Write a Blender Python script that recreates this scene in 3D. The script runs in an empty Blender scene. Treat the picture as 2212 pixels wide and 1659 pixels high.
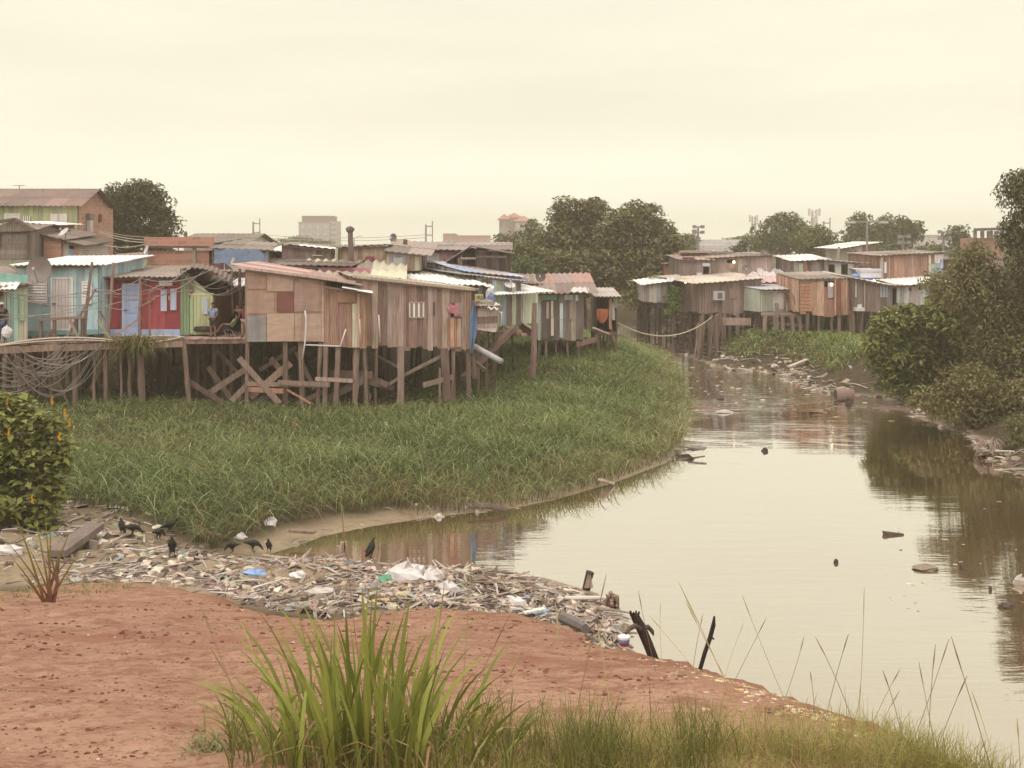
import bpy, math, random
import numpy as np
from mathutils import Vector, Matrix
R = random.Random(11)
NR = np.random.default_rng(7)
SC = bpy.context.scene
COL = SC.collection

# ------------------------------------------------------------------ survey frame
# The place was surveyed from where the photographer stood: a bearing (px), an
# elevation (py) and a distance d in metres give a point of the site.
F, CX, HY, CH = 2372.0, 1106.0, 545.0, 7.2
# first pacing of the distances ran long; the reflections in the river give the true ones, DW converts
_DA, _DB = (0, 32, 46, 88, 1000), (0, 32, 40.5, 71, 807)
def DW(d): return float(np.interp(d, _DA, _DB))
def DWI(y): return float(np.interp(y, _DB, _DA))
def P(px, py, d): d = DW(d); return Vector(((px-CX)*d/F, d, CH-(py-HY)*d/F))
def XY(px, d): d = DW(d); return ((px-CX)*d/F, d)
def ZZ(py, d): return CH-(py-HY)*d/F
def G(px, py, z=0.0):
    d = (CH-z)*F/(py-HY)
    return ((px-CX)*d/F, d)
def lin(c):
    c = c/255.0
    return c/12.92 if c <= .04045 else ((c+.055)/1.055)**2.4
def S(r, g, b, k=1.0): return (min(.9, lin(r)*k), min(.9, lin(g)*k), min(.9, lin(b)*k))
def jit(c, a, rnd=R):
    m = 1+rnd.uniform(-a, a)
    return tuple(min(.92, max(.004, x*m*(1+rnd.uniform(-a, a)*.25))) for x in c)

# ------------------------------------------------------------------ materials
def newmat(name):
    m = bpy.data.materials.new(name); m.use_nodes = True
    nt = m.node_tree; nt.nodes.clear()
    return m, nt
def L(nt, a, b): nt.links.new(a, b)
def mixcol(nt, fac, a, b, mode='MIX'):
    n = nt.nodes.new('ShaderNodeMix'); n.data_type = 'RGBA'; n.blend_type = mode
    for i, v in ((0, fac), (6, a), (7, b)):
        if hasattr(v, 'is_linked') or hasattr(v, 'links'): nt.links.new(v, n.inputs[i])
        elif i == 0: n.inputs[0].default_value = v
        else: n.inputs[i].default_value = (*v, 1)
    return n.outputs[2]
def mathn(nt, op, a, b=None, clamp=False):
    n = nt.nodes.new('ShaderNodeMath'); n.operation = op; n.use_clamp = clamp
    for i, v in enumerate((a, b)):
        if v is None: continue
        if hasattr(v, 'links'): nt.links.new(v, n.inputs[i])
        else: n.inputs[i].default_value = v
    return n.outputs[0]
def maprange(nt, v, a, b, c=0., d=1.):
    n = nt.nodes.new('ShaderNodeMapRange'); n.clamp = True
    nt.links.new(v, n.inputs[0])
    for i, x in enumerate((a, b, c, d)): n.inputs[i+1].default_value = x
    return n.outputs[0]
def noise(nt, scale=(1, 1, 1), s=1., det=4., rough=.55, coord='Object', loc=(0, 0, 0)):
    tc = nt.nodes.new('ShaderNodeTexCoord'); mp = nt.nodes.new('ShaderNodeMapping')
    mp.inputs['Scale'].default_value = scale; mp.inputs['Location'].default_value = loc
    nt.links.new(tc.outputs[coord], mp.inputs[0])
    n = nt.nodes.new('ShaderNodeTexNoise'); n.inputs['Scale'].default_value = s
    n.inputs['Detail'].default_value = det; n.inputs['Roughness'].default_value = rough
    nt.links.new(mp.outputs[0], n.inputs['Vector'])
    return n.outputs['Fac']
def finish(nt, color, rough=.8, spec=.3, bump=None, bstr=.3, bdist=.02, metal=0., trans=0.):
    out = nt.nodes.new('ShaderNodeOutputMaterial'); b = nt.nodes.new('ShaderNodeBsdfPrincipled')
    if hasattr(color, 'links'): nt.links.new(color, b.inputs['Base Color'])
    else: b.inputs['Base Color'].default_value = (*color, 1)
    if hasattr(rough, 'links'): nt.links.new(rough, b.inputs['Roughness'])
    else: b.inputs['Roughness'].default_value = rough
    b.inputs['Specular IOR Level'].default_value = spec; b.inputs['Metallic'].default_value = metal
    if bump is not None:
        bp = nt.nodes.new('ShaderNodeBump'); bp.inputs['Strength'].default_value = bstr; bp.inputs['Distance'].default_value = bdist
        nt.links.new(bump, bp.inputs['Height']); nt.links.new(bp.outputs[0], b.inputs['Normal'])
    sh = b.outputs[0]
    if trans > 0:
        t = nt.nodes.new('ShaderNodeBsdfTranslucent'); mx = nt.nodes.new('ShaderNodeMixShader'); mx.inputs[0].default_value = trans
        if hasattr(color, 'links'): nt.links.new(color, t.inputs[0])
        else: t.inputs[0].default_value = (*color, 1)
        nt.links.new(sh, mx.inputs[1]); nt.links.new(t.outputs[0], mx.inputs[2]); sh = mx.outputs[0]
    nt.links.new(sh, out.inputs[0])
def attr(nt, name='col'):
    a = nt.nodes.new('ShaderNodeAttribute'); a.attribute_name = name
    return a.outputs['Color']
M = {}
def mk_wood():
    m, nt = newmat('weathered_wood'); c = attr(nt)
    g = noise(nt, (9, 9, .5), 2.5, 5, .6); st = noise(nt, (1.1, 1.1, .5), 1.3, 4)
    k = noise(nt, (40, 40, 1.6), 1.0, 2)
    c1 = mixcol(nt, maprange(nt, g, .35, .7, 0, .75), c, (.35, .28, .22), 'MULTIPLY')
    c2 = mixcol(nt, maprange(nt, st, .5, .75, 0, .5), c1, (.40, .36, .31), 'MULTIPLY')
    c3 = mixcol(nt, maprange(nt, k, .55, .75, 0, .25), c2, (.46, .41, .35))
    finish(nt, c3, .85, .2, g, .4, .02); return m
def mk_ply():
    m, nt = newmat('stained_plywood'); c = attr(nt)
    g = noise(nt, (.8, .8, 2.2), 2.2, 6, .65); st = noise(nt, (2.2, 2.2, .35), 1.1, 4)
    c1 = mixcol(nt, maprange(nt, g, .38, .7, 0, .45), c, (.5, .4, .31), 'MULTIPLY')
    c2 = mixcol(nt, maprange(nt, st, .5, .7, 0, .4), c1, (.45, .42, .38), 'MULTIPLY')
    finish(nt, c2, .8, .2, g, .15, .01); return m
def mk_paint():
    m, nt = newmat('worn_paint'); c = attr(nt)
    g = noise(nt, (3, 3, .6), 1.5, 5, .6); h = noise(nt, (1, 1, 1), 9., 4, .6)
    c1 = mixcol(nt, maprange(nt, g, .48, .72, 0, .55), c, (.52, .47, .40), 'MULTIPLY')
    c2 = mixcol(nt, maprange(nt, h, .62, .72, 0, .35), c1, (.42, .36, .29))
    finish(nt, c2, .65, .3, h, .1, .01); return m
def mk_metal():
    m, nt = newmat('corrugated_sheet'); c = attr(nt)
    g = noise(nt, (1, 1, 1), 1.4, 6, .65); h = noise(nt, (1, 1, 1), 6.0, 5, .7)
    c1 = mixcol(nt, maprange(nt, g, .5, .72, 0, .6), c, (.55, .42, .33), 'MULTIPLY')
    c2 = mixcol(nt, maprange(nt, h, .56, .75, 0, .55), c1, (.24, .18, .14))
    finish(nt, c2, .6, .35, h, .15, .01); return m
def mk_brick():
    m, nt = newmat('bare_brick'); c = attr(nt)
    tc = nt.nodes.new('ShaderNodeTexCoord'); sp = nt.nodes.new('ShaderNodeSeparateXYZ'); cb = nt.nodes.new('ShaderNodeCombineXYZ')
    L(nt, tc.outputs['Object'], sp.inputs[0])
    L(nt, mathn(nt, 'ADD', sp.outputs[0], sp.outputs[1]), cb.inputs[0]); L(nt, sp.outputs[2], cb.inputs[1])
    bk = nt.nodes.new('ShaderNodeTexBrick'); L(nt, cb.outputs[0], bk.inputs[0])
    bk.inputs['Scale'].default_value = 1.0; bk.inputs['Brick Width'].default_value = .42; bk.inputs['Row Height'].default_value = .21
    bk.inputs['Mortar Size'].default_value = .02; bk.inputs['Color1'].default_value = (1, .92, .84, 1); bk.inputs['Color2'].default_value = (.66, .6, .58, 1)
    bk.inputs['Mortar'].default_value = (.95, 1.0, 1.0, 1); bk.inputs['Bias'].default_value = -.15
    c1 = mixcol(nt, 1., c, bk.outputs[0], 'MULTIPLY')
    g = noise(nt, (1, 1, 1), .8, 5, .65)
    c2 = mixcol(nt, maprange(nt, g, .45, .7, 0, .6), c1, (.36, .29, .23))
    finish(nt, c2, .9, .1, bk.outputs['Fac'], -.3, .02); return m
def mk_leaf(name, tr=.25):
    m, nt = newmat(name); c = attr(nt)
    g = noise(nt, (1, 1, 1), .8, 3)
    c1 = mixcol(nt, maprange(nt, g, .35, .7, 0, .5), c, (.62, .58, .5), 'MULTIPLY')
    finish(nt, c1, .6, .25, None, trans=tr); return m
def mk_plain(name, rough=.8, spec=.3, nz=.25, sc=6.):
    m, nt = newmat(name); c = attr(nt)
    g = noise(nt, (1, 1, 1), sc, 4)
    c1 = mixcol(nt, maprange(nt, g, .35, .75, 0, nz*2), c, (.6, .55, .5), 'MULTIPLY')
    finish(nt, c1, rough, spec, g, .1, .01); return m
M['wood'] = mk_wood(); M['ply'] = mk_ply(); M['paint'] = mk_paint(); M['metal'] = mk_metal(); M['brick'] = mk_brick()
M['leaf'] = mk_leaf('tree_leaves', .2); M['grass'] = mk_leaf('grass_blades', .3)
M['cloth'] = mk_plain('cloth', .9, .1); M['skin'] = mk_plain('skin', .6, .3, .12, 3.); M['plastic'] = mk_plain('dull_plastic', .5, .4, .2)
M['feather'] = mk_plain('black_feathers', .7, .3, .3, 20.); M['concrete'] = mk_plain('concrete', .9, .2, .35, 1.2); M['bark'] = mk_plain('bark', .95, .1, .4, 5.)
M['litter'] = mk_plain('muddy_litter', .8, .25, .35, 7.); M['stone'] = mk_plain('stone', .9, .2, .3, 15.)
def mk_glass():
    m, nt = newmat('dark_glass'); finish(nt, (.05, .05, .05), .1, .5); return m
M['glass'] = mk_glass()
def mk_lamp():
    m, nt = newmat('lit_bulb'); out = nt.nodes.new('ShaderNodeOutputMaterial'); e = nt.nodes.new('ShaderNodeEmission')
    e.inputs[0].default_value = (1, .75, .45, 1); e.inputs[1].default_value = 6; L(nt, e.outputs[0], out.inputs[0]); return m
M['bulb'] = mk_lamp()

# ------------------------------------------------------------------ mesh builder
ORG = {}
ALB = {'wood': 1.35, 'ply': 1.25, 'paint': 1.25, 'metal': 1.2, 'brick': 1.1, 'concrete': 1.1, 'plastic': 1.1, 'cloth': 1.1, 'litter': 1.1, 'bark': 1.1, 'skin': 1.1}
def origin(o): return ORG.get(o.name, Vector((0, 0, 0))) if o else Vector((0, 0, 0))
def put_mesh(name, V, Fc, Cc, mat, parent=None, smooth=False, base=None):
    """V (n,3) world verts, Fc list/array of faces, Cc (m,3) colour per face"""
    V = np.asarray(V, dtype=np.float32).reshape(-1, 3)
    if isinstance(mat, str) and mat in ALB: Cc = np.asarray(Cc, dtype=np.float32).reshape(-1, 3)*ALB[mat]; Cc = Cc*.72+Cc.mean(1, keepdims=True)*.28; Cc = np.minimum(Cc*np.array([[1.02, 1.0, 1.2]], dtype=np.float32), .84)
    if parent is not None: o0 = origin(parent)
    elif base is not None: o0 = Vector(base)
    else:
        lo, hi = V.min(0), V.max(0); o0 = Vector(((lo[0]+hi[0])/2, (lo[1]+hi[1])/2, lo[2]))
    Vl = V-np.array(o0, dtype=np.float32)
    me = bpy.data.meshes.new(name)
    if isinstance(Fc, np.ndarray):
        m, k = Fc.shape
        me.vertices.add(len(Vl)); me.vertices.foreach_set('co', Vl.ravel())
        me.loops.add(m*k); me.loops.foreach_set('vertex_index', Fc.astype(np.int32).ravel())
        me.polygons.add(m); me.polygons.foreach_set('loop_start', np.arange(0, m*k, k, dtype=np.int32))
        me.polygons.foreach_set('loop_total', np.full(m, k, dtype=np.int32))
        lc = np.repeat(np.asarray(Cc, dtype=np.float32).reshape(-1, 3), k, axis=0)
        me.update(calc_edges=True)
    else:
        me.from_pydata(Vl.tolist(), [], Fc)
        lens = [len(f) for f in Fc]
        lc = np.repeat(np.asarray(Cc, dtype=np.float32).reshape(-1, 3), lens, axis=0)
    a = me.color_attributes.new('col', 'FLOAT_COLOR', 'CORNER')
    rgba = np.ones((len(lc), 4), dtype=np.float32); rgba[:, :3] = lc
    a.data.foreach_set('color', rgba.ravel())
    if smooth: me.polygons.foreach_set('use_smooth', np.ones(len(me.polygons), dtype=bool))
    me.materials.append(M[mat] if isinstance(mat, str) else mat)
    o = bpy.data.objects.new(name, me); COL.objects.link(o)
    if parent is not None: o.parent = parent
    else: o.location = o0
    ORG[o.name] = o0
    return o

class MB:
    def __init__(s): s.v = []; s.f = []; s.c = []
    def add(s, vs, fs, col):
        o = len(s.v); s.v += [tuple(p) for p in vs]
        s.f += [tuple(i+o for i in f) for f in fs]; s.c += [tuple(col)[:3]]*len(fs)
    def hexa(s, p, col):
        s.add(p, [(3, 2, 1, 0), (4, 5, 6, 7), (0, 1, 5, 4), (1, 2, 6, 5), (2, 3, 7, 6), (3, 0, 4, 7)], col)
    def box(s, c, sz, col, rz=0., rx=0., ry=0.):
        m = Matrix.Rotation(rz, 3, 'Z') @ Matrix.Rotation(ry, 3, 'Y') @ Matrix.Rotation(rx, 3, 'X'); c = Vector(c)
        a, b, d = sz[0]/2, sz[1]/2, sz[2]/2
        s.hexa([c+m @ Vector(q) for q in ((-a, -b, -d), (a, -b, -d), (a, b, -d), (-a, b, -d), (-a, -b, d), (a, -b, d), (a, b, d), (-a, b, d))], col)
    def bar(s, p0, p1, w, h, col, up=(0, 0, 1), taper=1.):
        p0, p1 = Vector(p0), Vector(p1); t = (p1-p0).normalized(); u = Vector(up)
        if abs(t.dot(u)) > .98: u = Vector((0, 1, 0))
        a = t.cross(u).normalized(); b = a.cross(t).normalized()
        q = []
        for p, k in ((p0, 1.), (p1, taper)):
            q += [p-a*w/2*k-b*h/2*k, p+a*w/2*k-b*h/2*k, p+a*w/2*k+b*h/2*k, p-a*w/2*k+b*h/2*k]
        s.hexa(q, col)
    def tube(s, pts, rads, col, n=6, cap=True):
        pts = [Vector(p) for p in pts]
        if not hasattr(rads, '__len__'): rads = [rads]*len(pts)
        vs = []; k = len(pts); ref = None
        for i, p in enumerate(pts):
            t = (pts[min(i+1, k-1)]-pts[max(i-1, 0)]).normalized()
            if ref is None:
                ref = Vector((0, 0, 1)) if abs(t.z) < .9 else Vector((1, 0, 0))
            a = t.cross(ref).normalized(); b = t.cross(a).normalized(); ref = b.cross(t) if False else ref
            for j in range(n):
                an = 2*math.pi*j/n
                vs.append(p+(a*math.cos(an)+b*math.sin(an))*rads[i])
        fs = []
        for i in range(k-1):
            for j in range(n):
                fs.append((i*n+j, i*n+(j+1) % n, (i+1)*n+(j+1) % n, (i+1)*n+j))
        if cap: fs += [tuple(range(n-1, -1, -1)), tuple((k-1)*n+j for j in range(n))]
        s.add(vs, fs, col)
    def blob(s, c, r, col, n=6, m=5, rough=.2, rnd=R):
        c = Vector(c); r = r if hasattr(r, '__len__') else (r, r, r); vs = []
        for i in range(m+1):
            th = math.pi*i/m
            for j in range(n):
                ph = 2*math.pi*j/n; k = 1+rnd.uniform(-rough, rough)
                vs.append(c+Vector((math.sin(th)*math.cos(ph)*r[0], math.sin(th)*math.sin(ph)*r[1], math.cos(th)*r[2]))*k)
        s.add(vs, [(i*n+j, (i+1)*n+j, (i+1)*n+(j+1) % n, i*n+(j+1) % n) for i in range(m) for j in range(n)], col)
    def sheet(s, a, b, c, d, wl, amp, pal, along='v', panel=.95, rows=2, thick=.02, rnd=R, curl=.03, sag=0.):
        """corrugated sheet on quad a(front-left) b(front-right) c(back-right) d(back-left); ridges run front-back for along='v'"""
        a, b, c, d = map(Vector, (a, b, c, d))
        if along == 'u': a, b, c, d = b, c, d, a
        n = ((b-a).cross(d-a)).normalized()
        if n.z < 0: n = -n
        W = ((b-a).length+(c-d).length)/2
        nw = max(2, int(W/wl)); nu = nw*4; npn = max(1, int(W/panel))
        cols = {}; lifts = {}
        for r_ in range(rows):
            for p in range(npn+1): cols[(r_, p)] = jit(rnd.choice(pal), .16, rnd); lifts[(r_, p)] = rnd.uniform(0, curl)
        for r_ in range(rows):
            v0, v1 = r_/rows, (r_+1)/rows; st = []
            for vv in (v0-.02 if r_ else 0, v1):
                row = []
                for i in range(nu+1):
                    u = i/nu; p = a.lerp(b, u).lerp(d.lerp(c, u), vv)
                    pi = min(int(u*npn), npn); off = amp*math.sin(i*math.pi/2)+lifts[(r_, pi)]*(1 if vv == v0 or r_ == 0 and vv == 0 else .3)
                    off -= sag*math.sin(math.pi*u)
                    row.append(p+n*(off+(.03 if (r_ and vv != v1) else 0)*0+.02*r_))
                st.append(row)
            for i in range(nu):
                pi = min(int((i+.5)/nu*npn), npn); col = cols[(r_, pi)]
                q = [st[0][i], st[0][i+1], st[1][i+1], st[1][i]]
                s.hexa([x-n*thick for x in q]+q, col)
    def lathe(s, c, prof, col, n=12):
        c = Vector(c); vs = []; k = len(prof)
        for r, z in prof:
            for j in range(n):
                vs.append(c+Vector((r*math.cos(2*math.pi*j/n), r*math.sin(2*math.pi*j/n), z)))
        fs = [(i*n+j, i*n+(j+1) % n, (i+1)*n+(j+1) % n, (i+1)*n+j) for i in range(k-1) for j in range(n)]
        fs += [tuple(range(n-1, -1, -1)), tuple((k-1)*n+j for j in range(n))]
        s.add(vs, fs, col)
    def build(s, name, mat, parent=None, smooth=False, base=None):
        return put_mesh(name, s.v, s.f, s.c, mat, parent, smooth, base)

LABELS = {}
def tag(o, label, cat, group=None, kind=None):
    if label: o['label'] = label
    if cat: o['category'] = cat
    if group: o['group'] = group
    if kind: o['kind'] = kind
    return o
def thing(name, label, cat, loc, group=None):
    o = bpy.data.objects.new(name, None); COL.objects.link(o); o.location = loc
    o.empty_display_size = .2
    ORG[o.name] = Vector(loc)
    return tag(o, label, cat, group)
def dup(root, loc, rotz=0., label=None, group=None, scale=1.):
    c = root.copy(); COL.objects.link(c); c.location = loc; c.rotation_euler = (0, 0, rotz); c.scale = (scale,)*3
    ORG[c.name] = Vector(loc)
    for ch in list(root.children):
        d = ch.copy(); COL.objects.link(d); d.parent = c
        for g in ch.children:
            e = g.copy(); COL.objects.link(e); e.parent = d
    if label: c['label'] = label
    if group: c['group'] = group
    return c

# ------------------------------------------------------------------ noise + plan helpers
_K = NR.normal(size=(40, 2)); _PH = NR.uniform(0, 6.28, 40)
def fbm(x, y, s=1., o=4):
    x = np.asarray(x, dtype=float); y = np.asarray(y, dtype=float); t = np.zeros_like(x); amp = 1.; k = 0
    for i in range(o):
        for j in range(5):
            kk = _K[(k) % 40]; t += amp*np.sin((x*kk[0]+y*kk[1])*s*(1.9**i)*1.6+_PH[k % 40]); k += 1
        amp *= .55
    return t/6.
def sdist(x, y, poly, closed=True):
    """signed distance, positive inside"""
    x = np.asarray(x, dtype=float); y = np.asarray(y, dtype=float)
    p = np.array(poly); n = len(p); best = np.full(x.shape, 1e18); ins = np.zeros(x.shape, dtype=bool)
    for i in range(n if closed else n-1):
        ax, ay = p[i]; bx, by = p[(i+1) % n]; dx, dy = bx-ax, by-ay
        t = np.clip(((x-ax)*dx+(y-ay)*dy)/(dx*dx+dy*dy+1e-12), 0, 1)
        best = np.minimum(best, (x-ax-t*dx)**2+(y-ay-t*dy)**2)
        if closed:
            c = ((ay > y) != (by > y))
            with np.errstate(divide='ignore', invalid='ignore'):
                xi = (bx-ax)*(y-ay)/(by-ay+1e-18)+ax
            ins ^= c & (x < xi)
    d = np.sqrt(best)
    return np.where(ins, d, -d) if closed else d
def sst(a, b, x):
    t = np.clip((np.asarray(x)-a)/(b-a), 0, 1); return t*t*(3-2*t)
# ------------------------------------------------------------------ camera, sky, sun, air
cam = bpy.data.cameras.new('camera'); cam.sensor_width = 36; cam.lens = 36*F/2212.; cam.shift_y = -(829.5-HY)/2212.
cam.clip_start = .1; cam.clip_end = 6000
co = bpy.data.objects.new('camera', cam); co.location = (0, 0, CH); co.rotation_euler = (math.pi/2, 0, 0); COL.objects.link(co); SC.camera = co
SC.view_settings.view_transform = 'Standard'; SC.view_settings.look = 'None'; SC.view_settings.exposure = 0.0; SC.view_settings.gamma = 1
SC.cycles.use_denoising = True; SC.cycles.max_bounces = 6; SC.cycles.diffuse_bounces = 3; SC.cycles.glossy_bounces = 3
SC.cycles.transmission_bounces = 2; SC.cycles.volume_bounces = 0; SC.cycles.transparent_max_bounces = 4; SC.cycles.sample_clamp_indirect = 4
SUN_EL, SUN_AZ = math.radians(58), math.radians(200)
w = bpy.data.worlds.new('World'); SC.world = w; w.use_nodes = True; nt = w.node_tree; nt.nodes.clear()
out = nt.nodes.new('ShaderNodeOutputWorld'); sky = nt.nodes.new('ShaderNodeTexSky'); sky.sky_type = 'NISHITA'; sky.sun_disc = False
sky.sun_elevation = SUN_EL; sky.sun_rotation = SUN_AZ; sky.dust_density = 4; sky.air_density = 1
b1 = nt.nodes.new('ShaderNodeBackground'); b1.inputs[1].default_value = .08; L(nt, sky.outputs[0], b1.inputs[0])
tc = nt.nodes.new('ShaderNodeTexCoord'); sp = nt.nodes.new('ShaderNodeSeparateXYZ'); L(nt, tc.outputs['Generated'], sp.inputs[0])
# overcast deck: pale cream cloud, brighter towards the zenith, in long thin bands
mp = nt.nodes.new('ShaderNodeMapping'); mp.inputs['Scale'].default_value = (1.2, 1.2, 9); L(nt, tc.outputs['Generated'], mp.inputs[0])
nz = nt.nodes.new('ShaderNodeTexNoise'); nz.inputs['Scale'].default_value = 2.2; nz.inputs['Detail'].default_value = 5; L(nt, mp.outputs[0], nz.inputs['Vector'])
band = maprange(nt, nz.outputs['Fac'], .3, .7, .93, 1.03)
zen = maprange(nt, sp.outputs[2], .02, .95, .0, 1.)
g1 = maprange(nt, sp.outputs[2], .0, .12, 0., 1.)
low = mixcol(nt, g1, (1.45, 1.50, 1.24), (1.10, 1.06, .845))
lum = mathn(nt, 'ADD', 1.0, mathn(nt, 'MULTIPLY', mathn(nt, 'POWER', maprange(nt, sp.outputs[2], .36, 1., 0, 1), 1.0), 1.15))
cloud = nt.nodes.new('ShaderNodeVectorMath'); cloud.operation = 'SCALE'
L(nt, low, cloud.inputs[0]); L(nt, mathn(nt, 'MULTIPLY', lum, band), cloud.inputs['Scale'])
b2 = nt.nodes.new('ShaderNodeBackground'); L(nt, cloud.outputs[0], b2.inputs[0]); b2.inputs[1].default_value = 1.0
mx = nt.nodes.new('ShaderNodeMixShader'); mx.inputs[0].default_value = .95
L(nt, b1.outputs[0], mx.inputs[1]); L(nt, b2.outputs[0], mx.inputs[2]); L(nt, mx.outputs[0], out.inputs[0])
sd = bpy.data.lights.new('sun', 'SUN'); sd.energy = 1.2; sd.angle = math.radians(25); sd.color = (1, .92, .8)
so = bpy.data.objects.new('sun', sd); COL.objects.link(so)
# Nishita: rotation measured from +Y clockwise seen from above
sv = Vector((math.sin(SUN_AZ)*math.cos(SUN_EL), math.cos(SUN_AZ)*math.cos(SUN_EL), math.sin(SUN_EL)))
so.rotation_euler = (-sv).to_track_quat('-Z', 'Y').to_euler()

def mk_haze():
    m = bpy.data.materials.new('humid_haze'); m.use_nodes = True; nt = m.node_tree; nt.nodes.clear()
    o = nt.nodes.new('ShaderNodeOutputMaterial'); v = nt.nodes.new('ShaderNodeVolumePrincipled')
    v.inputs['Color'].default_value = (.96, .82, .71, 1); v.inputs['Density'].default_value = HAZE_D; v.inputs['Anisotropy'].default_value = .15
    L(nt, v.outputs[0], o.inputs['Volume']); return m
HAZE_D = .0015
mb = MB(); mb.box((0, 290, 12), (1300, 760, 30), (1, 1, 1))
hz = mb.build('haze', mk_haze()); tag(hz, 'humid pale haze filling the air over the river', 'haze', kind='stuff')

# ------------------------------------------------------------------ river outline and land
LBANK = [G(*q) for q in [(1312, 716), (1332, 728), (1395, 745), (1440, 775), (1474, 830), (1480, 862), (1490, 885), (1482, 915), (1476, 965), (1440, 1000), (1330, 1042), (1200, 1080), (1090, 1102), (1000, 1110),
         (880, 1126), (800, 1138), (700, 1158), (640, 1180), (575, 1200), (600, 1216), (700, 1212), (830, 1214), (950, 1234), (1060, 1226), (1180, 1248), (1290, 1280), (1338, 1310), (1346, 1345), (1350, 1395)]]
NBANK = [G(*q) for q in [(1400, 1460), (1600, 1555), (1850, 1655), (2100, 1760), (2300, 1830), (2700, 1880)]]
RBANK = [G(*q) for q in [(4600, 1640), (3400, 1420), (2700, 1200), (2400, 1110), (2290, 1060), (2212, 1030), (2130, 990), (2108, 945), (2040, 925), (1985, 905), (1968, 885), (1965, 868), (1900, 858), (1800, 852), (1730, 836), (1690, 812), (1640, 802),
         (1585, 800), (1545, 793), (1505, 776), (1470, 760), (1442, 747), (1405, 735), (1370, 726), (1335, 715)]]
RIVER = LBANK+NBANK+RBANK
def dplane(px, py):
    d = 1.44/((py-HY)/F-.23); return XY(px, d)
DIRT = [(-70, 17)]+[dplane(*q) for q in [(-700, 1266), (-300, 1270), (0, 1276), (150, 1264), (300, 1260), (430, 1272), (510, 1304), (600, 1326), (700, 1338), (800, 1326), (900, 1312), (1010, 1318), (1150, 1332), (1230, 1366), (1330, 1392), (1420, 1408),
        (1500, 1428), (1570, 1450), (1650, 1478), (1750, 1512), (1850, 1546), (1930, 1582), (2010, 1618), (2110, 1668), (2300, 1762), (2600, 1900)]]+[(3.2, 0), (4, -30), (-70, -30)]
HEAPL = [G(*q, z=.5) for q in [(420, 1240), (640, 1242), (800, 1250), (950, 1270), (1100, 1265), (1230, 1288), (1315, 1312)]]
RISE_L = [(-500, 45.5), (-22, 44.5), (-12, 45), (-8, 46.5), (-5.5, 50), (-4, 55), (0, 62), (4.5, 68), (6.5, 76), (7, 105), (7, 900), (-500, 900)]
RISE_R = [(7.5, 84), (16, 80), (40, 78), (60, 70), (500, 55), (500, 900), (7.5, 900)]
def ground(x, y, parts=False):
    x = np.asarray(x, dtype=float); y = np.asarray(y, dtype=float)
    din = sdist(x, y, RIVER); dist = -din
    dl = -np.abs(sdist(x, y, LBANK+NBANK, False)); dr = -np.abs(sdist(x, y, RBANK, False)); right = (-dr) < (-dl)
    nzv = fbm(x, y, .35, 4); nf = fbm(x, y, 1.6, 3)
    shore = np.where(dist < 0, np.maximum(-.9, .4*dist), .15*np.minimum(dist, .8)+.03*nf*sst(0, .6, dist))
    pl = .30+.10*nzv+np.clip(.075*(dist-2), 0, 1.1)+.95*np.exp(-(((x-3.5)/6.5)**2+((y-60)/9.5)**2)); pr = np.where(y < 56, 1.7+.25*nzv, 1.75+.2*nzv)
    grow = np.where(right, sst(.2, 4.2, dist)*pr, sst(.4, 3.6, dist)*(pl+.2))
    z = shore+grow+np.where(right, 0, .26*np.exp(-(sdist(x, y, HEAPL, False)/.75)**2))*(dist > 0)
    rl = sst(0, 5, sdist(x, y, RISE_L))*1.75+sst(8, 60, sdist(x, y, RISE_L))*.8; rr = sst(0, 8, sdist(x, y, RISE_R))*1.6+sst(8, 90, sdist(x, y, RISE_R))*1.2
    z = z+np.where(dist > 0, np.maximum(rl, rr), 0)
    dd = sdist(x, y, DIRT)
    dz = CH-(1.44+.23*np.maximum(y, -2.))+.045*nzv+.03*nf
    dd = dd+.22+.2*fbm(x, y, 1.1, 3)*(y > 9)+.05*nf
    dz = dz-.12*sst(.6, 0, dd)*(1+.9*nf)
    dz = np.where(dd < 0, dz-1.25*(-dd)-.12*np.abs(nf), dz)
    zz = np.maximum(z, dz)
    if not parts: return zz
    return zz, dist, right, np.where(dz > z-.02, 1., 0.)*sst(-4.8, -3.8, dd+.5*fbm(x, y, 1.3, 2)*(y > 11)+np.where(y > 11, -3.2, 0)), dd
def hit(px, py):
    y = np.arange(12., 110., .05); x = (px-CX)*y/F; z = CH-(py-HY)*y/F; k = np.nonzero(ground(x, y) >= z)[0]
    k = k[0] if len(k) else -1
    return Vector((x[k], y[k], z[k]))
def gz(x, y): return float(ground(np.array([x]), np.array([y]))[0])

def axis(segs):
    a = []
    for s0, s1, st in segs: a += list(np.arange(s0, s1, st))
    return np.array(sorted(set(np.round(a, 4))))
xs = np.concatenate([-np.geomspace(34, 600, 26)[::-1], np.arange(-33, -14, .6), np.arange(-14, 18, .14), np.arange(18, 36, .5), np.geomspace(37, 600, 26)])
ys = np.concatenate([np.arange(-60, 2.5, 4.), np.arange(2.5, 26, .11), np.arange(26, 40, .2), np.arange(40, 70, .4), np.arange(70, 115, .8), np.geomspace(116, 640, 28)])
GX, GY = np.meshgrid(xs, ys); Z, dist, right, dirtw, dd = ground(GX.ravel(), GY.ravel(), True)
nx, ny = len(xs), len(ys)
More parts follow.
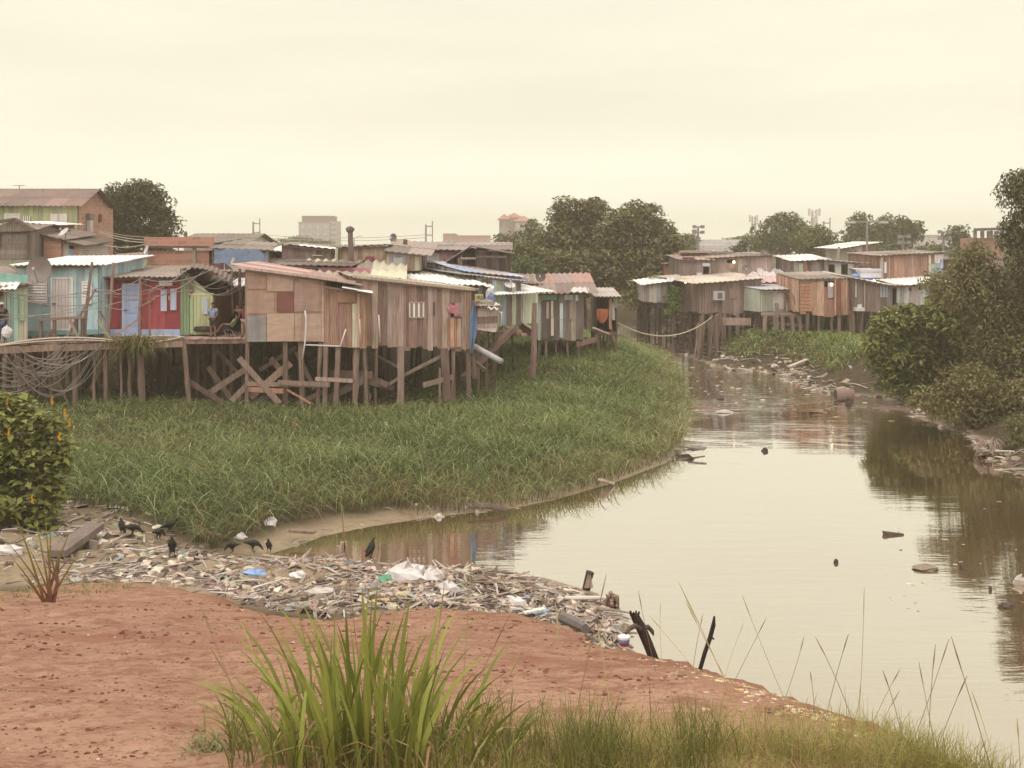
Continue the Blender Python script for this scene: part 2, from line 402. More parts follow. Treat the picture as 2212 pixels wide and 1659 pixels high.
# small lumps, clods and rain gullies on the bare red soil
near = (dd > -.3) & (GY.ravel() < 26)
lump = .05*np.maximum(0, fbm(GX.ravel(), GY.ravel(), 4.2, 4))+.03*np.abs(fbm(GX.ravel()+5, GY.ravel(), 1.9, 4))+.05*np.minimum(0, fbm(GX.ravel()*.45+3, GY.ravel()*1.5, 1.7, 2)+.55)
Z = np.where(near, Z+lump*sst(26, 18, GY.ravel()), Z)
Z = Z+np.where((dist > .2) & (dd < -.2) & (GY.ravel() < 30), .045*fbm(GX.ravel(), GY.ravel(), 2.6, 4), 0)
idx = np.arange(nx*ny).reshape(ny, nx)
FQ = np.stack([idx[:-1, :-1].ravel(), idx[:-1, 1:].ravel(), idx[1:, 1:].ravel(), idx[1:, :-1].ravel()], 1)
def mk_ground():
    m, nt = newmat('bare_ground'); z = attr(nt, 'col')
    sp = nt.nodes.new('ShaderNodeSeparateColor'); L(nt, z, sp.inputs[0])
    n1 = noise(nt, (1, 1, 1), .55, 5); n2 = noise(nt, (1, 1, 1), 3.2, 5, .6); n3 = noise(nt, (1, 1, 1), 15., 4, .65); n4 = noise(nt, (1.2, 2., 1), 1.5, 6, .68); n5 = noise(nt, (1., 1.5, 1), 6.5, 4, .7)
    d = mixcol(nt, maprange(nt, n1, .34, .68), (.27, .140, .101), (.35, .202, .150))
    d = mixcol(nt, maprange(nt, n4, .47, .62, 0, .8), d, (.20, .088, .062))
    d = mixcol(nt, maprange(nt, n2, .54, .74, 0, .55), d, (.40, .265, .21))
    d = mixcol(nt, maprange(nt, n3, .53, .64, 0, .75), d, (.17, .068, .046))
    d = mixcol(nt, maprange(nt, n5, .56, .66, 0, .6), d, (.185, .075, .052)); d = mixcol(nt, maprange(nt, n5, .44, .34, 0, .5), d, (.40, .25, .185))
    d = mixcol(nt, mathn(nt, 'MULTIPLY', sp.outputs[2], .8), d, (.21, .082, .056))
    vo = nt.nodes.new('ShaderNodeTexVoronoi'); vo.inputs['Scale'].default_value = 9; tc = nt.nodes.new('ShaderNodeTexCoord'); L(nt, tc.outputs['Object'], vo.inputs['Vector'])
    d = mixcol(nt, maprange(nt, vo.outputs['Distance'], .10, .16, .7, 0), d, mixcol(nt, vo.outputs['Color'], (.24, .14, .10), (.52, .42, .32)))
    mud = mixcol(nt, maprange(nt, n1, .35, .65), (.225, .162, .115), (.30, .225, .168))
    mud = mixcol(nt, maprange(nt, n2, .5, .7, 0, .7), mud, (.125, .09, .062))
    mud = mixcol(nt, maprange(nt, n3, .6, .7, 0, .5), mud, (.36, .32, .26))
    soil = mixcol(nt, maprange(nt, n2, .4, .65), (.050, .036, .024), (.10, .072, .046))
    c = mixcol(nt, sp.outputs[1], mud, soil); c = mixcol(nt, sp.outputs[0], c, d)
    h = mathn(nt, 'ADD', mathn(nt, 'MULTIPLY', n2, .6), mathn(nt, 'MULTIPLY', n3, .4))
    h = mathn(nt, 'ADD', h, maprange(nt, vo.outputs['Distance'], .05, .16, .25, 0))
    ro = maprange(nt, mathn(nt, 'MULTIPLY', sp.outputs[2], mathn(nt, 'SUBTRACT', 1., sp.outputs[0])), 0, 1, .95, .45)
    finish(nt, c, ro, .25, h, 1.0, .07); return m
grassw = np.where(right, sst(.05, .55, dist), sst(.5, 1.4, dist+.5*fbm(GX.ravel(), GY.ravel(), .6, 2)))
# heap area south of the back-water stays mud
HEAP = [G(*q, z=.35) for q in [(-700, 1150), (120, 1135), (330, 1168), (560, 1205), (640, 1212), (830, 1210), (950, 1232), (1060, 1224), (1180, 1246), (1290, 1278), (1345, 1310), (1345, 1345), (1310, 1385), (1180, 1380), (1000, 1370), (800, 1380), (600, 1380), (300, 1320), (-700, 1330)]]
grassw = grassw*sst(.3, -.8, sdist(GX.ravel(), GY.ravel(), HEAP))
wet = np.where(dirtw > .3, sst(1.0, .1, dd)*sst(-.35, .45, fbm(GX.ravel(), GY.ravel(), .9, 3)+.1)+.8*sst(.45, .8, fbm(GX.ravel()+7, GY.ravel()*1.3, 1.2, 3)), sst(1.1, .1, dist))
cc = np.stack([dirtw, grassw, wet], 1).astype(np.float32)
me = bpy.data.meshes.new('ground'); V = np.stack([GX.ravel(), GY.ravel(), Z], 1).astype(np.float32)
me.vertices.add(len(V)); me.vertices.foreach_set('co', V.ravel()); me.loops.add(FQ.size); me.loops.foreach_set('vertex_index', FQ.astype(np.int32).ravel())
me.polygons.add(len(FQ)); me.polygons.foreach_set('loop_start', np.arange(0, FQ.size, 4, dtype=np.int32)); me.polygons.foreach_set('loop_total', np.full(len(FQ), 4, dtype=np.int32)); me.update(calc_edges=True)
at = me.color_attributes.new('col', 'FLOAT_COLOR', 'POINT'); rg = np.ones((len(V), 4), dtype=np.float32); rg[:, :3] = cc; at.data.foreach_set('color', rg.ravel())
me.polygons.foreach_set('use_smooth', np.ones(len(FQ), dtype=bool)); me.materials.append(mk_ground())
o = bpy.data.objects.new('ground', me); COL.objects.link(o); tag(o, 'red dirt bank, grey mud and low flood plain', 'ground', kind='structure')

def mk_water():
    m, nt = newmat('muddy_river'); out = nt.nodes.new('ShaderNodeOutputMaterial')
    lw = nt.nodes.new('ShaderNodeLayerWeight'); lw.inputs[0].default_value = .5
    # ripples: fine long-crested wind ripple plus broken riffles across the shallows near 48-62 m
    r1 = noise(nt, (.35, 1.5, 1), 1.0, 3, .5); r2 = noise(nt, (.9, 4.2, 1), 1.6, 3, .55); r3 = noise(nt, (.05, .16, 1), 1., 3, .5, loc=(3.1, .4, 0))
    tc = nt.nodes.new('ShaderNodeTexCoord'); sp = nt.nodes.new('ShaderNodeSeparateXYZ'); L(nt, tc.outputs['Object'], sp.inputs[0])
    y = sp.outputs[1]
    wob = mathn(nt, 'ADD', y, maprange(nt, noise(nt, (.12, .10, 1), 1., 3), .3, .7, -9, 9)); r4 = noise(nt, (.45, 1.9, 1), 1.1, 3, .5)
    rif = mathn(nt, 'MULTIPLY', maprange(nt, wob, 43, 52), maprange(nt, wob, 64, 56))
    far = maprange(nt, y, 60, 68)
    patch = maprange(nt, r3, .42, .6)
    h = mathn(nt, 'ADD', mathn(nt, 'MULTIPLY', r1, mathn(nt, 'ADD', .0025, mathn(nt, 'MULTIPLY', patch, .005))),
              mathn(nt, 'MULTIPLY', r2, mathn(nt, 'ADD', mathn(nt, 'ADD', .0006, mathn(nt, 'MULTIPLY', patch, .002)), mathn(nt, 'ADD', mathn(nt, 'MULTIPLY', rif, .010), mathn(nt, 'MULTIPLY', far, .012)))))
    h = mathn(nt, 'ADD', h, mathn(nt, 'MULTIPLY', r4, mathn(nt, 'MULTIPLY', rif, .045)))
    bp = nt.nodes.new('ShaderNodeBump'); bp.inputs['Strength'].default_value = 1.; bp.inputs['Distance'].default_value = 1.; L(nt, h, bp.inputs['Height'])
    df = nt.nodes.new('ShaderNodeBsdfDiffuse'); n1 = noise(nt, (.3, 1, 1), .5, 4)
    dc = mixcol(nt, maprange(nt, n1, .35, .7), (.175, .100, .050), (.21, .128, .07)); L(nt, dc, df.inputs[0])
    gl = nt.nodes.new('ShaderNodeBsdfGlossy'); gl.inputs['Color'].default_value = (.98, .97, .95, 1); gl.inputs['Roughness'].default_value = .012
    L(nt, bp.outputs[0], gl.inputs['Normal']); L(nt, bp.outputs[0], lw.inputs['Normal'])
    f = maprange(nt, lw.outputs['Facing'], .55, .85, .46, .93)
    mx = nt.nodes.new('ShaderNodeMixShader'); L(nt, f, mx.inputs[0]); L(nt, df.outputs[0], mx.inputs[1]); L(nt, gl.outputs[0], mx.inputs[2]); L(nt, mx.outputs[0], out.inputs[0]); return m
o = put_mesh('river_water', [(-20, -20, 0), (70, -20, 0), (70, 120, 0), (-20, 120, 0)], [(0, 1, 2, 3)], [(1, 1, 1)], mk_water(), base=(0, 0, 0))
tag(o, 'still brown river reflecting the pale sky', 'river', kind='structure')

# ------------------------------------------------------------------ foliage makers
def leaf_quads(c, n, ln, wd, rnd=NR, droop=.3):
    """rhombic leaves: centres c (N,3), normals n (N,3) -> V, F"""
    k = len(c); n = n/np.linalg.norm(n, axis=1, keepdims=True)
    t = rnd.normal(size=(k, 3)); t -= n*(t*n).sum(1, keepdims=True); t /= np.linalg.norm(t, axis=1, keepdims=True)+1e-9
    b = np.cross(n, t); ln = np.asarray(ln).reshape(-1, 1)*np.ones((k, 1)); wd = np.asarray(wd).reshape(-1, 1)*np.ones((k, 1))
    dz = np.zeros((k, 3)); dz[:, 2:] = -ln*droop
    V = np.stack([c-t*ln/2, c+b*wd/2, c+t*ln/2+dz, c-b*wd/2], 1).reshape(-1, 3)
    return V, np.arange(4*k).reshape(-1, 4)
def crown_points(clumps, per, rnd=NR, shell=(.55, 1.05), up=.55):
    C, Nn, I = [], [], []
    for i, (x, y, z, rx, rz) in enumerate(clumps):
        k = max(6, int(per*(rx*rx*.6+rx*rz*.4)))
        v = rnd.normal(size=(k, 3)); v[:, 2] += up*.7; v /= np.linalg.norm(v, axis=1, keepdims=True)
        r = rnd.uniform(shell[0]**3, shell[1]**3, size=(k, 1))**(1/3.)
        q = v*r*np.array([rx, rx, rz])+np.array([x, y, z])
        nn = v*.6+np.array([0, 0, up])+rnd.normal(size=(k, 3))*.45
        C.append(q); Nn.append(nn); I.append(np.full(k, i))
    return np.concatenate(C), np.concatenate(Nn), np.concatenate(I)
def make_crown(parent, clumps, per, leaf, asp, col, col2, name='crown', droop=.3, rnd=NR, var=.22, shell=(.55, 1.05), up=.55):
    c, n, i = crown_points(clumps, per, rnd, shell, up); k = len(c)
    V, Fq = leaf_quads(c, n, leaf*rnd.uniform(.65, 1.3, k), leaf*asp*rnd.uniform(.7, 1.2, k), rnd, droop)
    t = (rnd.uniform(0, 1, len(clumps))[i]*.6+rnd.uniform(0, 1, k)*.4)[:, None]
    cl = np.array(col)[None]*(1-t)+np.array(col2)[None]*t
    cl *= rnd.uniform(1-var, 1+var, size=(k, 1))
    return put_mesh(name, V, Fq, cl, 'leaf', parent)
def lobes_to_clumps(lobes, d, cr, rnd=R, depth=.8, fill=1.0):
    """lobes: (px,py,rx,ry) outline ellipses of the crown at distance d -> clump list in metres"""
    out = []
    for (px, py, rx, ry) in lobes:
        c = P(px, py, d); a = rx*DW(d)/F; b = ry*DW(d)/F; k = max(6, int(fill*9*(a*b)/(cr*cr)*.9))
        for j in range(k):
            while True:
                u, v, w_ = rnd.uniform(-1, 1), rnd.uniform(-1, 1), rnd.uniform(-1, 1); rr = math.sqrt(u*u+v*v+w_*w_)
                if .35 < rr <= 1: break
            s = .62/max(rr, .62) if rr > .9 else 1
            r_ = cr*rnd.uniform(.65, 1.25)
            sx = max(.05, 1-r_/a*.5); sz = max(.05, 1-r_/b*.45)
            out.append((c.x+u*a*sx, c.y+w_*a*depth*sx, c.z+v*b*sz, r_, r_*.72))
    return out
def tree(name, label, lobes, d, cr, leaf, col, col2, per=60, asp=.5, trunk_r=.25, base=None, group=None, cat='tree', depth=.8, fill=1., up=.55, limbs=6, droop=.3, bark=(.16, .12, .09), zb=None):
    sc_ = DW(d)/d; cr *= sc_; leaf *= sc_; per /= sc_*sc_; trunk_r *= sc_
    cl = lobes_to_clumps(lobes, d, cr, depth=depth, fill=fill)
    bx = sum(c[0] for c in cl)/len(cl) if base is None else base; by = DW(d)
    z0 = gz(bx, by)-.15 if zb is None else zb
    t = thing(name, label, cat, (bx, by, z0), group)
    zc = sum(c[2] for c in cl)/len(cl); mb = MB()
    zt = max(z0+1.0, zc-.2)
    fork = z0+(zt-z0)*.55
    mb.tube([(bx, by, z0-.3), (bx+R.uniform(-.1, .1), by, z0+(fork-z0)*.5), (bx+R.uniform(-.2, .2), by, fork), (bx, by, zt)], [trunk_r*1.25, trunk_r, trunk_r*.8, trunk_r*.35], bark, 8)
    for c in R.sample(cl, min(limbs, len(cl))):
        q = Vector((c[0], c[1], c[2])); s = Vector((bx, by, fork)); mid = s.lerp(q, .5)+Vector((0, 0, .12*(q-s).length))
        mb.tube([s, mid, q], [trunk_r*.5, trunk_r*.33, trunk_r*.12], bark, 6)
    mb.build('trunk', 'bark', t)
    make_crown(t, cl, per, leaf, asp, col, col2, droop=droop, up=up)
    return t
def blades(pts, h, wd, lean, az, cols, name, mat='grass', parent=None, seg=3, curl=.55, base=None, tipk=.0):
    """arching blades: pts (N,3), h, wd, lean (horizontal reach share) arrays, az angle"""
    k = len(pts); ss = np.linspace(0, 1, seg+1); dirv = np.stack([np.cos(az), np.sin(az), np.zeros(k)], 1)
    sa = az+NR.uniform(-1.3, 1.3, k)+math.pi/2; side = np.stack([np.cos(sa), np.sin(sa), np.zeros(k)], 1)
    rows = []
    for s in ss:
        ctr = pts+dirv*(h*lean*s**1.7)[:, None]; ctr[:, 2] += h*(s-curl*lean*s**3)
        ww = wd*(1-s)**.6*(.55+.9*s if s < .5 else 1.0)+.0008
        rows.append(ctr-side*ww[:, None]/2); rows.append(ctr+side*ww[:, None]/2)
    V = np.stack(rows, 1).reshape(-1, 3); m = 2*(seg+1)
    q = np.array([[2*i, 2*i+1, 2*i+3, 2*i+2] for i in range(seg)])
    Fq = (np.arange(k)[:, None, None]*m+q[None]).reshape(-1, 4)
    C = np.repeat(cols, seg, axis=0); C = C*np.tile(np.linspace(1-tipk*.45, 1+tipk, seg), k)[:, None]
    return put_mesh(name, V, Fq, C, mat, parent, base=base)
def scatter(poly, dens, rnd=NR):
    p = np.array(poly); lo, hi = p.min(0), p.max(0); n = int((hi-lo).prod()*dens)
    x = rnd.uniform(lo[0], hi[0], n); y = rnd.uniform(lo[1], hi[1], n); k = sdist(x, y, poly) > 0
    return x[k], y[k]
def lerpc(a, b, t): return np.array(a)[None]*(1-t[:, None])+np.array(b)[None]*t[:, None]

# grass on the left flood plain
zone = [(-34, 25), (8, 25), (18, 40), (18, 78), (5, 78), (-1, 68), (-4, 54), (-7, 49), (-34, 48)]
def field(zone, dens, hmin, hmax, wd, name, label, colA, colB, edge, side_right, extra=None, lean=(.4, 1.25)):
    x, y = scatter(zone, dens); z, dist, rt, dw, dd = ground(x, y, True)
    eg = edge if side_right else .08+1.3*sst(.15, .6, fbm(x+4, y, .3, 2))*sst(37, 33, y)+1.1*sst(-1.5, -5, x)*sst(33, 29, y)
    k = (dist+.22*fbm(x, y, .6, 2) > eg) & (rt == side_right) & (dd < -1.5) & (sdist(x, y, HEAP) < -.35+.4*fbm(x, y, .8, 2))
    if extra is not None: k &= extra(x, y)
    x, y, z, dist = x[k], y[k], z[k], dist[k]; n = len(x)
    big = fbm(x, y, .22, 3); ed = sst(edge, edge+2.2, dist)
    h = NR.uniform(hmin, hmax, n)*(.8+.28*big)*(1.45-.68*sst(3, 13, dist))
    t = np.clip(.5+.5*fbm(x+9, y, .45, 3)+NR.normal(size=n)*.28, 0, 1)
    c = lerpc(colA, colB, t); pt = sst(.25, .7, fbm(x-20, y+5, .8, 3)); h = h*(1+.3*fbm(x+2, y-8, 1.0, 2)); dry = ((NR.uniform(size=n) < .06+.35*(1-ed)+.35*pt)[:, None]); c = np.where(dry, np.array([[.24, .18, .09]])*NR.uniform(.6, 1.2, (n, 1)), c)
    pale = (NR.uniform(size=n) < .10)[:, None]; c = np.where(pale, np.array([[.36, .40, .23]]), c)
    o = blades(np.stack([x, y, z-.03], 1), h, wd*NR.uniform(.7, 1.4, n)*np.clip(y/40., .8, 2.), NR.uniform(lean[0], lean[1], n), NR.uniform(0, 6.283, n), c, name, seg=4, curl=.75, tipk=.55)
    return tag(o, label, 'grass', kind='stuff')
def under_house(x, y):   # thin under the floors where no light reaches
    keep = NR.uniform(size=len(x)) < np.where((y > 41.2) & (x < -4.5), .12, 1.)
    return keep
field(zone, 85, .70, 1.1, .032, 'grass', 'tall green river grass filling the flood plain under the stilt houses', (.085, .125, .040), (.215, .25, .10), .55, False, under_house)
zr = [(12.5, 57), (40, 57), (40, 71.5), (13, 75), (13.5, 66)]
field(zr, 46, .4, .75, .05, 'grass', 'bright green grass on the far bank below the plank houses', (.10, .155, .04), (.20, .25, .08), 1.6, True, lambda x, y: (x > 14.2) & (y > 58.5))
# ------------------------------------------------------------------ shack builder
W_BROWN = [S(150, 118, 96), S(165, 135, 112), S(135, 105, 86), S(172, 145, 120), S(148, 122, 104)]
W_GREY = [S(140, 126, 112), S(122, 108, 96), S(156, 142, 126), S(110, 96, 86)]
W_DARK = [S(104, 84, 72), S(92, 74, 64), S(118, 98, 84)]
ZINC = [S(214, 210, 200), S(200, 196, 186), S(222, 218, 206)]
FIBRE = [S(128, 108, 94), S(112, 94, 82), S(140, 122, 106)]
RUST = [S(150, 92, 76), S(168, 110, 92), S(138, 98, 82)]
SHADEP = [S(78, 60, 50), S(66, 52, 46), S(92, 72, 60)]  # dark-stained rear posts, with the shade under the floors put into their colour
POST = [S(128, 104, 86), S(112, 90, 76), S(140, 116, 98)]
class H: pass
def plank_wall(mb, A, B, zbA, zbB, ztA, ztB, pal, wmin=.16, wmax=.28, thick=.025, jag=.06, n=None, ops=(), style='v', back=.03, rnd=R):
    """boards between plan points A and B; ops = (t0,t1,z0,z1) holes; n = outward plan normal"""
    A, B = Vector((*A, 0)), Vector((*B, 0)); Ln = (B-A).length; d = (B-A).normalized(); n = Vector((d.y, -d.x, 0)) if n is None else Vector(n)
    zb = lambda t: zbA+(zbB-zbA)*t
    zt = lambda t: ztA+(ztB-ztA)*t
    def slab(t0, t1, b0, b1, c0, c1, off, col):
        p, q = A+d*Ln*t0, A+d*Ln*t1; o0, o1 = n*off, n*(off-thick)
        mb.hexa([p+o0+Vector((0, 0, b0)), q+o0+Vector((0, 0, b1)), q+o1+Vector((0, 0, b1)), p+o1+Vector((0, 0, b0)),
                 p+o0+Vector((0, 0, c0)), q+o0+Vector((0, 0, c1)), q+o1+Vector((0, 0, c1)), p+o1+Vector((0, 0, c0))], col)
    if style == 'v':
        cuts = [0.]
        stops = sorted([o[0] for o in ops]+[o[1] for o in ops]+[1.])
        for s in stops:
            while s-cuts[-1] > wmax*1.25/Ln: cuts.append(min(s, cuts[-1]+rnd.uniform(wmin, wmax)/Ln))
            if s > cuts[-1]+1e-4: cuts.append(s)
        for t0, t1 in zip(cuts[:-1], cuts[1:]):
            tm = (t0+t1)/2; off = rnd.uniform(0, .02)+back; col = jit(rnd.choice(pal), .2, rnd); g = .004/Ln
            jb = rnd.uniform(-jag, jag*.4); jt = rnd.uniform(-.015, .0)
            holes = sorted([(o[2], o[3]) for o in ops if o[0]-1e-4 <= tm <= o[1]+1e-4])
            lo0, lo1 = zb(t0)+jb, zb(t1)+jb
            for h0, h1 in holes:
                if h0 > lo0+.02: slab(t0+g, t1-g, lo0, lo1, h0, h0, off, col)
                lo0 = lo1 = h1
                if rnd.random() < .6: col = jit(rnd.choice(pal), .2, rnd)
            if zt(t0)-lo0 > .02: slab(t0+g, t1-g, lo0, lo1, zt(t0)+jt, zt(t1)+jt, off, col)
    else:
        z = min(zbA, zbB); zm = max(ztA, ztB)
        while z < zm-.03:
            z1 = min(zm, z+rnd.uniform(wmin, wmax)); off = rnd.uniform(0, .02)+back; col = jit(rnd.choice(pal), .18, rnd)
            segs = [0.]+sorted(x for o in ops if o[2] < (z+z1)/2 < o[3] for x in o[:2])+[1.]
            for i in range(0, len(segs), 2):
                t0, t1 = segs[i], segs[i+1]
                c0, c1 = min(z1, zt(t0)), min(z1, zt(t1))
                if t1-t0 > .004 and max(c0, c1) > z+.01: slab(t0, t1, z+.004, z+.004, max(c0, z+.006), max(c1, z+.006), off, col)
            z = z1
def t_at(h, px, side='f'):
    k = (px-CX)/F; return (k*h.A[1]-h.A[0])/((h.B[0]-h.A[0])-k*(h.B[1]-h.A[1]))
def on_wall(h, px, py, off=0.):
    t = t_at(h, px); x = h.A[0]+(h.B[0]-h.A[0])*t; y = h.A[1]+(h.B[1]-h.A[1])*t
    return Vector((x, y, ZZ(py, y)))+h.n*off
def hole(h, x0, y0, x1, y1):
    a = on_wall(h, x0, y1); b = on_wall(h, x1, y0); return (t_at(h, x0), t_at(h, x1), a.z, b.z)
def shack(name, label, Lc, Rc, dep, pal, rise=.3, roof=ZINC, ops=(), style='v', w=(.16, .28), jag=.06, mat='wood', cat='house', ridge='v', wl=.2, amp=.022, sidepal=None, over=(.3, .25, .25, .3), floor=True, rows=2, rmat='metal', group=None, gable=None, panel=.95, roof_on=True):
    h = H(); h.A, h.B = XY(Lc[0], Lc[3]), XY(Rc[0], Rc[3])
    h.zbA, h.zbB, h.ztA, h.ztB = ZZ(Lc[2], DW(Lc[3])), ZZ(Rc[2], DW(Rc[3])), ZZ(Lc[1], DW(Lc[3])), ZZ(Rc[1], DW(Rc[3]))
    A, B = Vector((*h.A, 0)), Vector((*h.B, 0)); d = (B-A).normalized(); h.d = d; h.n = Vector((d.y, -d.x, 0)); h.L = (B-A).length
    b = -h.n*dep; h.C, h.D = (B+b), (A+b); h.dep = dep
    h.t = thing(name, label, cat, (*((A+B)/2).xy, min(h.zbA, h.zbB)), group)
    hs = [hole(h, *o) for o in ops]; h.ops = hs
    mb = MB(); rr = rise if isinstance(rise, tuple) else (rise, rise)
    ztD, ztC = h.ztA+rr[0], h.ztB+rr[1]
    if mat in ('wood', 'paint', 'ply'):
        plank_wall(mb, h.A, h.B, h.zbA, h.zbB, h.ztA, h.ztB, pal, w[0], w[1], jag=jag, ops=hs, style=style)
        sp = sidepal or pal
        plank_wall(mb, B.xy, h.C.xy, h.zbB, h.zbB, h.ztB, ztC, sp, w[0], w[1], jag=jag*.5)
        plank_wall(mb, h.C.xy, h.D.xy, h.zbB, h.zbA, ztC, ztD, sp, w[0]*1.5, w[1]*1.5, jag=jag*.5)
        plank_wall(mb, h.D.xy, h.A, h.zbA, h.zbA, ztD, h.ztA, sp, w[0], w[1], jag=jag*.5)
    else:
        plank_wall(mb, h.A, h.B, h.zbA, h.zbB, h.ztA, h.ztB, pal, 30, 40, thick=.14, jag=0, ops=hs, back=0, rnd=random.Random(3))
        sp = sidepal or pal; th = .14
        for (a, c, z0, z1, z2) in ((B.xy, h.C.xy, h.zbB, h.ztB, ztC), (h.C.xy, h.D.xy, h.zbA, ztC, ztD), (h.D.xy, h.A, h.zbA, ztD, h.ztA)):
            a3, c3 = Vector((*a, 0)), Vector((*c, 0)); u = (c3-a3).normalized()*.15
            plank_wall(mb, (a3+u).xy if a is not h.C.xy else a, c3.xy, z0, z0, z1, z2, sp, 30, 40, thick=th, jag=0, back=-.004, rnd=random.Random(4))
    h.wall = mb.build('wall', mat, h.t)
    if floor:
        mb = MB(); z = Vector((0, 0, -.09))
        q = [A, B, h.C, h.D]; zz = [h.zbA, h.zbB, h.zbB, h.zbA]
        ins = -h.n*.05
        mb.hexa([q[i]+ins*(1 if i < 2 else -1)+Vector((0, 0, zz[i]-.02)) for i in range(4)]+[q[i]+ins*(1 if i < 2 else -1)+Vector((0, 0, zz[i]+.07)) for i in range(4)], S(96, 78, 66))
        mb.build('floor', 'wood', h.t)
    if roof_on:
        f, l, r, bk = over; u = Vector((0, 0, 1))
        sl = [(ztD-h.ztA)/dep, (ztC-h.ztB)/dep]; lr = (h.ztB-h.ztA)/h.L
        def rp(base, z, df, dl, s): return base+h.n*df+d*dl+u*(z-s*df+lr*dl+.05)
        a = rp(A, h.ztA, f, -l, sl[0]); b_ = rp(B, h.ztB, f, r, sl[1]); c = rp(h.C, ztC, -bk, r, sl[1]); e = rp(h.D, ztD, -bk, -l, sl[0])
        mb = MB(); mb.sheet(a, b_, c, e, wl, amp, roof, ridge, rows=rows, panel=panel)
        h.roof = mb.build('roof', rmat, h.t); h.ra, h.rb, h.rc, h.re = a, b_, c, e
        mb = MB()
        mb.bar(A+h.n*(f*.6)+u*(h.ztA-.03-sl[0]*f*.6), B+h.n*(f*.6)+u*(h.ztB-.03-sl[1]*f*.6), .05, .08, S(120, 98, 82))
        mb.build('eave_beam', 'wood', h.t)
    return h
def panel(h, name, x0, y0, x1, y1, col, mat='paint', off=.075, th=.04, frame=None, parent=None, fw=.05, bars=0, label=None, fname='frame', slats=0, split=False, handle=False):
    par = parent or h.t; a = on_wall(h, x0, y1); b = on_wall(h, x1, y0); ctr = (a+b)/2+h.n*off; wd = (Vector(b.xy)-Vector(a.xy)).length; ht = b.z-a.z
    rz = math.atan2(h.d.y, h.d.x); mb = MB()
    if slats:
        for i in range(slats):
            z = a.z+ht*(i+.5)/slats; mb.box((ctr.x, ctr.y, z), (wd, th, ht/slats*.8), jit(col, .06), rz, rx=-.35)
        mb.box(ctr-h.n*.03, (wd, .015, ht), S(120, 112, 100), rz)
    elif split:
        k = split if split is not True else 2
        for i in range(k):
            mb.box(ctr+h.d*(wd*((i+.5)/k-.5)), (wd/k-.012, th, ht), jit(col, .06), rz)
    else: mb.box(ctr, (wd, th, ht), col, rz)
    o = mb.build(name, mat, par)
    if label: o['label'] = label
    if frame:
        mb = MB(); q = ctr+h.n*.012
        for s in (-1, 1): mb.box(q+h.d*s*(wd/2+fw/2), (fw, th+.02, ht+2*fw), frame, rz)
        for s in (-1, 1): mb.box(q+Vector((0, 0, s*(ht/2+fw/2))), (wd, th+.015, fw), frame, rz)
        mb.build(fname, 'paint', o)
    if bars:
        mb = MB()
        for i in range(bars): mb.box(ctr+h.n*.04+h.d*(wd*((i+.5)/bars-.5)), (.05, .03, ht), S(235, 232, 225), rz)
        mb.build('bar', 'paint', o)
    if handle:
        mb = MB(); mb.box(ctr+h.n*.05-h.d*(wd*.4), (.12, .05, .04), S(70, 66, 60), rz); mb.build('handle', 'plastic', o)
    return o
def window_hole(h, x0, y0, x1, y1, frame=S(150, 130, 110), fw=.05, bars=0, barcol=S(232, 230, 224), name='window'):
    a = on_wall(h, x0, y1); b = on_wall(h, x1, y0); ctr = (a+b)/2+h.n*.07; wd = (Vector(b.xy)-Vector(a.xy)).length; ht = b.z-a.z; rz = math.atan2(h.d.y, h.d.x)
    mb = MB()
    for s in (-1, 1): mb.box(ctr+h.d*s*(wd/2), (fw, .05, ht+fw), frame, rz)
    for s in (-1, 1): mb.box(ctr+Vector((0, 0, s*ht/2)), (wd-fw, .045, fw), frame, rz)
    o = mb.build(name, 'wood', h.t)
    if bars:
        mb = MB()
        for i in range(bars): mb.box(ctr-h.n*.01+h.d*(wd*(i/(bars-1)*.9-.45)), (.065, .03, ht-fw), barcol, rz)
        mb.build('bar', 'paint', o)
    return o
def post(par, name, px0, d, ztop=None, pytop=None, r=.07, lean=0., leany=0., square=True, col=None, zb=None):
    x, y = XY(px0, d); z0 = (gz(x, y)-.2) if zb is None else zb; z1 = ZZ(pytop, DW(d)) if ztop is None else ztop
    mb = MB(); c = col or jit(R.choice(POST), .15)
    if square: mb.bar((x+lean, y+leany, z0), (x, y, z1), r*2, r*2, c, up=(0, 1, 0))
    else:
        k = 5; mb.tube([(x+lean*(1-i/k)+R.uniform(-.03, .03), y+leany*(1-i/k), z0+(z1-z0)*i/k) for i in range(k+1)], [r*R.uniform(.85, 1.1) for _ in range(k+1)], c, 7)
    return mb.build(name, 'wood', par)
def brace(par, p0, p1, w=.16, th=.04, col=None, name='brace'):
    mb = MB(); mb.bar(P(*p0), P(*p1), th, w, col or jit(R.choice(POST), .2)); return mb.build(name, 'wood', par)
def stilts(h, pxs=None, back=3, r=.06, dback=None, sq=True, colk=1.):
    if pxs:
        for px in pxs:
            t = t_at(h, px); y = h.A[1]+(h.B[1]-h.A[1])*t+.12; z = h.zbA+(h.zbB-h.zbA)*t
            post(h.t, 'stilt', px, DWI(y), ztop=z-.02, r=r*R.uniform(.8, 1.25), lean=R.uniform(-.12, .12), square=R.random() < .6)
    nn = max(2, int(h.L/1.5))
    for j in range(1, back+1):
        for i in range(nn+1):
            p = Vector((*h.A, 0)).lerp(Vector((*h.B, 0)), min(1, max(0, i/nn+R.uniform(-.04, .04))))-h.n*h.dep*j/(back+.2)
            z = h.zbA+(h.zbB-h.zbA)*i/nn; g = gz(p.x, p.y)
            if z-g < .25: continue
            mb = MB(); mb.bar((p.x+R.uniform(-.15, .15), p.y, g-.2), (p.x, p.y, z-.02), r*1.7, r*1.7, jit(R.choice(SHADEP), .25, R), up=(0, 1, 0))
            mb.build('stilt', 'wood', h.t)
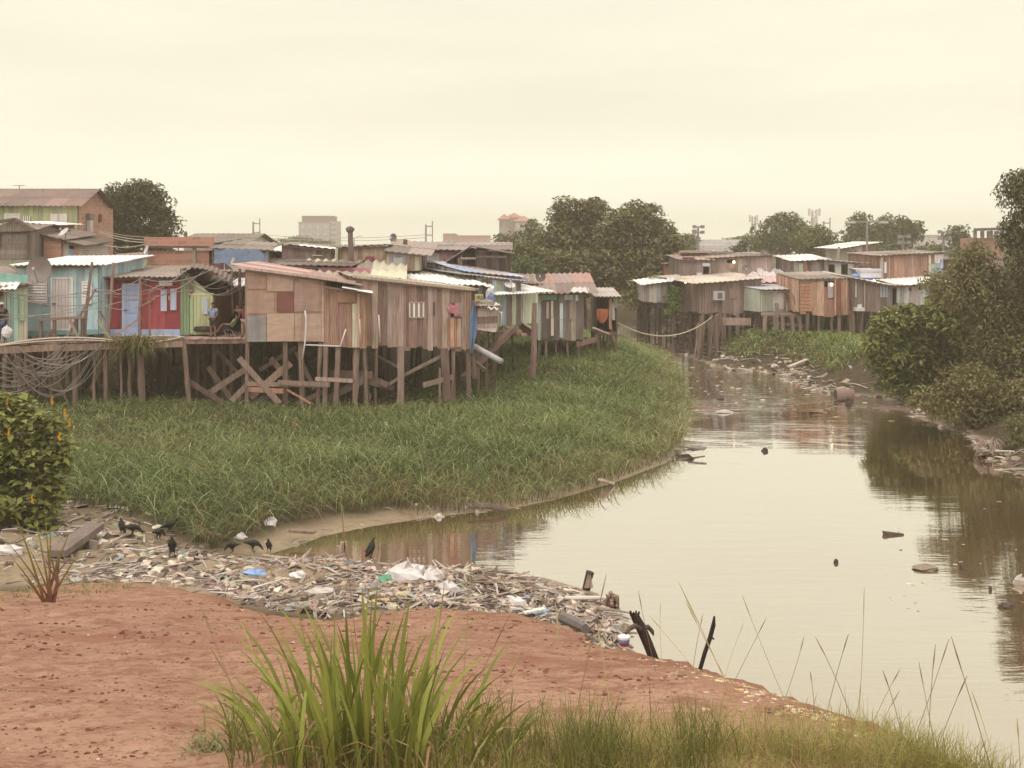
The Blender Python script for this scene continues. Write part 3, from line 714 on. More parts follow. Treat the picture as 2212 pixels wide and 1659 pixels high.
def dish(name, label, px, py, d, rad, col, face, arm=.8, armto=None, group=None, text=False):
    """satellite dish: bowl, feed arm, mast. face = direction the bowl looks"""
    rad *= DW(d)/d; c = P(px, py, d); fz = Vector(face).normalized(); rot = fz.to_track_quat('Z', 'Y').to_matrix()
    base = armto or (c+Vector((0, .05, -rad-.25)))
    t = thing(name, label, 'satellite dish', base, group)
    mb = MB(); n, m = 20, 4; vs = []; fs = []
    for side, o in ((1, 0.), (-1, -.02)):
        for i in range(m+1):
            r_ = rad*i/m
            for j in range(n):
                a = 2*math.pi*j/n; vs.append(c+rot @ Vector((r_*math.cos(a), r_*math.sin(a), .28*rad*(i/m)**2+o-.14*rad)))
    k = n*(m+1)
    for i in range(m):
        for j in range(n):
            fs.append((i*n+j, i*n+(j+1) % n, (i+1)*n+(j+1) % n, (i+1)*n+j)); fs.append((k+i*n+j, k+(i+1)*n+j, k+(i+1)*n+(j+1) % n, k+i*n+(j+1) % n))
    for j in range(n): fs.append((m*n+j, m*n+(j+1) % n, k+m*n+(j+1) % n, k+m*n+j))
    mb.add(vs, fs, col); b = mb.build('bowl', 'plastic', t, smooth=False)
    mb = MB(); f = c+fz*rad*.85
    mb.tube([c+rot @ Vector((0, -rad*.95, .1*rad)), f], .014, S(110, 105, 98), 5); mb.box(f, (.07, .07, .1), S(190, 185, 175)); mb.build('feed_arm', 'plastic', t)
    mb = MB(); mb.tube([c-fz*.14*rad, c-fz*(.14*rad+.12), base], [.03, .03, .03], S(150, 145, 135), 6); mb.build('mast', 'plastic', t)
    return t, b
def text_mesh(name, body, loc, size, col, h=None, rz=0., mat='paint', parent=None, shear=0., tilt=0.):
    cu = bpy.data.curves.new(name, 'FONT'); cu.body = body; cu.size = size; cu.align_x = 'CENTER'; cu.align_y = 'CENTER'; cu.extrude = .004
    o = bpy.data.objects.new(name, cu); COL.objects.link(o); o.matrix_world = Matrix.Translation(loc) @ Matrix.Rotation(rz, 4, 'Z') @ Matrix.Rotation(math.pi/2, 4, 'X') @ Matrix.Rotation(tilt, 4, 'Z')
    dg = bpy.context.evaluated_depsgraph_get(); dg.update(); me = bpy.data.meshes.new_from_object(o.evaluated_get(dg)); mw = o.matrix_world.copy()
    V = [mw @ v.co for v in me.vertices]; Fc = [tuple(p.vertices) for p in me.polygons]
    bpy.data.objects.remove(o); bpy.data.curves.remove(cu)
    return put_mesh(name, V, Fc, [col]*len(Fc), mat, parent)

# ------------------------------------------------------------------ LEFT BANK, front row
DK = 3.95
# walkway of boards on posts
wk = thing('walkway', 'raised plank walkway on thin posts in front of the teal and red houses', 'walkway', (*XY(130, 44.5), DK))
mb = MB(); rowp = [(-120, 41.2), (0, 42.4), (120, 43.8), (250, 45.0), (395, 46.4)]
for (pa, da), (pb, db) in zip(rowp[:-1], rowp[1:]):
    a, b = Vector((*XY(pa, da), DK)), Vector((*XY(pb, db), DK)); n_ = 14
    for i in range(n_):
        p, q = a.lerp(b, i/n_), a.lerp(b, (i+.94)/n_); bk = Vector((0, 2.6, 0)); jj = Vector((0, R.uniform(-.12, .08), 0)); u = Vector((0, 0, R.uniform(0, .015)))
        mb.hexa([p+jj, q+jj, q+bk, p+bk, p+jj+u+Vector((0, 0, .045)), q+jj+u+Vector((0, 0, .045)), q+bk+u+Vector((0, 0, .045)), p+bk+u+Vector((0, 0, .045))], jit(R.choice(W_BROWN+W_GREY), .2))
mb.build('deck', 'wood', wk)
mb = MB()
for (pa, da), (pb, db) in zip(rowp[:-1], rowp[1:]):
    mb.bar(Vector((*XY(pa, da), DK-.17)), Vector((*XY(pb, db), DK-.14)), .05, .24, jit(S(165, 138, 114), .12))
mb.build('edge_beam', 'wood', wk)
for px, dd_, ln in [(-30, 42.3, .1), (12, 42.6, -.1), (40, 43.2, .15), (66, 43.6, .3), (112, 43.9, -.05), (160, 44.4, .1), (205, 44.8, -.1), (228, 45.0, .05), (262, 45.4, 0), (278, 45.6, .05)]:
    post(wk, 'stilt', px, dd_, ztop=DK-.04, r=R.uniform(.045, .075), lean=ln*.5, square=R.random() < .4)
post(wk, 'stilt', 302, 45.6, ztop=DK, r=.13, lean=.1, square=False); post(wk, 'stilt', 396, 46.5, ztop=DK-.02, r=.1, lean=.25, square=False)
for k in range(22):
    px = R.uniform(-40, 400); dd_ = R.uniform(45.6, 51.5); x, y = XY(px, dd_); post(wk, 'stilt', px, dd_, ztop=DK-.02, r=R.uniform(.05, .09), lean=R.uniform(-.3, .3), col=jit(R.choice(SHADEP), .25))
for a, b in [((150, 870, 44.9), (186, 770, 44.9)), ((86, 800, 44.2), (60, 880, 44.0)), ((196, 840, 45.4), (232, 765, 45.4)), ((110, 780, 44.4), (150, 880, 44.4)), ((228, 790, 46), (190, 850, 46)), ((20, 770, 43.5), (60, 850, 43.5))]:
    brace(wk, a, b, .08, .04)
# rail frame and leaning poles standing on the walkway
rl = thing('handrail', 'rough wooden handrail frame on the walkway before the teal house', 'railing', (*XY(132, 44.4), DK+.05))
for px, top in ((88, 690), (118, 690), (165, 688), (178, 688)):
    post(rl, 'rail_post', px, 44.4, pytop=top, r=.05, zb=DK+.05)
mb = MB(); mb.bar(P(86, 691, 44.3), P(184, 685, 44.3), .07, .1, S(140, 114, 96)); mb.build('top_rail', 'wood', rl)
mb = MB(); mb.bar(P(92, 735, 44.3), P(116, 712, 44.3), .05, .1, S(120, 96, 80)); mb.build('brace', 'wood', rl); mb = MB(); mb.bar(P(150, 690, 44.25), P(170, 730, 44.25), .05, .1, S(150, 126, 104)); mb.build('brace', 'wood', rl)
def pole(label, a, b, r=.04, col=None, name='wooden_pole', cat='pole', sq=False, group=None, n=6):
    mb = MB(); p, q = P(*a), P(*b); c = col or jit(R.choice(POST), .15)
    if sq: mb.bar(p, q, r*2, r*2, c)
    else: mb.tube([p, p.lerp(q, .35)+Vector((R.uniform(-.04, .04), 0, 0)), p.lerp(q, .7)+Vector((R.uniform(-.04, .04), 0, 0)), q], [r, r, r*.92, r*.8], c, n)
    o = mb.build(name, 'wood', base=p); return tag(o, label, cat, group)
pole('long pole leaning in front of the teal house corner', (138, 742, 44.2), (208, 622, 45.2), .05)
pole('upright pole in front of the right corner of the teal house', (182, 730, 44.6), (199, 566, 45.3), .06)
pole('grey pole standing before the left end of the red house', (233, 722, 45.6), (245, 567, 45.9), .06)
pole('slim pole crossing in front of the light blue door', (302, 730, 45.9), (302, 596, 45.9), .055)
pole('short rusty pole right of the light blue door', (325, 735, 46.0), (322, 628, 46.0), .035, S(150, 92, 62))
pole('pale plank leaning low against the red house wall', (212, 690, 45.5), (236, 732, 45.5), .05, S(165, 165, 130), sq=True)
pole('thin slanting batten leading up to the blue door', (238, 734, 45.3), (306, 684, 46.0), .03, S(165, 130, 100), sq=True)
pole('dark stake propped beside the pale leaning plank', (216, 672, 45.8), (234, 704, 45.6), .03, sq=True)

# teal house
TEAL = [S(158, 190, 186), S(150, 182, 180), S(166, 196, 190)]
h = shack('plank_house', 'pale teal plank house with a white corrugated roof and white door', (40, 575, 727, 46.8), (213, 573, 722, 46.8), 5, TEAL, rise=.28, roof=[S(226, 222, 208), S(214, 210, 198)], jag=.02, mat='paint', w=(.22, .34), over=(.35, .2, .45, .2), ops=[])
h_teal = h
panel(h, 'door', 115, 602, 157, 710, S(196, 186, 172), frame=S(222, 214, 200), split=6, handle=True)
panel(h, 'shuttered_window', 57, 610, 101, 652, S(214, 204, 190), frame=S(206, 190, 170), slats=7)
panel(h, 'shuttered_window', 182, 610, 197, 654, S(214, 206, 192), frame=S(222, 214, 200), slats=7)
mb = MB(); mb.bar(on_wall(h, 42, 720, .1), on_wall(h, 212, 716, .1), .04, .16, S(110, 160, 150)); mb.build('base_board', 'paint', h.t)
stilts(h, [60, 85, 135, 200], 2)
dish('satellite_dish', 'big grey brown satellite dish in front of the teal house', 86, 583, 45.4, .56, S(128, 116, 104), (-.15, -1, .15), armto=P(58, 607, 45.4))
c = P(84, 573.5, 45.4-.02); text_mesh('dish_text', 'SKY', c+Vector((0, -.03, 0)), .17, S(170, 60, 55), rz=0)  # placed on the bowl
tx = bpy.data.objects['dish_text']; tx.parent = bpy.data.objects['satellite_dish']; tx.location = Vector(tx.location)-bpy.data.objects['satellite_dish'].location
# kiosk at the far left
h = shack('kiosk', 'small green and yellow striped kiosk with an awning at the walkway end', (14, 618, 748, 43.6), (57, 614, 745, 44.3), 3.5, [S(150, 180, 150), S(214, 206, 160), S(130, 176, 160), S(196, 186, 150), S(120, 160, 140)], rise=.5, roof=FIBRE, mat='paint', w=(.1, .18), over=(.3, .3, .3, .2), ridge='v')
panel(h, 'shutter', 42, 638, 51, 690, S(176, 176, 120), frame=S(110, 170, 150))
a, b = P(-30, 627, 42.6), P(34, 625, 43.0); mb = MB(); mb.sheet(a, b, P(46, 606, 44.1), P(-30, 608, 43.8), .16, .02, ZINC, rows=1); mb.build('awning', 'metal', h.t)
mb = MB(); mb.bar(P(-30, 596, 43.6), P(60, 603, 44.0), .05, .3, S(110, 170, 150)); mb.build('fascia_board', 'paint', h.t)
h = shack('plank_house', 'dark brown doorway wall behind the man at the left edge', (-40, 628, 748, 43.9), (13, 622, 748, 44.0), 2.5, [S(120, 60, 50), S(150, 120, 100)], rise=.3, roof=FIBRE, mat='wood', ops=[(-30, 640, 12, 747)])
# red house
RED = [S(150, 36, 46), S(142, 34, 42), S(158, 42, 50)]
h = shack('plank_house', 'crimson plank house with a light blue door', (213, 600, 725, 48.0), (391, 598, 725, 48.2), 5.5, RED, rise=.3, roof=FIBRE, mat='paint', jag=.0, w=(.5, .8), over=(.55, .1, .25, .2), wl=.19)
h_red = h
panel(h, 'door', 270.5, 617, 300, 722, S(150, 170, 200), frame=S(158, 180, 206), fw=.09, handle=True)
for y0 in (628, 655, 683):
    panel(h, 'door_panel', 276, y0, 296, y0+20, S(142, 163, 195), off=.1, parent=[o for o in h.t.children if o.name.startswith('door')][0])
panel(h, 'window', 350.5, 627, 360, 670, S(165, 185, 210), frame=S(196, 176, 196), fw=.03)
panel(h, 'window', 371.5, 625, 381, 668, S(165, 185, 210), frame=S(196, 176, 196), fw=.03)
for x0, x1 in ((214, 268), (307, 340), (340, 372), (372, 390)):
    panel(h, 'base_panel', x0, 711, x1, 727, S(150, 172, 200), off=.08)
sg = thing('house_sign', 'blank white board fixed above the narrow windows of the red house', 'sign', on_wall(h, 360, 617, .1)); mb = MB(); mb.box(on_wall(h, 360, 611, .12), (27*42/F, .05, 12*42/F), S(214, 210, 196)); mb.build('board', 'paint', sg)
mb = MB(); mb.box(on_wall(h, 360, 611, .09), (29*42/F, .03, 14*42/F), S(170, 160, 140)); mb.build('backing', 'paint', sg)
lt = thing('wall_lantern', 'small ochre lantern hanging on the crimson wall', 'lantern', on_wall(h, 325, 654, .15)); mb = MB(); mb.box(on_wall(h, 325, 652, .15), (.12, .1, .13), S(170, 140, 60)); mb.build('lamp_body', 'plastic', lt); mb = MB(); mb.lathe(on_wall(h, 325, 648, .15), [(.09, 0), (.02, .1)], S(140, 110, 50), 8); mb.build('cap', 'plastic', lt)
mb = MB(); mb.tube([on_wall(h, 367.5, y, .13) for y in (639, 643, 648)], .03, S(190, 170, 90), 6); tag(mb.build('wall_ornament', 'plastic'), 'slim yellow ornament between the two narrow windows', 'ornament')
stilts(h, None, 2)
# green house
GREEN = [S(128, 156, 104), S(120, 148, 98), S(134, 160, 108)]; LIME = [S(176, 182, 120), S(184, 190, 128), S(170, 178, 116)]
h = shack('plank_house', 'small lime green house with a light blue shutter beside the red one', (391, 580, 724, 48.2), (463, 640, 722, 48.0), 4.5, GREEN+LIME, rise=(.2, .2), roof=W_DARK, mat='paint', jag=0, w=(.3, .5), roof_on=False, sidepal=[S(104, 60, 54), S(92, 70, 60)])
h_green = h
panel(h, 'front_panel', 414, 636, 462, 722, S(180, 186, 124), off=.09, split=7)
panel(h, 'trim', 411, 633, 463, 637, S(200, 190, 130), off=.1); panel(h, 'door', 413, 643, 420, 720, S(150, 176, 112), off=.12)
panel(h, 'side_panel', 392, 590, 411, 723, S(126, 152, 102), off=.085, split=3); panel(h, 'post_board', 412, 596, 419, 634, S(130, 96, 90), off=.12)
panel(h, 'shutter', 443, 644, 450, 676, S(170, 188, 200), off=.13, frame=S(200, 206, 196), fw=.03)
mb = MB(); mb.sheet(P(384, 598, 47.4), P(412, 580, 47.4), P(412, 572, 52), P(384, 584, 52), .18, .02, FIBRE, rows=1); mb.sheet(P(412, 580, 47.5), P(500, 617, 47.3), P(505, 600, 52), P(412, 570, 52), .18, .03, [S(96, 74, 66), S(110, 84, 72)], 'v', rows=1, curl=.12, sag=-.18); mb.build('roof', 'metal', h.t)
# deck and recess
dk = thing('porch_deck', 'pinkish plank porch where the children sit', 'porch', (*XY(460, 48), DK))
mb = MB()
for i in range(24):
    t0, t1 = i/24, (i+.95)/24; a, b = Vector((*XY(388, 46.5), DK)), Vector((*XY(533, 46.9), DK)); p, q = a.lerp(b, t0), a.lerp(b, t1); bk = Vector((0, 5.2, 0)); jj = Vector((0, R.uniform(-.1, .06), 0)); u = Vector((0, 0, .05))
    mb.hexa([p+jj, q+jj, q+bk, p+bk, p+jj+u, q+jj+u, q+bk+u, p+bk+u], jit(R.choice([S(176, 140, 124), S(160, 124, 110), S(186, 152, 134)]), .15))
mb.build('deck', 'wood', dk); mb = MB(); mb.bar(Vector((*XY(388, 46.6), DK-.09)), Vector((*XY(533, 47.0), DK-.09)), .06, .16, S(150, 112, 100)); mb.build('edge_beam', 'wood', dk)
for px, dd_ in ((430, 49), (462, 48.4), (500, 49.5), (418, 50.5), (480, 51), (520, 50.5), (445, 51.8)): post(dk, 'stilt', px, dd_, ztop=DK, r=.07, lean=R.uniform(-.15, .15))
for a, b, w_ in [((452, 849, 46.6), (532, 796, 46.6), .22), ((404, 821, 46.8), (486, 874, 46.2), .2), ((449, 792, 47.8), (500, 862, 47.8), .2), ((460, 748, 48.5), (520, 812, 48.5), .16)]: brace(dk, a, b, w_)
h = shack('plank_house', 'dark wine coloured house at the back of the porch with a dark door', (462, 612, 718, 50.6), (515, 624, 718, 50.8), 3, [S(110, 40, 46), S(100, 36, 42)], rise=.3, roof=W_DARK, mat='paint', jag=0, w=(.3, .5))
panel(h, 'door', 473, 630, 496, 716, S(78, 60, 46), off=.09); panel(h, 'door_curtain', 488, 640, 494, 675, S(160, 125, 50), mat='cloth', off=.13); panel(h, 'door_post', 498, 622, 504, 716, S(150, 90, 92), off=.11)
panel(h, 'small_window', 490, 622, 495, 632, S(180, 180, 165), off=.14)
h = shack('plank_house', 'narrow patched wall of pale boards at the porch end', (505, 618, 716, 51.2), (560, 620, 716, 51.2), 2.5, [S(180, 150, 120), S(150, 120, 104), S(196, 176, 150), S(130, 96, 88)], rise=.3, roof=ZINC, mat='wood', style='h', jag=0)
h = shack('plank_house', 'cream gable wall with crooked posts above the porch', (450, 584, 640, 54), (560, 590, 640, 54), 5, [S(190, 166, 136), S(176, 152, 126)], rise=.5, roof=FIBRE, mat='ply', jag=0, w=(.6, .9), floor=False)
pole('crooked grey pole rising above the porch', (520, 716, 50.4), (518, 576, 50.4), .07); pole('thin pole beside the crooked one above the porch', (501, 716, 50.0), (502, 584, 50.0), .04)
tyre = MB(); tyre.lathe(P(447, 716, 48.2)+Vector((0, 0, 0)), [(.2, .02), (.46, .02), (.5, .1), (.46, .2), (.24, .22), (.2, .15), (.2, .02)], S(46, 36, 34), 14); tag(tyre.build('rubber_mat', 'plastic'), 'black bundle lying at the edge of the porch by the green house', 'bundle')

# plywood house
PLY = [S(176, 140, 112), S(168, 132, 104), S(182, 148, 120)]
h = shack('plywood_house', 'tan plywood house on stilts with a red brown shutter', (532, 580, 738, 46.5), (700, 606, 738, 46.8), 6, PLY, rise=(0.05, 0.05), roof=[S(160, 120, 108), S(172, 134, 120), S(150, 116, 104)], ops=[], mat='ply', jag=.0, w=(.85, 1.2), ridge='u', over=(.2, .55, 1.4, .2), wl=.2, panel=1.4)
h_ply = h
for (x0, y0, x1, y1, c) in [(535, 612, 575, 624, S(168, 130, 108)), (636, 610, 694, 673, S(164, 128, 108)), (536, 676, 694, 677.5, S(140, 112, 92)), (577, 677, 636, 737, S(184, 150, 120)), (637, 677, 694, 737, S(178, 144, 118)), (577, 590, 634, 629, S(180, 146, 118))]:
    panel(h, 'plywood_sheet', x0, y0, x1, y1, c, 'ply', off=.066, th=.012)
panel(h, 'plywood_patch', 535, 681, 575, 738, S(140, 136, 132), 'ply', off=.072, th=.012)
panel(h, 'shutter', 598.5, 631.5, 635, 673, S(128, 72, 62), 'ply', off=.085, th=.03)
mb = MB(); mb.bar(P(508, 576, 46.0), P(768, 610, 46.4), .05, .1, S(190, 160, 140)); mb.build('barge_board', 'wood', h.t)
stilts(h, [535, 617, 691, 704, 650], 3, r=.075)
for a, b, w_, c in [((516, 773, 46.6), (604, 872, 46.3), .22, None), ((540, 858, 46.9), (628, 784, 46.9), .26, S(160, 132, 110)), ((585, 773, 47.4), (632, 832, 47.4), .22, None), ((620, 842, 46.3), (672, 872, 46.1), .07, S(170, 120, 84)),
                    ((533, 829, 46.5), (709, 833, 46.5), .16, S(150, 122, 102)), ((600, 826, 46.4), (712, 831, 46.4), .18, S(138, 112, 96)), ((537, 841, 46.45), (612, 845, 46.45), .18, S(176, 122, 86)), ((681, 818, 46.5), (762, 823, 46.6), .14, S(170, 144, 120)),
                    ((500, 866, 46.4), (545, 820, 46.8), .2, None), ((560, 800, 48.5), (640, 750, 48.5), .16, None), ((640, 760, 48), (680, 840, 48), .16, None), ((548, 872, 46.8), (620, 836, 46.9), .18, None), ((640, 872, 46.9), (700, 846, 47.1), .18, None)]:
    brace(h.t, a, b, w_, .045, c)
# plank annex of the plywood house
h2 = shack('plank_annex', 'brown plank annex with a white sheet roof joined to the plywood house', (698, 616, 748, 46.9), (790, 632, 752, 47.2), 3.0, [S(160, 118, 90), S(172, 130, 100), S(150, 110, 86)], rise=(.05, .05), roof=[S(206, 202, 194)], mat='wood', jag=.03, w=(.22, .4), over=(.5, -.7, .25, .2), ridge='u', panel=3)
panel(h2, 'pale_board', 761, 656, 771, 750, S(196, 186, 150), 'wood', off=.09); panel(h2, 'plywood_sheet', 728, 630, 768, 653, S(160, 116, 88), 'ply', off=.085); panel(h2, 'corner_board', 771.5, 634, 777, 750, S(190, 160, 130), 'wood', off=.1)
stilts(h2, [731, 768, 774, 787], 2, r=.075)
for a, b, w_ in [((700, 866, 47.2), (790, 818, 47.4), .26), ((760, 815, 47.8), (850, 838, 48.4), .22), ((682, 819, 47.0), (766, 822, 47.2), .16), ((712, 808, 47.6), (805, 810, 47.9), .3)]: brace(h2.t, a, b, w_)
def pipe(label, pts, r, col, name='pvc_pipe', cat='pipe', n=8, group=None):
    mb = MB(); mb.tube([P(*p) for p in pts], r, col, n); return tag(mb.build(name, 'plastic', smooth=True), label, cat, group)
pipe('thin white pipe running down the plywood wall and bent below the floor', [(659, 671, 46.2), (661, 690, 46.2), (660, 722, 46.2), (658, 746, 46.2), (653, 775, 46.2)], .032, S(206, 200, 188))
pipe('white pipe along the annex bottom that turns up at its end', [(658, 745, 46.25), (735, 748, 46.5), (747, 711, 46.5)], .03, S(206, 200, 188))
pipe('thin white pipe on the left part of the long brown wall', [(818, 680, 47.2), (821, 740, 47.2)], .03, S(206, 186, 160))
pipe('short pale pipe beside the annex corner board', [(777, 690, 46.9), (779, 745, 46.9)], .025, S(206, 180, 156))

# long brown plank house
LONG = [S(160, 132, 112), S(148, 116, 96), S(172, 146, 126), S(150, 124, 108), S(138, 108, 92), S(180, 156, 134)]
h = shack('plank_house', 'long brown plank house on stilts with a white barred window', (766, 600, 748, 47.9), (1017, 626, 751, 49.4), 6.5, LONG, rise=(.1, .1), roof=[S(160, 150, 120), S(150, 138, 112)], jag=.16, w=(.17, .27), over=(.2, .2, .3, .2), ops=[(971, 654, 982, 686)], ridge='v')
h_long = h
panel(h, 'window_backing', 882, 653, 916, 686, S(150, 126, 110), 'wood', off=.062, th=.02, split=5); window_hole(h, 882, 653, 916, 686, S(170, 150, 130), bars=4); window_hole(h, 971, 654, 982, 686, S(150, 118, 90))
panel(h, 'open_shutter', 982, 654, 999, 684, S(160, 150, 124), 'wood', off=.09, split=2)
panel(h, 'orange_board', 966, 687, 971, 748, S(170, 108, 70), 'wood', off=.085); panel(h, 'orange_board', 981, 688, 985, 750, S(176, 112, 72), 'wood', off=.085); panel(h, 'new_board', 972, 688, 980, 749, S(190, 152, 118), 'wood', off=.085); panel(h, 'new_board', 986, 688, 995, 749, S(176, 146, 118), 'wood', off=.085)
panel(h, 'dark_board', 878, 618, 882, 748, S(120, 78, 66), 'wood', off=.085); panel(h, 'slot', 936, 652, 938, 682, S(60, 44, 38), 'wood', off=.08)
for x in (1003, 1006.5, 1010, 1014): panel(h, 'batten', x, 630, x+1.6, 752+R.uniform(-5, 6), S(186, 150, 116), 'wood', off=.1)
mb = MB(); mb.bar(P(762, 597, 47.4), P(1028, 626, 49.0), .05, .1, S(176, 156, 130)); mb.build('barge_board', 'wood', h.t)
stilts(h, [787, 812, 866, 961, 979, 1012], 3, r=.085)
post(h.t, 'stilt', 866, 47.9, pytop=748, r=.12); post(h.t, 'stilt', 960, 49.0, pytop=752, r=.15, lean=.15)
for a, b, w_ in [((871, 811, 48.2), (957, 767, 49.0), .13), ((838, 832, 48.2), (872, 809, 48.2), .12), ((808, 765, 49.4), (868, 797, 48.6), .1), ((806, 818, 48.2), (838, 832, 48.0), .22), ((914, 832, 48.4), (978, 814, 49.0), .2), ((780, 836, 49), (800, 858, 47.6), .2)]: brace(h.t, a, b, w_)
post(h.t, 'stilt', 950, 48.4, pytop=795, r=.04); post(h.t, 'stilt', 982, 49.0, pytop=760, r=.03, lean=-.15)
pk = MB(); q = on_wall(h, 977, 663, .12)
for i in range(7): pk.blob(q+Vector((R.uniform(-.15, .18), 0, -R.uniform(0, .22))), (.12, .03, .14), S(190, 110, 116), 7, 4, .3)
tag(pk.build('hanging_cloth', 'cloth'), 'pink cloth hanging in the right hand window of the long brown house', 'cloth')
# blue tarp hanging at the corner
def rag(name, label, outline, d, col, mat='cloth', amp=.06, cat='tarp', cols=6, group=None, dz=0.):
    """hanging sheet: outline rows of (py, pxl, pxr)"""
    vs = []; m = 7
    for i, (py, a, b) in enumerate(outline):
        for j in range(m):
            px = a+(b-a)*j/(m-1); vs.append(P(px, py, d)+Vector((0, math.sin(j*1.7+i*.5)*amp+R.uniform(-.02, .02)+dz*i, 0)))
    n = len(vs); vs2 = vs+[v+Vector((0, .012, 0)) for v in vs]; fs = []
    k = len(outline)
    for i in range(k-1):
        for j in range(m-1):
            q = (i*m+j, i*m+j+1, (i+1)*m+j+1, (i+1)*m+j); fs += [q[::-1], tuple(x+n for x in q)]
    border = [(0*m+j) for j in range(m)]+[i*m+m-1 for i in range(1, k)]+[(k-1)*m+j for j in range(m-2, -1, -1)]+[i*m for i in range(k-2, 0, -1)]
    for a, b in zip(border, border[1:]+border[:1]): fs.append((a, b, b+n, a+n))
    mb = MB(); mb.add(vs2, fs, col); return tag(mb.build(name, mat, smooth=False), label, cat, group)
rag('blue_tarp', 'torn blue tarp hanging from the right corner of the long brown house', [(651, 1019, 1025), (666, 1018, 1028), (682, 1015, 1030), (700, 1013.5, 1031), (722, 1013, 1029), (738, 1015, 1026), (752, 1016, 1023), (764, 1018, 1021)], 48.7, S(92, 130, 162))
pipe('fat grey drain pipe jutting out over the grass', [(1024, 748, 49.5), (1036, 755, 49.2), (1060, 768, 48.6), (1083, 781, 48.0)], .115, S(160, 154, 148), 'drain_pipe', n=12)
pole('round post under the blue tarp', (1026, 818, 49.6), (1024, 748, 49.6), .1); pole('diagonal prop running down into the grass behind the drain pipe', (1000, 818, 49.8), (1112, 706, 55.0), .11, S(112, 86, 74), sq=True); pole('second diagonal prop crossing low beside the drain pipe', (1048, 800, 50.2), (985, 752, 50.8), .07, S(120, 96, 82), sq=True)
pole('tall rough mooring post standing alone in the grass', (1150, 818, 57.0), (1155, 655, 57.6), .15, S(128, 100, 86)); pole('short stub post next to the tall post in the grass', (1145, 806, 57.2), (1145, 790, 57.2), .1)
pole('twig stake in the grass right of the drain pipe post', (1029, 812, 49.4), (1022, 770, 49.5), .03)
# ------------------------------------------------------------------ LEFT BANK, houses right of the long house
MULTI = [S(160, 186, 176), S(130, 112, 100), S(168, 180, 140), S(110, 96, 88), S(150, 176, 184), S(190, 176, 146), S(150, 130, 114)]
h = shack('patchwork_house', 'patchwork house of teal grey and green boards behind the clutter', (1030, 598, 705, 57), (1124, 608, 702, 58.5), 5, MULTI, rise=.25, roof=[S(170, 160, 150), S(120, 130, 150), S(150, 140, 130)], w=(.2, .32), jag=.08, over=(.3, .9, .3, .2)); stilts(h, None, 2)
h = shack('plank_house', 'low cream and mint plank house tucked behind the tall post', (1121, 624, 701, 60), (1160, 622, 697, 61), 4, [S(196, 198, 160), S(206, 204, 172), S(170, 186, 150)], rise=.5, roof=ZINC, w=(.14, .2), jag=.03, mat='paint', over=(1.4, 2.6, -.1, .2)); stilts(h, None, 2)
h = shack('patchwork_house', 'grey patchwork plank house with a rusty fibre roof near the water', (1158, 633, 731, 66), (1259, 631, 736, 66), 5.5, [S(120, 102, 92), S(136, 118, 106), S(104, 90, 82), S(150, 132, 118), S(176, 160, 132), S(112, 100, 92)], rise=(.75, .75), roof=[S(134, 108, 96), S(122, 98, 88), S(146, 116, 102), S(158, 112, 98)], w=(.2, .34), jag=.14, over=(.5, 1.0, .75, .2), sidepal=[S(170, 150, 130), S(186, 150, 140), S(186, 190, 186), S(140, 120, 104), S(196, 186, 150)], wl=.28, amp=.04)
h_m = h
for x0, y0, x1, y1, c in [(1166, 632, 1203, 648, S(112, 150, 108)), (1162, 655, 1167, 735, S(150, 176, 166)), (1190, 650, 1195, 685, S(196, 186, 140)), (1190, 686, 1196, 725, S(206, 184, 164)), (1209, 655, 1216, 690, S(176, 196, 194)), (1209, 691, 1216, 729, S(170, 188, 178)), (1219, 636, 1238, 648, S(180, 184, 176)), (1243, 637, 1249, 650, S(206, 216, 216)), (1180, 652, 1186, 688, S(176, 142, 130)), (1230, 650, 1240, 690, S(150, 130, 116)), (1160, 638, 1164, 654, S(160, 180, 166))]:
    panel(h, 'painted_board', x0, y0, x1, y1, c, 'paint', off=.085, split=max(1, int((x1-x0)/7)) if x1-x0 > 9 else False)
stilts(h, [1166, 1180, 1200, 1225, 1251], 3)
mb = MB(); mb.sheet(P(1230, 631.5, 65.0), P(1271, 632, 65.0), P(1272, 621, 67.0), P(1238, 621, 67.0), .25, .04, [S(196, 190, 176)], rows=1); mb.build('grey_roof_sheet', 'metal', h.t)
mb = MB(); mb.bar(P(1247, 744, 65.6), P(1288, 733, 70.5), .08, .25, S(150, 110, 96)); mb.build('side_beam', 'wood', h.t)
post(h.t, 'stilt', 1276, 70, pytop=738, r=.07)
h = shack('open_hut', 'open lean-to hut with an orange cloth at the end of the row', (1289, 640, 722, 71), (1332, 640, 722, 71), 4, [S(120, 92, 78), S(104, 80, 70)], rise=.25, roof=[S(176, 166, 146), S(160, 150, 132)], ops=[(1290, 644, 1331, 716)], w=(.2, .3), over=(.5, .2, .2, .2)); stilts(h, [1292, 1312, 1330], 2)
panel(h, 'corner_post', 1315, 645, 1321, 711, S(176, 140, 112), 'wood', off=.1); panel(h, 'side_board', 1324, 640, 1333, 666, S(120, 140, 96), 'paint', off=.09)
rag('orange_cloth', 'orange cloth hanging inside the open hut', [(667, 1289, 1314), (680, 1289, 1314), (690, 1291, 1310), (698, 1297, 1304)], 70.6, S(190, 100, 40), cat='cloth')
rag('white_cloth', 'pale cloth hanging at the outer corner of the open hut', [(655, 1322, 1326), (672, 1322, 1329), (690, 1322, 1329), (692, 1324, 1327)], 70.3, S(190, 186, 176), cat='cloth')
pole('corner post at the waterside end of the open hut', (1326, 742, 71), (1322, 706, 71), .06); pole('white pipe slanting off the patchwork house corner', (1281, 708, 66), (1315, 721, 69), .05, S(190, 180, 166)); pole('short black post in the grass beside the slanting pipe', (1311, 755, 70), (1311, 718, 70), .1, S(80, 66, 60))
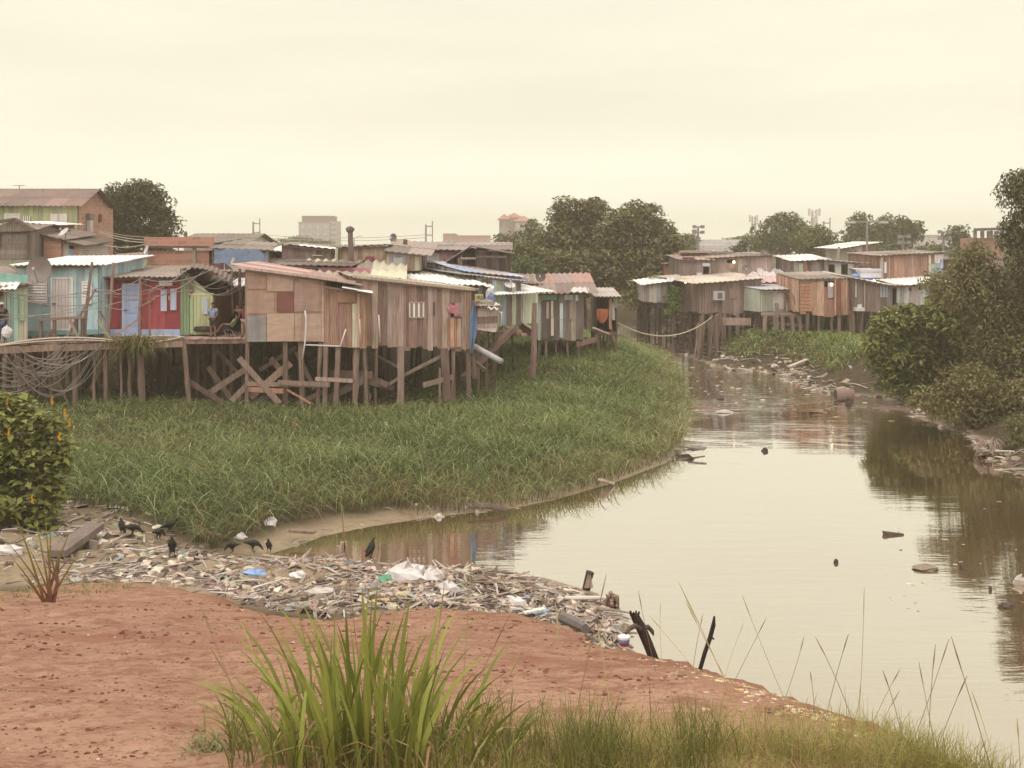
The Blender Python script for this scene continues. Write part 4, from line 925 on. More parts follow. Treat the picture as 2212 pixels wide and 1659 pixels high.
# clutter shed
h = shack('storage_shed', 'small shed of horizontal boards stacked with junk beside the blue tarp', (1030, 662, 716, 52), (1074, 662, 716, 53), 2.5, [S(150, 116, 96), S(166, 150, 134), S(134, 104, 88), S(120, 94, 82)], rise=.2, roof=[S(190, 184, 170), S(130, 110, 96)], style='h', w=(.2, .36), over=(.2, .1, .1, .1), ops=[(1034, 699, 1062, 702)]); stilts(h, [1034, 1052, 1072], 2)
mb = MB(); mb.sheet(P(1026, 712, 51.0), P(1070, 718, 51.4), P(1074, 708, 53), P(1030, 705, 53), .3, .01, [S(176, 156, 136)], rows=1); mb.build('plank_ramp', 'wood', h.t)
sgn = thing('shop_sign', 'yellow board with dark lettering half hidden by junk', 'sign', P(1036, 650, 53)); mb = MB(); mb.box(P(1035, 643, 53), (18*45.6/F, .04, 15*45.6/F), S(186, 176, 96)); mb.build('board', 'paint', sgn); text_mesh('lettering', 'IRE', P(1037, 643, 52.96)+Vector((0, -.02, 0)), .23, S(70, 60, 50), parent=sgn)
mb = MB(); mb.sheet(P(1052, 666, 52.0), P(1076, 668, 52.4), P(1080, 655, 53.6), P(1056, 654, 53.6), .22, .05, ZINC, rows=1); tag(mb.build('roof_sheet', 'metal'), 'loose white corrugated sheet piled on the storage shed', 'roof sheet')
mb = MB(); mb.sheet(P(1030, 612, 55.5), P(1066, 624, 56.0), P(1068, 616, 57.5), P(1032, 607, 57), .22, .03, ZINC, rows=1); tag(mb.build('roof_sheet', 'metal'), 'bent white sheet lying over branches above the yellow sign', 'roof sheet')
jk = [('plastic_bucket', 'blue bag hung among junk above the storage shed', 'bag', (1061, 648, 53.2), (.18, .12, .3), S(96, 120, 160)), ('rag_bundle', 'grey rag bundle on the storage shed roof', 'bundle', (1046, 657, 53), (.4, .25, .22), S(150, 136, 120)), ('green_bag', 'small green bag on the storage shed roof', 'bag', (1038, 661, 52.6), (.28, .18, .1), S(120, 160, 90)), ('white_bag', 'white bag dangling beside the bent white sheet', 'bag', (1058, 636, 53.4), (.16, .12, .3), S(196, 194, 186)), ('red_can', 'red can at the left end of the storage shed roof', 'can', (1031, 664, 52.2), (.09, .09, .2), S(170, 60, 50))]
for nm, lb, ct, q, sz, cl in jk:
    mb = MB(); mb.blob(P(*q), sz, cl, 9, 6, .22); tag(mb.build(nm, 'litter'), lb, ct)
mb = MB(); mb.sheet(P(1123, 694, 59), P(1154, 716, 59), P(1157, 712, 61), P(1126, 690, 61), .3, .01, [S(186, 170, 140)], rows=1); mb.build('a', 'metal'); o = bpy.data.objects['a']; o.name = 'plank_awning'; tag(o, 'pale plank awning sloping down behind the tall post', 'awning')
mb = MB(); mb.hexa([P(1124, 722, 59.6), P(1148, 726, 59.6), P(1148, 726, 59.7), P(1124, 722, 59.7), P(1122, 697, 59.6), P(1154, 714, 59.6), P(1154, 714, 59.7), P(1122, 697, 59.7)], S(130, 70, 60)); tag(mb.build('rusty_sheet', 'metal'), 'rust red metal sheet standing left of the tall post', 'metal sheet')
for k in range(9):
    a = (1074+R.uniform(0, 30), 712+R.uniform(-6, 8), 55+R.uniform(0, 2)); b = (a[0]+R.uniform(20, 45), a[1]+R.uniform(-2, 9), a[2]+R.uniform(-.5, 1))
    pole('weathered board in the tangle of boards between the sheds', a, b, .06, jit(R.choice(W_BROWN), .2), 'loose_board', 'board', True, 'boards between the sheds')
pipe('white pipe elbow standing beside the storage shed', [(1075, 675, 53.5), (1085, 675, 53.5), (1083, 676, 53.5), (1083, 706, 53.5)], .03, S(214, 210, 200))
dish('satellite_dish', 'white dome shaped dish on the pale roof behind the shed', 1101, 616, 57.6, .3, S(206, 202, 192), (.2, -.5, .9)); dish('satellite_dish', 'dark grey dish above the rusty fibre roof', 1168, 598, 64, .3, S(96, 84, 78), (-.2, -1, .2))
# ------------------------------------------------------------------ LEFT BANK, rows behind
BRK = [S(186, 132, 104), S(192, 140, 112)]
def gable(name, label, pxl, pxr, pyeave, pyridge, pybot, d, dep, wallcol, roofpal, mat, ops=(), sidemat=None, over=.25, gside='right', wl=.3, amp=.03, sidepal=None, wallw=(.2, .3), style='v'):
    """house with the ridge parallel to its front"""
    h = shack(name, label, (pxl, pyeave, pybot, d), (pxr, pyeave, pybot, d), dep, wallcol, rise=.01, ops=ops, mat=mat, roof_on=False, jag=.02, sidepal=sidepal, w=wallw, style=style)
    zr = ZZ(pyridge, DW(d)+dep/2); A, B = Vector((*h.A, h.ztA)), Vector((*h.B, h.ztB)); b = -h.n*dep; mid = -h.n*dep/2
    mb = MB(); o = h.d*over; f = h.n*over; dz = Vector((0, 0, (zr-h.ztA)/(dep/2)*over))
    r0, r1 = Vector((*(A+mid).xy, zr)), Vector((*(B+mid).xy, zr)); up = Vector((0, 0, .06))
    mb.sheet(A+f-dz-o+up, B+f-dz+o+up, r1+o+up, r0-o+up, wl, amp, roofpal, rows=2); mb.sheet(B+b-f-dz+o+up, A+b-f-dz-o+up, r0-o+up, r1+o+up, wl, amp, roofpal, rows=2)
    mb.build('roof', 'metal', h.t)
    mb = MB(); pal = sidepal or wallcol
    for q, rr, s in ((A, r0, 1), (B, r1, -1)):
        mb = MB(); i = h.d*s*.001; e = h.d*s*.14
        vs = [q+i, q+b+i, rr+i, q+e, q+b+e, rr+e]
        mb.add(vs, [(0, 1, 2), (3, 5, 4), (0, 2, 5, 3), (1, 4, 5, 2)] if True else [], pal[0]); mb.build('gable', sidemat or mat, h.t)
    h.zr = zr
    return h
h = gable('house', 'tall green two storey house with a rusty ridged roof and brick gable', -60, 168, 443, 411, 556, 75, 5, [S(166, 172, 112)], [S(124, 96, 84), S(112, 88, 78), S(136, 100, 88)], 'paint', sidemat='brick', sidepal=[S(176, 132, 104)], over=.35)
h_gr = h
mb = MB(); plank_wall(mb, Vector(h.B)+Vector((.16, 0)), h.C.xy+Vector((.16, 0)), h.zbB, h.zbB, h.ztB, h.ztB, [S(182, 136, 106)], 30, 40, thick=.14, jag=0, back=0); mb.build('brick_side', 'brick', h.t)
panel(h, 'window', 113, 464, 128.4, 490, S(206, 196, 178), frame=S(214, 206, 186)); panel(h, 'window', 129.4, 464, 144, 490, S(206, 196, 178), frame=S(214, 206, 186)); panel(h, 'window', 13, 463, 42, 476, S(206, 196, 180), frame=S(214, 206, 186), split=2); panel(h, 'window_grille', 51, 467, 68, 478, S(126, 112, 100), 'wood', bars=4)
mb = MB(); q = Vector((*h.B, 0))+Vector((.3, 1.0, ZZ(468, DW(75)+1)));
mb.box(q, (.25, .6, .35), S(120, 104, 92)); mb.box(q+Vector((0, 0, -.55)), (.2, .45, .7), S(190, 180, 166)); mb.build('wall_meter', 'plastic', h.t)
mb = MB(); q = Vector((*h.B, 0))+Vector((.2, 2.8, 0)); mb.box(q+Vector((0, 0, ZZ(471, DW(75)+2.8))), (.1, .35, .45), S(120, 66, 54)); mb.build('side_vent', 'wood', h.t)
pipe('cream drain pipe bending down beside the brick gable', [(198, 516, 76.5), (212, 524, 76.5), (214, 530, 76.5), (214, 552, 76.5)], .09, S(190, 176, 150))
pipe('pale patched lean pole against the green wall', [(159, 458, 74.4), (156, 524, 74.4)], .035, S(130, 120, 90), 'antenna_pole', 'pole')
def antenna(label, px, py0, py1, d, wpx, n=5, z0=None):
    mb = MB(); mb.tube([P(px, py0, d), P(px, py1, d)], .025, S(130, 122, 112), 5); t = P(px, py1, d); wv = wpx*DW(d)/F
    mb.tube([t-Vector((wv/2, 0, 0)), t+Vector((wv/2, 0, 0))], .015, S(130, 122, 112), 5)
    for i in range(n): q = t+Vector((wv*(i/(n-1)-.5), 0, 0)); mb.tube([q-Vector((0, .25, 0)), q+Vector((0, .25, 0))], .01, S(130, 122, 112), 4)
    tag(mb.build('antenna', 'plastic'), label, 'antenna')
antenna('thin television antenna on the ridge of the green house', 42, 413, 401, 77, 22)
h = gable('plank_house', 'grey weathered board house with a low gable at the left edge', -40, 60, 500, 488, 560, 64, 5, [S(140, 126, 112), S(128, 114, 102)], FIBRE, 'wood', over=.3, style='h')
mb = MB(); a, b, c = P(-40, 502, 63.6), P(72, 499, 63.6), P(34, 474, 63.6); mb.add([a, b, c, a+Vector((0, .1, 0)), b+Vector((0, .1, 0)), c+Vector((0, .1, 0))], [(0, 1, 2), (3, 5, 4), (0, 3, 4, 1), (1, 4, 5, 2), (2, 5, 3, 0)], S(168, 156, 132)); mb.build('front_gable', 'wood', h.t)
mb = MB(); mb.bar(P(-40, 484, 63.3), P(35, 473, 63.3), .3, .12, S(110, 92, 80)); mb.bar(P(34, 473, 63.3), P(76, 498, 63.3), .3, .12, S(110, 92, 80)); mb.build('barge_board', 'wood', h.t)
panel(h, 'shutter', -8, 506, 4, 533, S(110, 66, 56), 'paint')
h = shack('brick_house', 'orange brick house with a white roof edge behind the grey gable', (58, 483, 556, 68), (94, 486, 556, 68), 4, BRK, rise=.1, roof=[S(214, 208, 194)], mat='brick', wl=.3, over=(.4, .5, .5, .2), ops=[(67, 488, 76, 494), (67, 500, 76, 512)])
h = shack('brick_house', 'low brick lean-to with a small blue curtained opening', (94, 508, 558, 66), (132, 517, 558, 66), 4, BRK, rise=.3, roof=W_DARK, mat='brick', wl=.3, over=(.2, .2, .3, .2)); 
h = shack('lean_to', 'whitewashed lean-to with a blue curtain beside the brick house', (132, 520, 558, 66.3), (170, 528, 558, 66.3), 4, [S(196, 186, 168)], rise=.2, roof=W_DARK, mat='concrete', over=(.3, .1, .4, .2), ops=[(149, 530, 160, 558)])
panel(h, 'curtain', 149.5, 538, 159.5, 558, S(140, 170, 200), 'cloth', off=.0, split=4); panel(h, 'brick_panel', 161, 528, 169, 557, S(176, 122, 98), 'brick', off=.03)
dish('satellite_dish', 'small white satellite dish in front of the green house wall', 138, 502, 66, .35, S(200, 194, 184), (-.5, -.6, .75))
h = shack('house', 'low lime green wall house between the teal roof and the mango tree', (212, 556, 590, 62), (318, 553, 590, 62), 6, [S(158, 166, 86)], rise=.15, roof=[S(130, 96, 84), S(150, 110, 92)], mat='paint', wl=.3, over=(.15, .1, .1, .1), w=(3, 4))
h = shack('brick_house', 'brick house with a raised brick parapet near the mango tree', (320, 541, 590, 58), (452, 541, 590, 58), 6, BRK, rise=.02, roof_on=False, mat='brick')
panel(h, 'parapet', 315, 512, 462, 532, S(188, 126, 102), 'brick', off=.12, th=.2); panel(h, 'beam', 315, 532, 462, 536, S(132, 106, 94), 'concrete', off=.1, th=.15); panel(h, 'concrete_post', 417, 536, 424, 575, S(160, 142, 124), 'concrete', off=.04, th=.1)
mb = MB(); A, B = Vector((*h.A, h.ztA)), Vector((*h.B, h.ztB)); mb.sheet(A+Vector((0, .2, .4)), B+Vector((0, .2, .3)), B+Vector((0, 6, .6)), A+Vector((0, 6, .6)), .3, .03, FIBRE, rows=1); mb.build('roof', 'metal', h.t)
dish('satellite_dish', 'white dish at the left corner of the brick parapet house', 316, 541, 57.5, .3, S(206, 202, 192), (-.8, -.5, .3))
h = shack('shelter', 'shelter with a faded blue tarpaulin front wall behind the porch roof', (460, 537, 572, 57), (575, 542, 572, 57.5), 5, [S(150, 130, 112), S(120, 100, 90)], rise=.35, roof=W_DARK+FIBRE, mat='wood', wl=.3, over=(.3, .2, .3, .2))
rag('blue_tarp', 'faded blue tarpaulin stretched over the shelter front', [(538, 462, 560), (548, 462, 570), (560, 462, 572), (572, 462, 572)], 56.7, S(112, 136, 160), amp=.035); pole('short white post before the blue tarpaulin', (503, 572, 56.3), (503, 557, 56.3), .08, S(186, 180, 168))
panel(h, 'corner_sheet', 572, 540, 580, 570, S(150, 160, 166), 'metal', off=.1)
h = gable('house', 'distant house with a broad mossy brown roof beyond the brick parapet', 398, 532, 522, 507, 560, 108, 9, [S(196, 190, 172)], [S(118, 104, 86), S(108, 94, 80)], 'paint', wl=.4, amp=.04, over=.5, wallw=(3, 4))
h = shack('shelter', 'small white roofed shelter with a dark opening and blue base', (584, 545, 572, 64), (610, 545, 572, 64), 4, [S(176, 170, 160)], rise=.3, roof=ZINC, mat='paint', ops=[(586, 549, 605, 560)], w=(.4, .5)); panel(h, 'blue_base', 585, 561, 606, 570, S(112, 140, 160))
h = shack('plank_house', 'brown plank house with a pale sloping roof behind the plywood house', (610, 529, 578, 60.5), (728, 541, 578, 60.5), 5, [S(130, 106, 94), S(116, 94, 84), S(140, 116, 102)], rise=.06, roof=ZINC+FIBRE, mat='wood', wl=.3, over=(.25, .3, .1, .2)); panel(h, 'shutter', 678, 552, 695, 570, S(112, 90, 80), 'wood', off=.1); panel(h, 'shutter_sill', 676, 551, 698, 553, S(190, 180, 164), 'wood', off=.14)
h = shack('plank_house', 'ochre plank house with a crimson shutter in the second row', (731, 536, 578, 60), (833, 531, 578, 60), 5, [S(166, 140, 106), S(150, 122, 92), S(176, 150, 118)], rise=.05, roof=ZINC+FIBRE+FIBRE, mat='wood', wl=.3, w=(.14, .22), over=(.25, .1, .25, .2)); panel(h, 'shutter', 790, 554, 809, 575, S(150, 36, 52), off=.09); panel(h, 'mint_board', 727, 535, 731, 575, S(170, 186, 150), off=.12)
h = shack('patchwork_house', 'small patchwork plank house with blue and cream boards in the second row', (835, 543, 583, 58.5), (905, 550, 583, 58.5), 4, [S(140, 116, 96), S(186, 180, 140), S(150, 160, 170), S(120, 100, 86), S(176, 166, 130)], rise=.5, roof=FIBRE, mat='wood', wl=.3, over=(.3, .1, .6, .2)); panel(h, 'patch_boards', 851, 556, 872, 583, S(160, 160, 146), off=.085, split=5)
pole('thick crooked tree stump pole rising above the second row roofs', (757, 575, 58.5), (757, 496, 58.5), .14, S(112, 96, 86)); mb = MB(); mb.blob(P(756.5, 497, 58.5), (.2, .18, .16), S(100, 86, 78)); tag(mb.build('pole_cap', 'wood'), 'dark knob end of the crooked pole', 'pole end')
o = [x for x in bpy.data.objects if x.name == 'pole_cap'][0]; pp = [x for x in bpy.data.objects if x.get('label', '').startswith('thick crooked')][0]
o.parent = pp; o.location = Vector(o.location)-Vector(pp.location); del o['category']; del o['label']
pole('dark chimney post standing on the second row roofs', (874, 545, 62), (876, 517, 62), .13, S(96, 82, 76)); dish('satellite_dish', 'grey dish on a roof of the second row against the sky', 850, 514, 63, .26, S(110, 104, 98), (-.6, -.8, .1))
pole('mint green batten standing beside the ochre plank house', (726, 578, 59), (727.5, 536, 59), .06, S(176, 190, 140), sq=True)
h = shack('house', 'low green and pink wall under a dark roof edge', (598, 573, 600, 55), (684, 575, 600, 55), 3.5, [S(120, 150, 100)], rise=.2, roof=W_DARK, mat='paint', wl=.3, w=(2, 3), over=(.3, .1, 1.6, .2)); panel(h, 'pink_wall', 686, 578, 800, 600, S(180, 100, 116), off=.05)
h = shack('plank_house', 'row of buckled yellowish fibre roofs behind the plywood house', (650, 600, 640, 52.5), (868, 604, 640, 53), 4.5, W_BROWN, rise=.62, roof=[S(176, 168, 128), S(160, 152, 120), S(186, 178, 142), S(130, 118, 98)], mat='wood', wl=.36, amp=.07, over=(.3, .2, .2, .2), panel=1.3)
h = shack('plank_house', 'shack under the wide bright white corrugated roof', (872, 613, 660, 53.5), (1030, 616, 660, 54.5), 6, W_DARK, rise=.5, roof=[S(222, 220, 214), S(214, 212, 208), S(226, 224, 220)], mat='wood', wl=.24, amp=.03, over=(.5, .2, .3, .2))
h = shack('house', 'pink plank house with white framed windows', (893, 541, 600, 66), (1030, 541, 600, 66), 6, [S(190, 138, 142), S(186, 134, 138)], rise=.4, roof=[S(130, 110, 100), S(120, 102, 92)], mat='paint', wl=.3, w=(.3, .4), over=(.4, .2, 1.8, .2))
for x0, x1 in ((925, 946), (997, 1007)): panel(h, 'window', x0, 549, x1, 575, S(196, 190, 176), frame=S(216, 208, 186))
mb = MB(); mb.bar(P(890, 528.5, 71.5), P(1092, 528.5, 71.5), .3, .22, S(206, 198, 184)); mb.build('ridge_cap', 'concrete', h.t)
pole('T shaped wooden post in front of the pink house', (959, 586, 63), (960, 552, 63), .06)
h = shack('open_gable_house', 'dark plank house with an open gable porch roof', (1027, 538, 600, 62), (1102, 548, 600, 62), 5, W_DARK+[S(140, 120, 106), S(120, 100, 92)], rise=.02, mat='wood', roof_on=False, w=(.2, .34))
mb = MB(); mb.sheet(P(964, 565, 60.8), P(1020, 531, 60.8), P(1020, 531, 67.5), P(966, 565, 67.5), .3, .02, FIBRE, 'u', rows=1); mb.sheet(P(1019, 531, 60.8), P(1112, 549, 60.8), P(1110, 549, 67.5), P(1019, 531, 67.5), .3, .02, FIBRE+[S(176, 166, 150)], 'u', rows=1); mb.build('roof', 'metal', h.t)
for nm_, q in (('porch_post', ((996, 552, 61), (996, 592, 61))), ('porch_post', ((991, 556, 61), (991, 592, 61)))):
    brace(h.t, q[0], q[1], .1, .1, name=nm_)
for q in (((996, 558, 60.9), (1028, 558, 60.9)), ((1030, 554, 61.8), (1094, 555, 61.8))): brace(h.t, q[0], q[1], .1, .08, S(150, 130, 112), 'cross_beam')
h = shack('plank_house', 'low plank house with a blue patched metal roof strip', (998, 586, 640, 58), (1120, 598, 640, 60.5), 3, MULTI, rise=.4, roof=[S(170, 176, 184), S(120, 140, 165), S(160, 150, 140), S(190, 186, 178)], mat='wood', wl=.3, over=(.4, .1, .3, .2))
h = shack('plank_house', 'long low dark roofed shack leading towards the big tree', (1120, 612, 660, 68), (1240, 618, 660, 72), 4, W_GREY, rise=.5, roof=W_DARK+FIBRE, mat='wood', wl=.3)
# ------------------------------------------------------------------ RIGHT BANK
def sh(label, Lc, Rc, dep, pal, **k):
    k.setdefault('wl', .35); k.setdefault('amp', .03); k.setdefault('w', (.22, .36)); return shack(k.pop('name', 'plank_house'), label, Lc, Rc, dep, pal, **k)
WASH = [S(160, 146, 134), S(186, 176, 164), S(130, 116, 106), S(150, 150, 156)]
h = sh('plank house with whitewash streaks beside the big tree', (1393, 616, 652, 96), (1441, 609, 653, 96), 5, WASH, rise=.2, roof=ZINC, over=(.3, .3, .3, .2)); stilts(h, None, 1)
h = sh('narrow bluish plank house on stilts over the bend', (1472, 622, 669, 97), (1506, 620, 668, 98), 5, [S(140, 150, 166), S(150, 140, 134), S(160, 160, 160), S(110, 100, 96)], rise=.35, roof=FIBRE, jag=.2, over=(.4, .6, .8, .2)); stilts(h, [1476, 1490, 1503], 2)
h = sh('dark open stair porch between the bluish and the grey house', (1506, 622, 676, 97), (1522, 622, 676, 97), 3, W_DARK, rise=.2, roof=FIBRE, ops=[(1509, 628, 1519, 672)], name='porch', cat='porch'); stilts(h, None, 1)
h = sh('big grey brown plank house on tall stilts above the trash bank', (1522, 611, 676, 92), (1643, 602, 673, 93), 7, [S(150, 124, 110), S(140, 114, 102), S(158, 134, 120), S(130, 106, 94)], rise=(.3, .3), roof=[S(176, 160, 136), S(186, 170, 146)], jag=.22, over=(.5, 1.0, .4, .2), w=(.2, .3)); h_rg = h
stilts(h, [1535, 1551, 1565, 1577, 1592, 1607, 1641], 2, r=.11)
panel(h, 'shutter', 1574, 623, 1590, 645, S(152, 126, 110), 'wood', off=.09); panel(h, 'shutter', 1617, 623, 1634, 660, S(148, 122, 106), 'wood', off=.09)
mb = MB(); q = on_wall(h, 1549, 638, .25); mb.box(q, (.75, .5, .6), S(176, 172, 164)); mb.build('air_conditioner', 'plastic', h.t); mb = MB(); mb.box(q+h.n*.26, (.32, .03, .4), S(96, 92, 88)); mb.build('grille', 'plastic', h.t)
brace(h.t, (1557, 694, 91.5), (1622, 695, 91.7), .5, .08, S(170, 140, 120)); brace(h.t, (1554, 699, 91.8), (1600, 699, 91.8), .25, .08)
for k in range(14):
    px = R.uniform(1500, 1560); post(h.t, 'stilt', px, R.uniform(90, 94), pytop=R.uniform(676, 700), r=R.uniform(.06, .13), lean=R.uniform(-.4, .4), square=False)
ld = thing('ladder', 'wooden ladder leaning up to the big grey brown house', 'ladder', P(1632, 712, 92)); mb = MB()
for dx in (0, 8): mb.bar(P(1628+dx, 713, 91.3), P(1634+dx, 679, 92.1), .07, .07, S(128, 106, 92))
mb.build('rail', 'wood', ld)
for i in range(6):
    t = (i+.6)/6.6; mb = MB(); mb.bar(P(1628+6*t, 713-34*t, 91.3+.8*t), P(1636+6*t, 713-34*t, 91.3+.8*t), .06, .06, S(120, 98, 86)); mb.build('rung', 'wood', ld)
mb = MB(); mb.sheet(P(1556, 607, 94.5), P(1640, 603, 95), P(1645, 590, 99), P(1562, 593, 99), .35, .03, [S(196, 184, 160), S(176, 160, 140)], rows=1); mb.build('upper_roof_sheet', 'metal', h_rg.t)
dish('satellite_dish', 'brown satellite dish on the roof of the grey house', 1613, 583, 95, .44, S(124, 106, 96), (-.3, -1, .25)); dish('satellite_dish', 'white satellite dish beside the brown one on the grey house roof', 1643, 588, 95, .42, S(206, 200, 190), (.5, -.8, .5))
h = sh('pale green hut with painted red lettering on its wall', (1643, 626, 674, 90), (1727, 624, 675, 91), 5, [S(176, 184, 156), S(168, 176, 148)], rise=.25, roof=[S(160, 150, 140), S(96, 130, 180), S(150, 150, 150)], mat='paint', w=(.6, .9), jag=0, over=(.4, .1, .1, .2)); h_f = h; stilts(h, [1650, 1674, 1692, 1710, 1724], 2)
panel(h, 'door', 1679, 633, 1692, 668, S(196, 186, 176)); panel(h, 'dark_side', 1645, 632, 1668, 672, S(140, 148, 124), off=.07); panel(h, 'beam', 1690, 632, 1693, 700, S(140, 112, 100), 'wood', off=.2); panel(h, 'blue_cover', 1719, 622, 1727, 658, S(86, 130, 176), 'cloth', off=.1)
text_mesh('lettering', 'FELIZ', on_wall(h, 1708, 638, .075), .64, S(150, 80, 66), parent=h.t, rz=math.atan2(h.d.y, h.d.x), tilt=.14); text_mesh('lettering', '2017', on_wall(h, 1706, 647.5, .075), .6, S(150, 80, 66), parent=h.t, rz=math.atan2(h.d.y, h.d.x))
dk2 = thing('landing', 'plank landing in front of the pale green hut', 'landing', P(1690, 678, 88.5)); mb = MB(); mb.hexa([P(1644, 684, 87.5), P(1735, 684, 88), P(1735, 676, 91), P(1644, 676, 90.5)]+[x+Vector((0, 0, .12)) for x in (P(1644, 684, 87.5), P(1735, 684, 88), P(1735, 676, 91), P(1644, 676, 90.5))], S(120, 98, 86)); mb.build('deck', 'wood', dk2)
for px in (1652, 1673, 1690, 1710, 1726): post(dk2, 'stilt', px, 87.7, pytop=682, r=.11, lean=R.uniform(-.2, .2))
post(dk2, 'rail_post', 1678, 87.7, pytop=655, r=.1); brace(dk2, (1709, 635, 88.5), (1727, 672, 88), .14, .12, S(140, 116, 104)); brace(dk2, (1665, 697, 87.8), (1750, 705, 88), .2, .08); brace(dk2, (1656, 690, 88), (1672, 686, 88), .2, .08)
ORNG = [S(186, 138, 104), S(176, 126, 92), S(196, 156, 120), S(168, 110, 84), S(190, 150, 112)]
h = sh('new orange plank house with boards of mixed tones and a small window', (1727, 605, 674, 87), (1843, 602, 680, 87), 6, ORNG, rise=.3, roof=FIBRE, jag=.25, w=(.3, .5), ops=[(1780, 606, 1801, 646)], over=(.15, .1, .1, .2)); h_o = h; stilts(h, [1745, 1770, 1797, 1812, 1836], 3, r=.09)
panel(h, 'horizontal_boards', 1728, 611, 1748, 672, S(190, 130, 92), 'wood', off=.1, split=False); panel(h, 'window_grille', 1788, 610, 1800, 644, S(176, 166, 156), 'wood', off=.02, split=4); panel(h, 'window_patch', 1780, 620, 1787, 646, S(150, 96, 76), 'wood', off=.03)
for i in range(7): panel(h, 'cover_strip', 1802+i*6, 600+R.uniform(-2, 2), 1804.5+i*6, 680+R.uniform(-3, 3), R.choice([S(206, 166, 122), S(150, 84, 72), S(196, 150, 110)]), 'wood', off=.1)
for i in range(8): panel(h, 'board', 1728, 611+i*7.6, 1748, 611+i*7.6+1, S(140, 92, 66), 'wood', off=.125)
h = sh('dark brown plank house with bluish boards at its right end', (1844, 603, 671, 86), (1926, 618, 674, 86), 6, [S(118, 98, 90), S(108, 88, 82), S(126, 106, 96)], rise=.25, roof=[S(206, 200, 190), S(140, 124, 112)], jag=.06, w=(.2, .32), over=(.3, .2, .5, .2)); h_d = h; stilts(h, [1843, 1862, 1881, 1903, 1920], 3, r=.1)
for x0, x1, y0, c in [(1901, 1905, 616, S(150, 166, 180)), (1907, 1911, 616, S(170, 170, 170)), (1913, 1917, 617, S(160, 180, 190)), (1866, 1868, 610, S(180, 160, 130)), (1846, 1850, 606, S(170, 160, 150))]: panel(h, 'pale_board', x0, y0, x1, 642 if c[2] > .3 else 672, c, 'wood', off=.09)
panel(h, 'ledge', 1843, 664, 1862, 671, S(190, 184, 172), 'paint', off=.3, th=.5); panel(h, 'bucket', 1850, 657, 1857, 664, S(206, 204, 196), 'plastic', off=.3, th=.25)
h = sh('narrow plank house with a dark doorway next to the bush', (1926, 618, 672, 85.5), (1952, 618, 672, 86), 5, [S(150, 144, 140), S(130, 120, 114), S(160, 158, 156)], rise=.2, roof=FIBRE, ops=[(1926.5, 622, 1936, 669)]); stilts(h, None, 2)
h = sh('pale pinkish plank house half hidden behind the bush', (1948, 617, 660, 92), (2034, 611, 655, 92), 6, [S(176, 150, 142), S(190, 176, 166), S(150, 120, 114), S(176, 184, 176)], rise=.3, roof=ZINC, ops=[(1984, 617, 1989, 626), (1963, 617, 1968, 628)], over=(.4, .2, .6, .2)); stilts(h, None, 2)
h = sh('upper brown plank house with a white and teal patched corner', (1898, 553, 618, 98), (2037, 546, 612, 98), 7, [S(160, 120, 92), S(150, 110, 84), S(168, 130, 102)], rise=.15, roof=FIBRE, w=(.2, .3), over=(.3, .2, .3, .2)); h_u = h
for x0, y0, x1, y1, c in [(2005, 551, 2010, 570, S(196, 190, 160)), (2005, 571, 2010, 592, S(190, 180, 140)), (2018, 548, 2032, 569, S(200, 196, 186)), (2010, 570, 2029, 592, S(140, 168, 160)), (2030, 560, 2036, 610, S(150, 176, 206)), (2032, 548, 2037, 560, S(190, 186, 180)), (1909, 566, 1914, 590, S(186, 180, 176)), (1900, 556, 1907, 612, S(160, 140, 124)), (1919, 555, 1921, 612, S(176, 136, 108))]: panel(h, 'patch_board', x0, y0, x1, y1, c, 'paint', off=.09)
h = sh('upper grey plank house with red and mint boards', (1714, 564, 612, 97), (1786, 561, 612, 97), 5, W_GREY+[S(150, 138, 126)], rise=.3, roof=ZINC, style='v'); panel(h, 'red_board', 1735, 565, 1743, 583, S(160, 90, 74), off=.09); panel(h, 'mint_board', 1725, 569, 1734, 590, S(160, 176, 140), off=.09); panel(h, 'brown_boards', 1735, 583, 1747, 592, S(140, 110, 92), off=.09); panel(h, 'clapboards', 1716, 594, 1784, 612, S(146, 132, 120), 'wood', off=.09); panel(h, 'door', 1760, 563, 1774, 592, S(140, 138, 126), off=.1)
h = sh('upper cream and grey house with two dark openings', (1787, 564, 605, 96), (1856, 569, 605, 96), 6, [S(186, 178, 160), S(176, 166, 150)], rise=.1, roof=FIBRE, ops=[(1789, 571, 1803, 604), (1817, 571, 1831, 593)], over=(.4, .5, .9, .2), mat='paint', w=(.4, .5)); panel(h, 'end_boards', 1844, 568, 1856, 605, S(146, 126, 112), 'wood', off=.09, split=4)
h = sh('upper long weathered plank house behind the satellite dishes', (1538, 558, 608, 100), (1666, 552, 606, 100), 6, [S(160, 140, 124), S(150, 130, 114), S(168, 150, 134)], rise=.2, roof=W_DARK+FIBRE, ops=[(1570, 560, 1585, 568)], over=(.4, .3, .2, .2)); panel(h, 'brown_board', 1571, 569, 1584, 582, S(170, 130, 100), 'wood', off=.08); h_up = h
lb = MB(); lb.blob(on_wall(h, 1584, 566, .2), .1, (1, .8, .5)); o = lb.build('light_bulb', M['bulb']); tag(o, 'lit bulb under the eave of the upper weathered house', 'light bulb')
h = sh('dark two level plank house with a window frame beside the big tree', (1472, 562, 612, 99), (1536, 562, 612, 99), 6, [S(120, 104, 94), S(108, 92, 84), S(140, 126, 116)], rise=.3, roof=[S(160, 130, 110), S(140, 112, 98)], ops=[(1519, 576, 1531, 593)]); panel(h, 'window_head', 1517, 568, 1533, 575, S(170, 180, 170), off=.1); panel(h, 'air_conditioner', 1503, 589, 1514, 596, S(190, 188, 180), 'plastic', off=.3, th=.5); panel(h, 'open_storey', 1474, 556, 1500, 562, S(80, 56, 50), 'wood', off=.05)
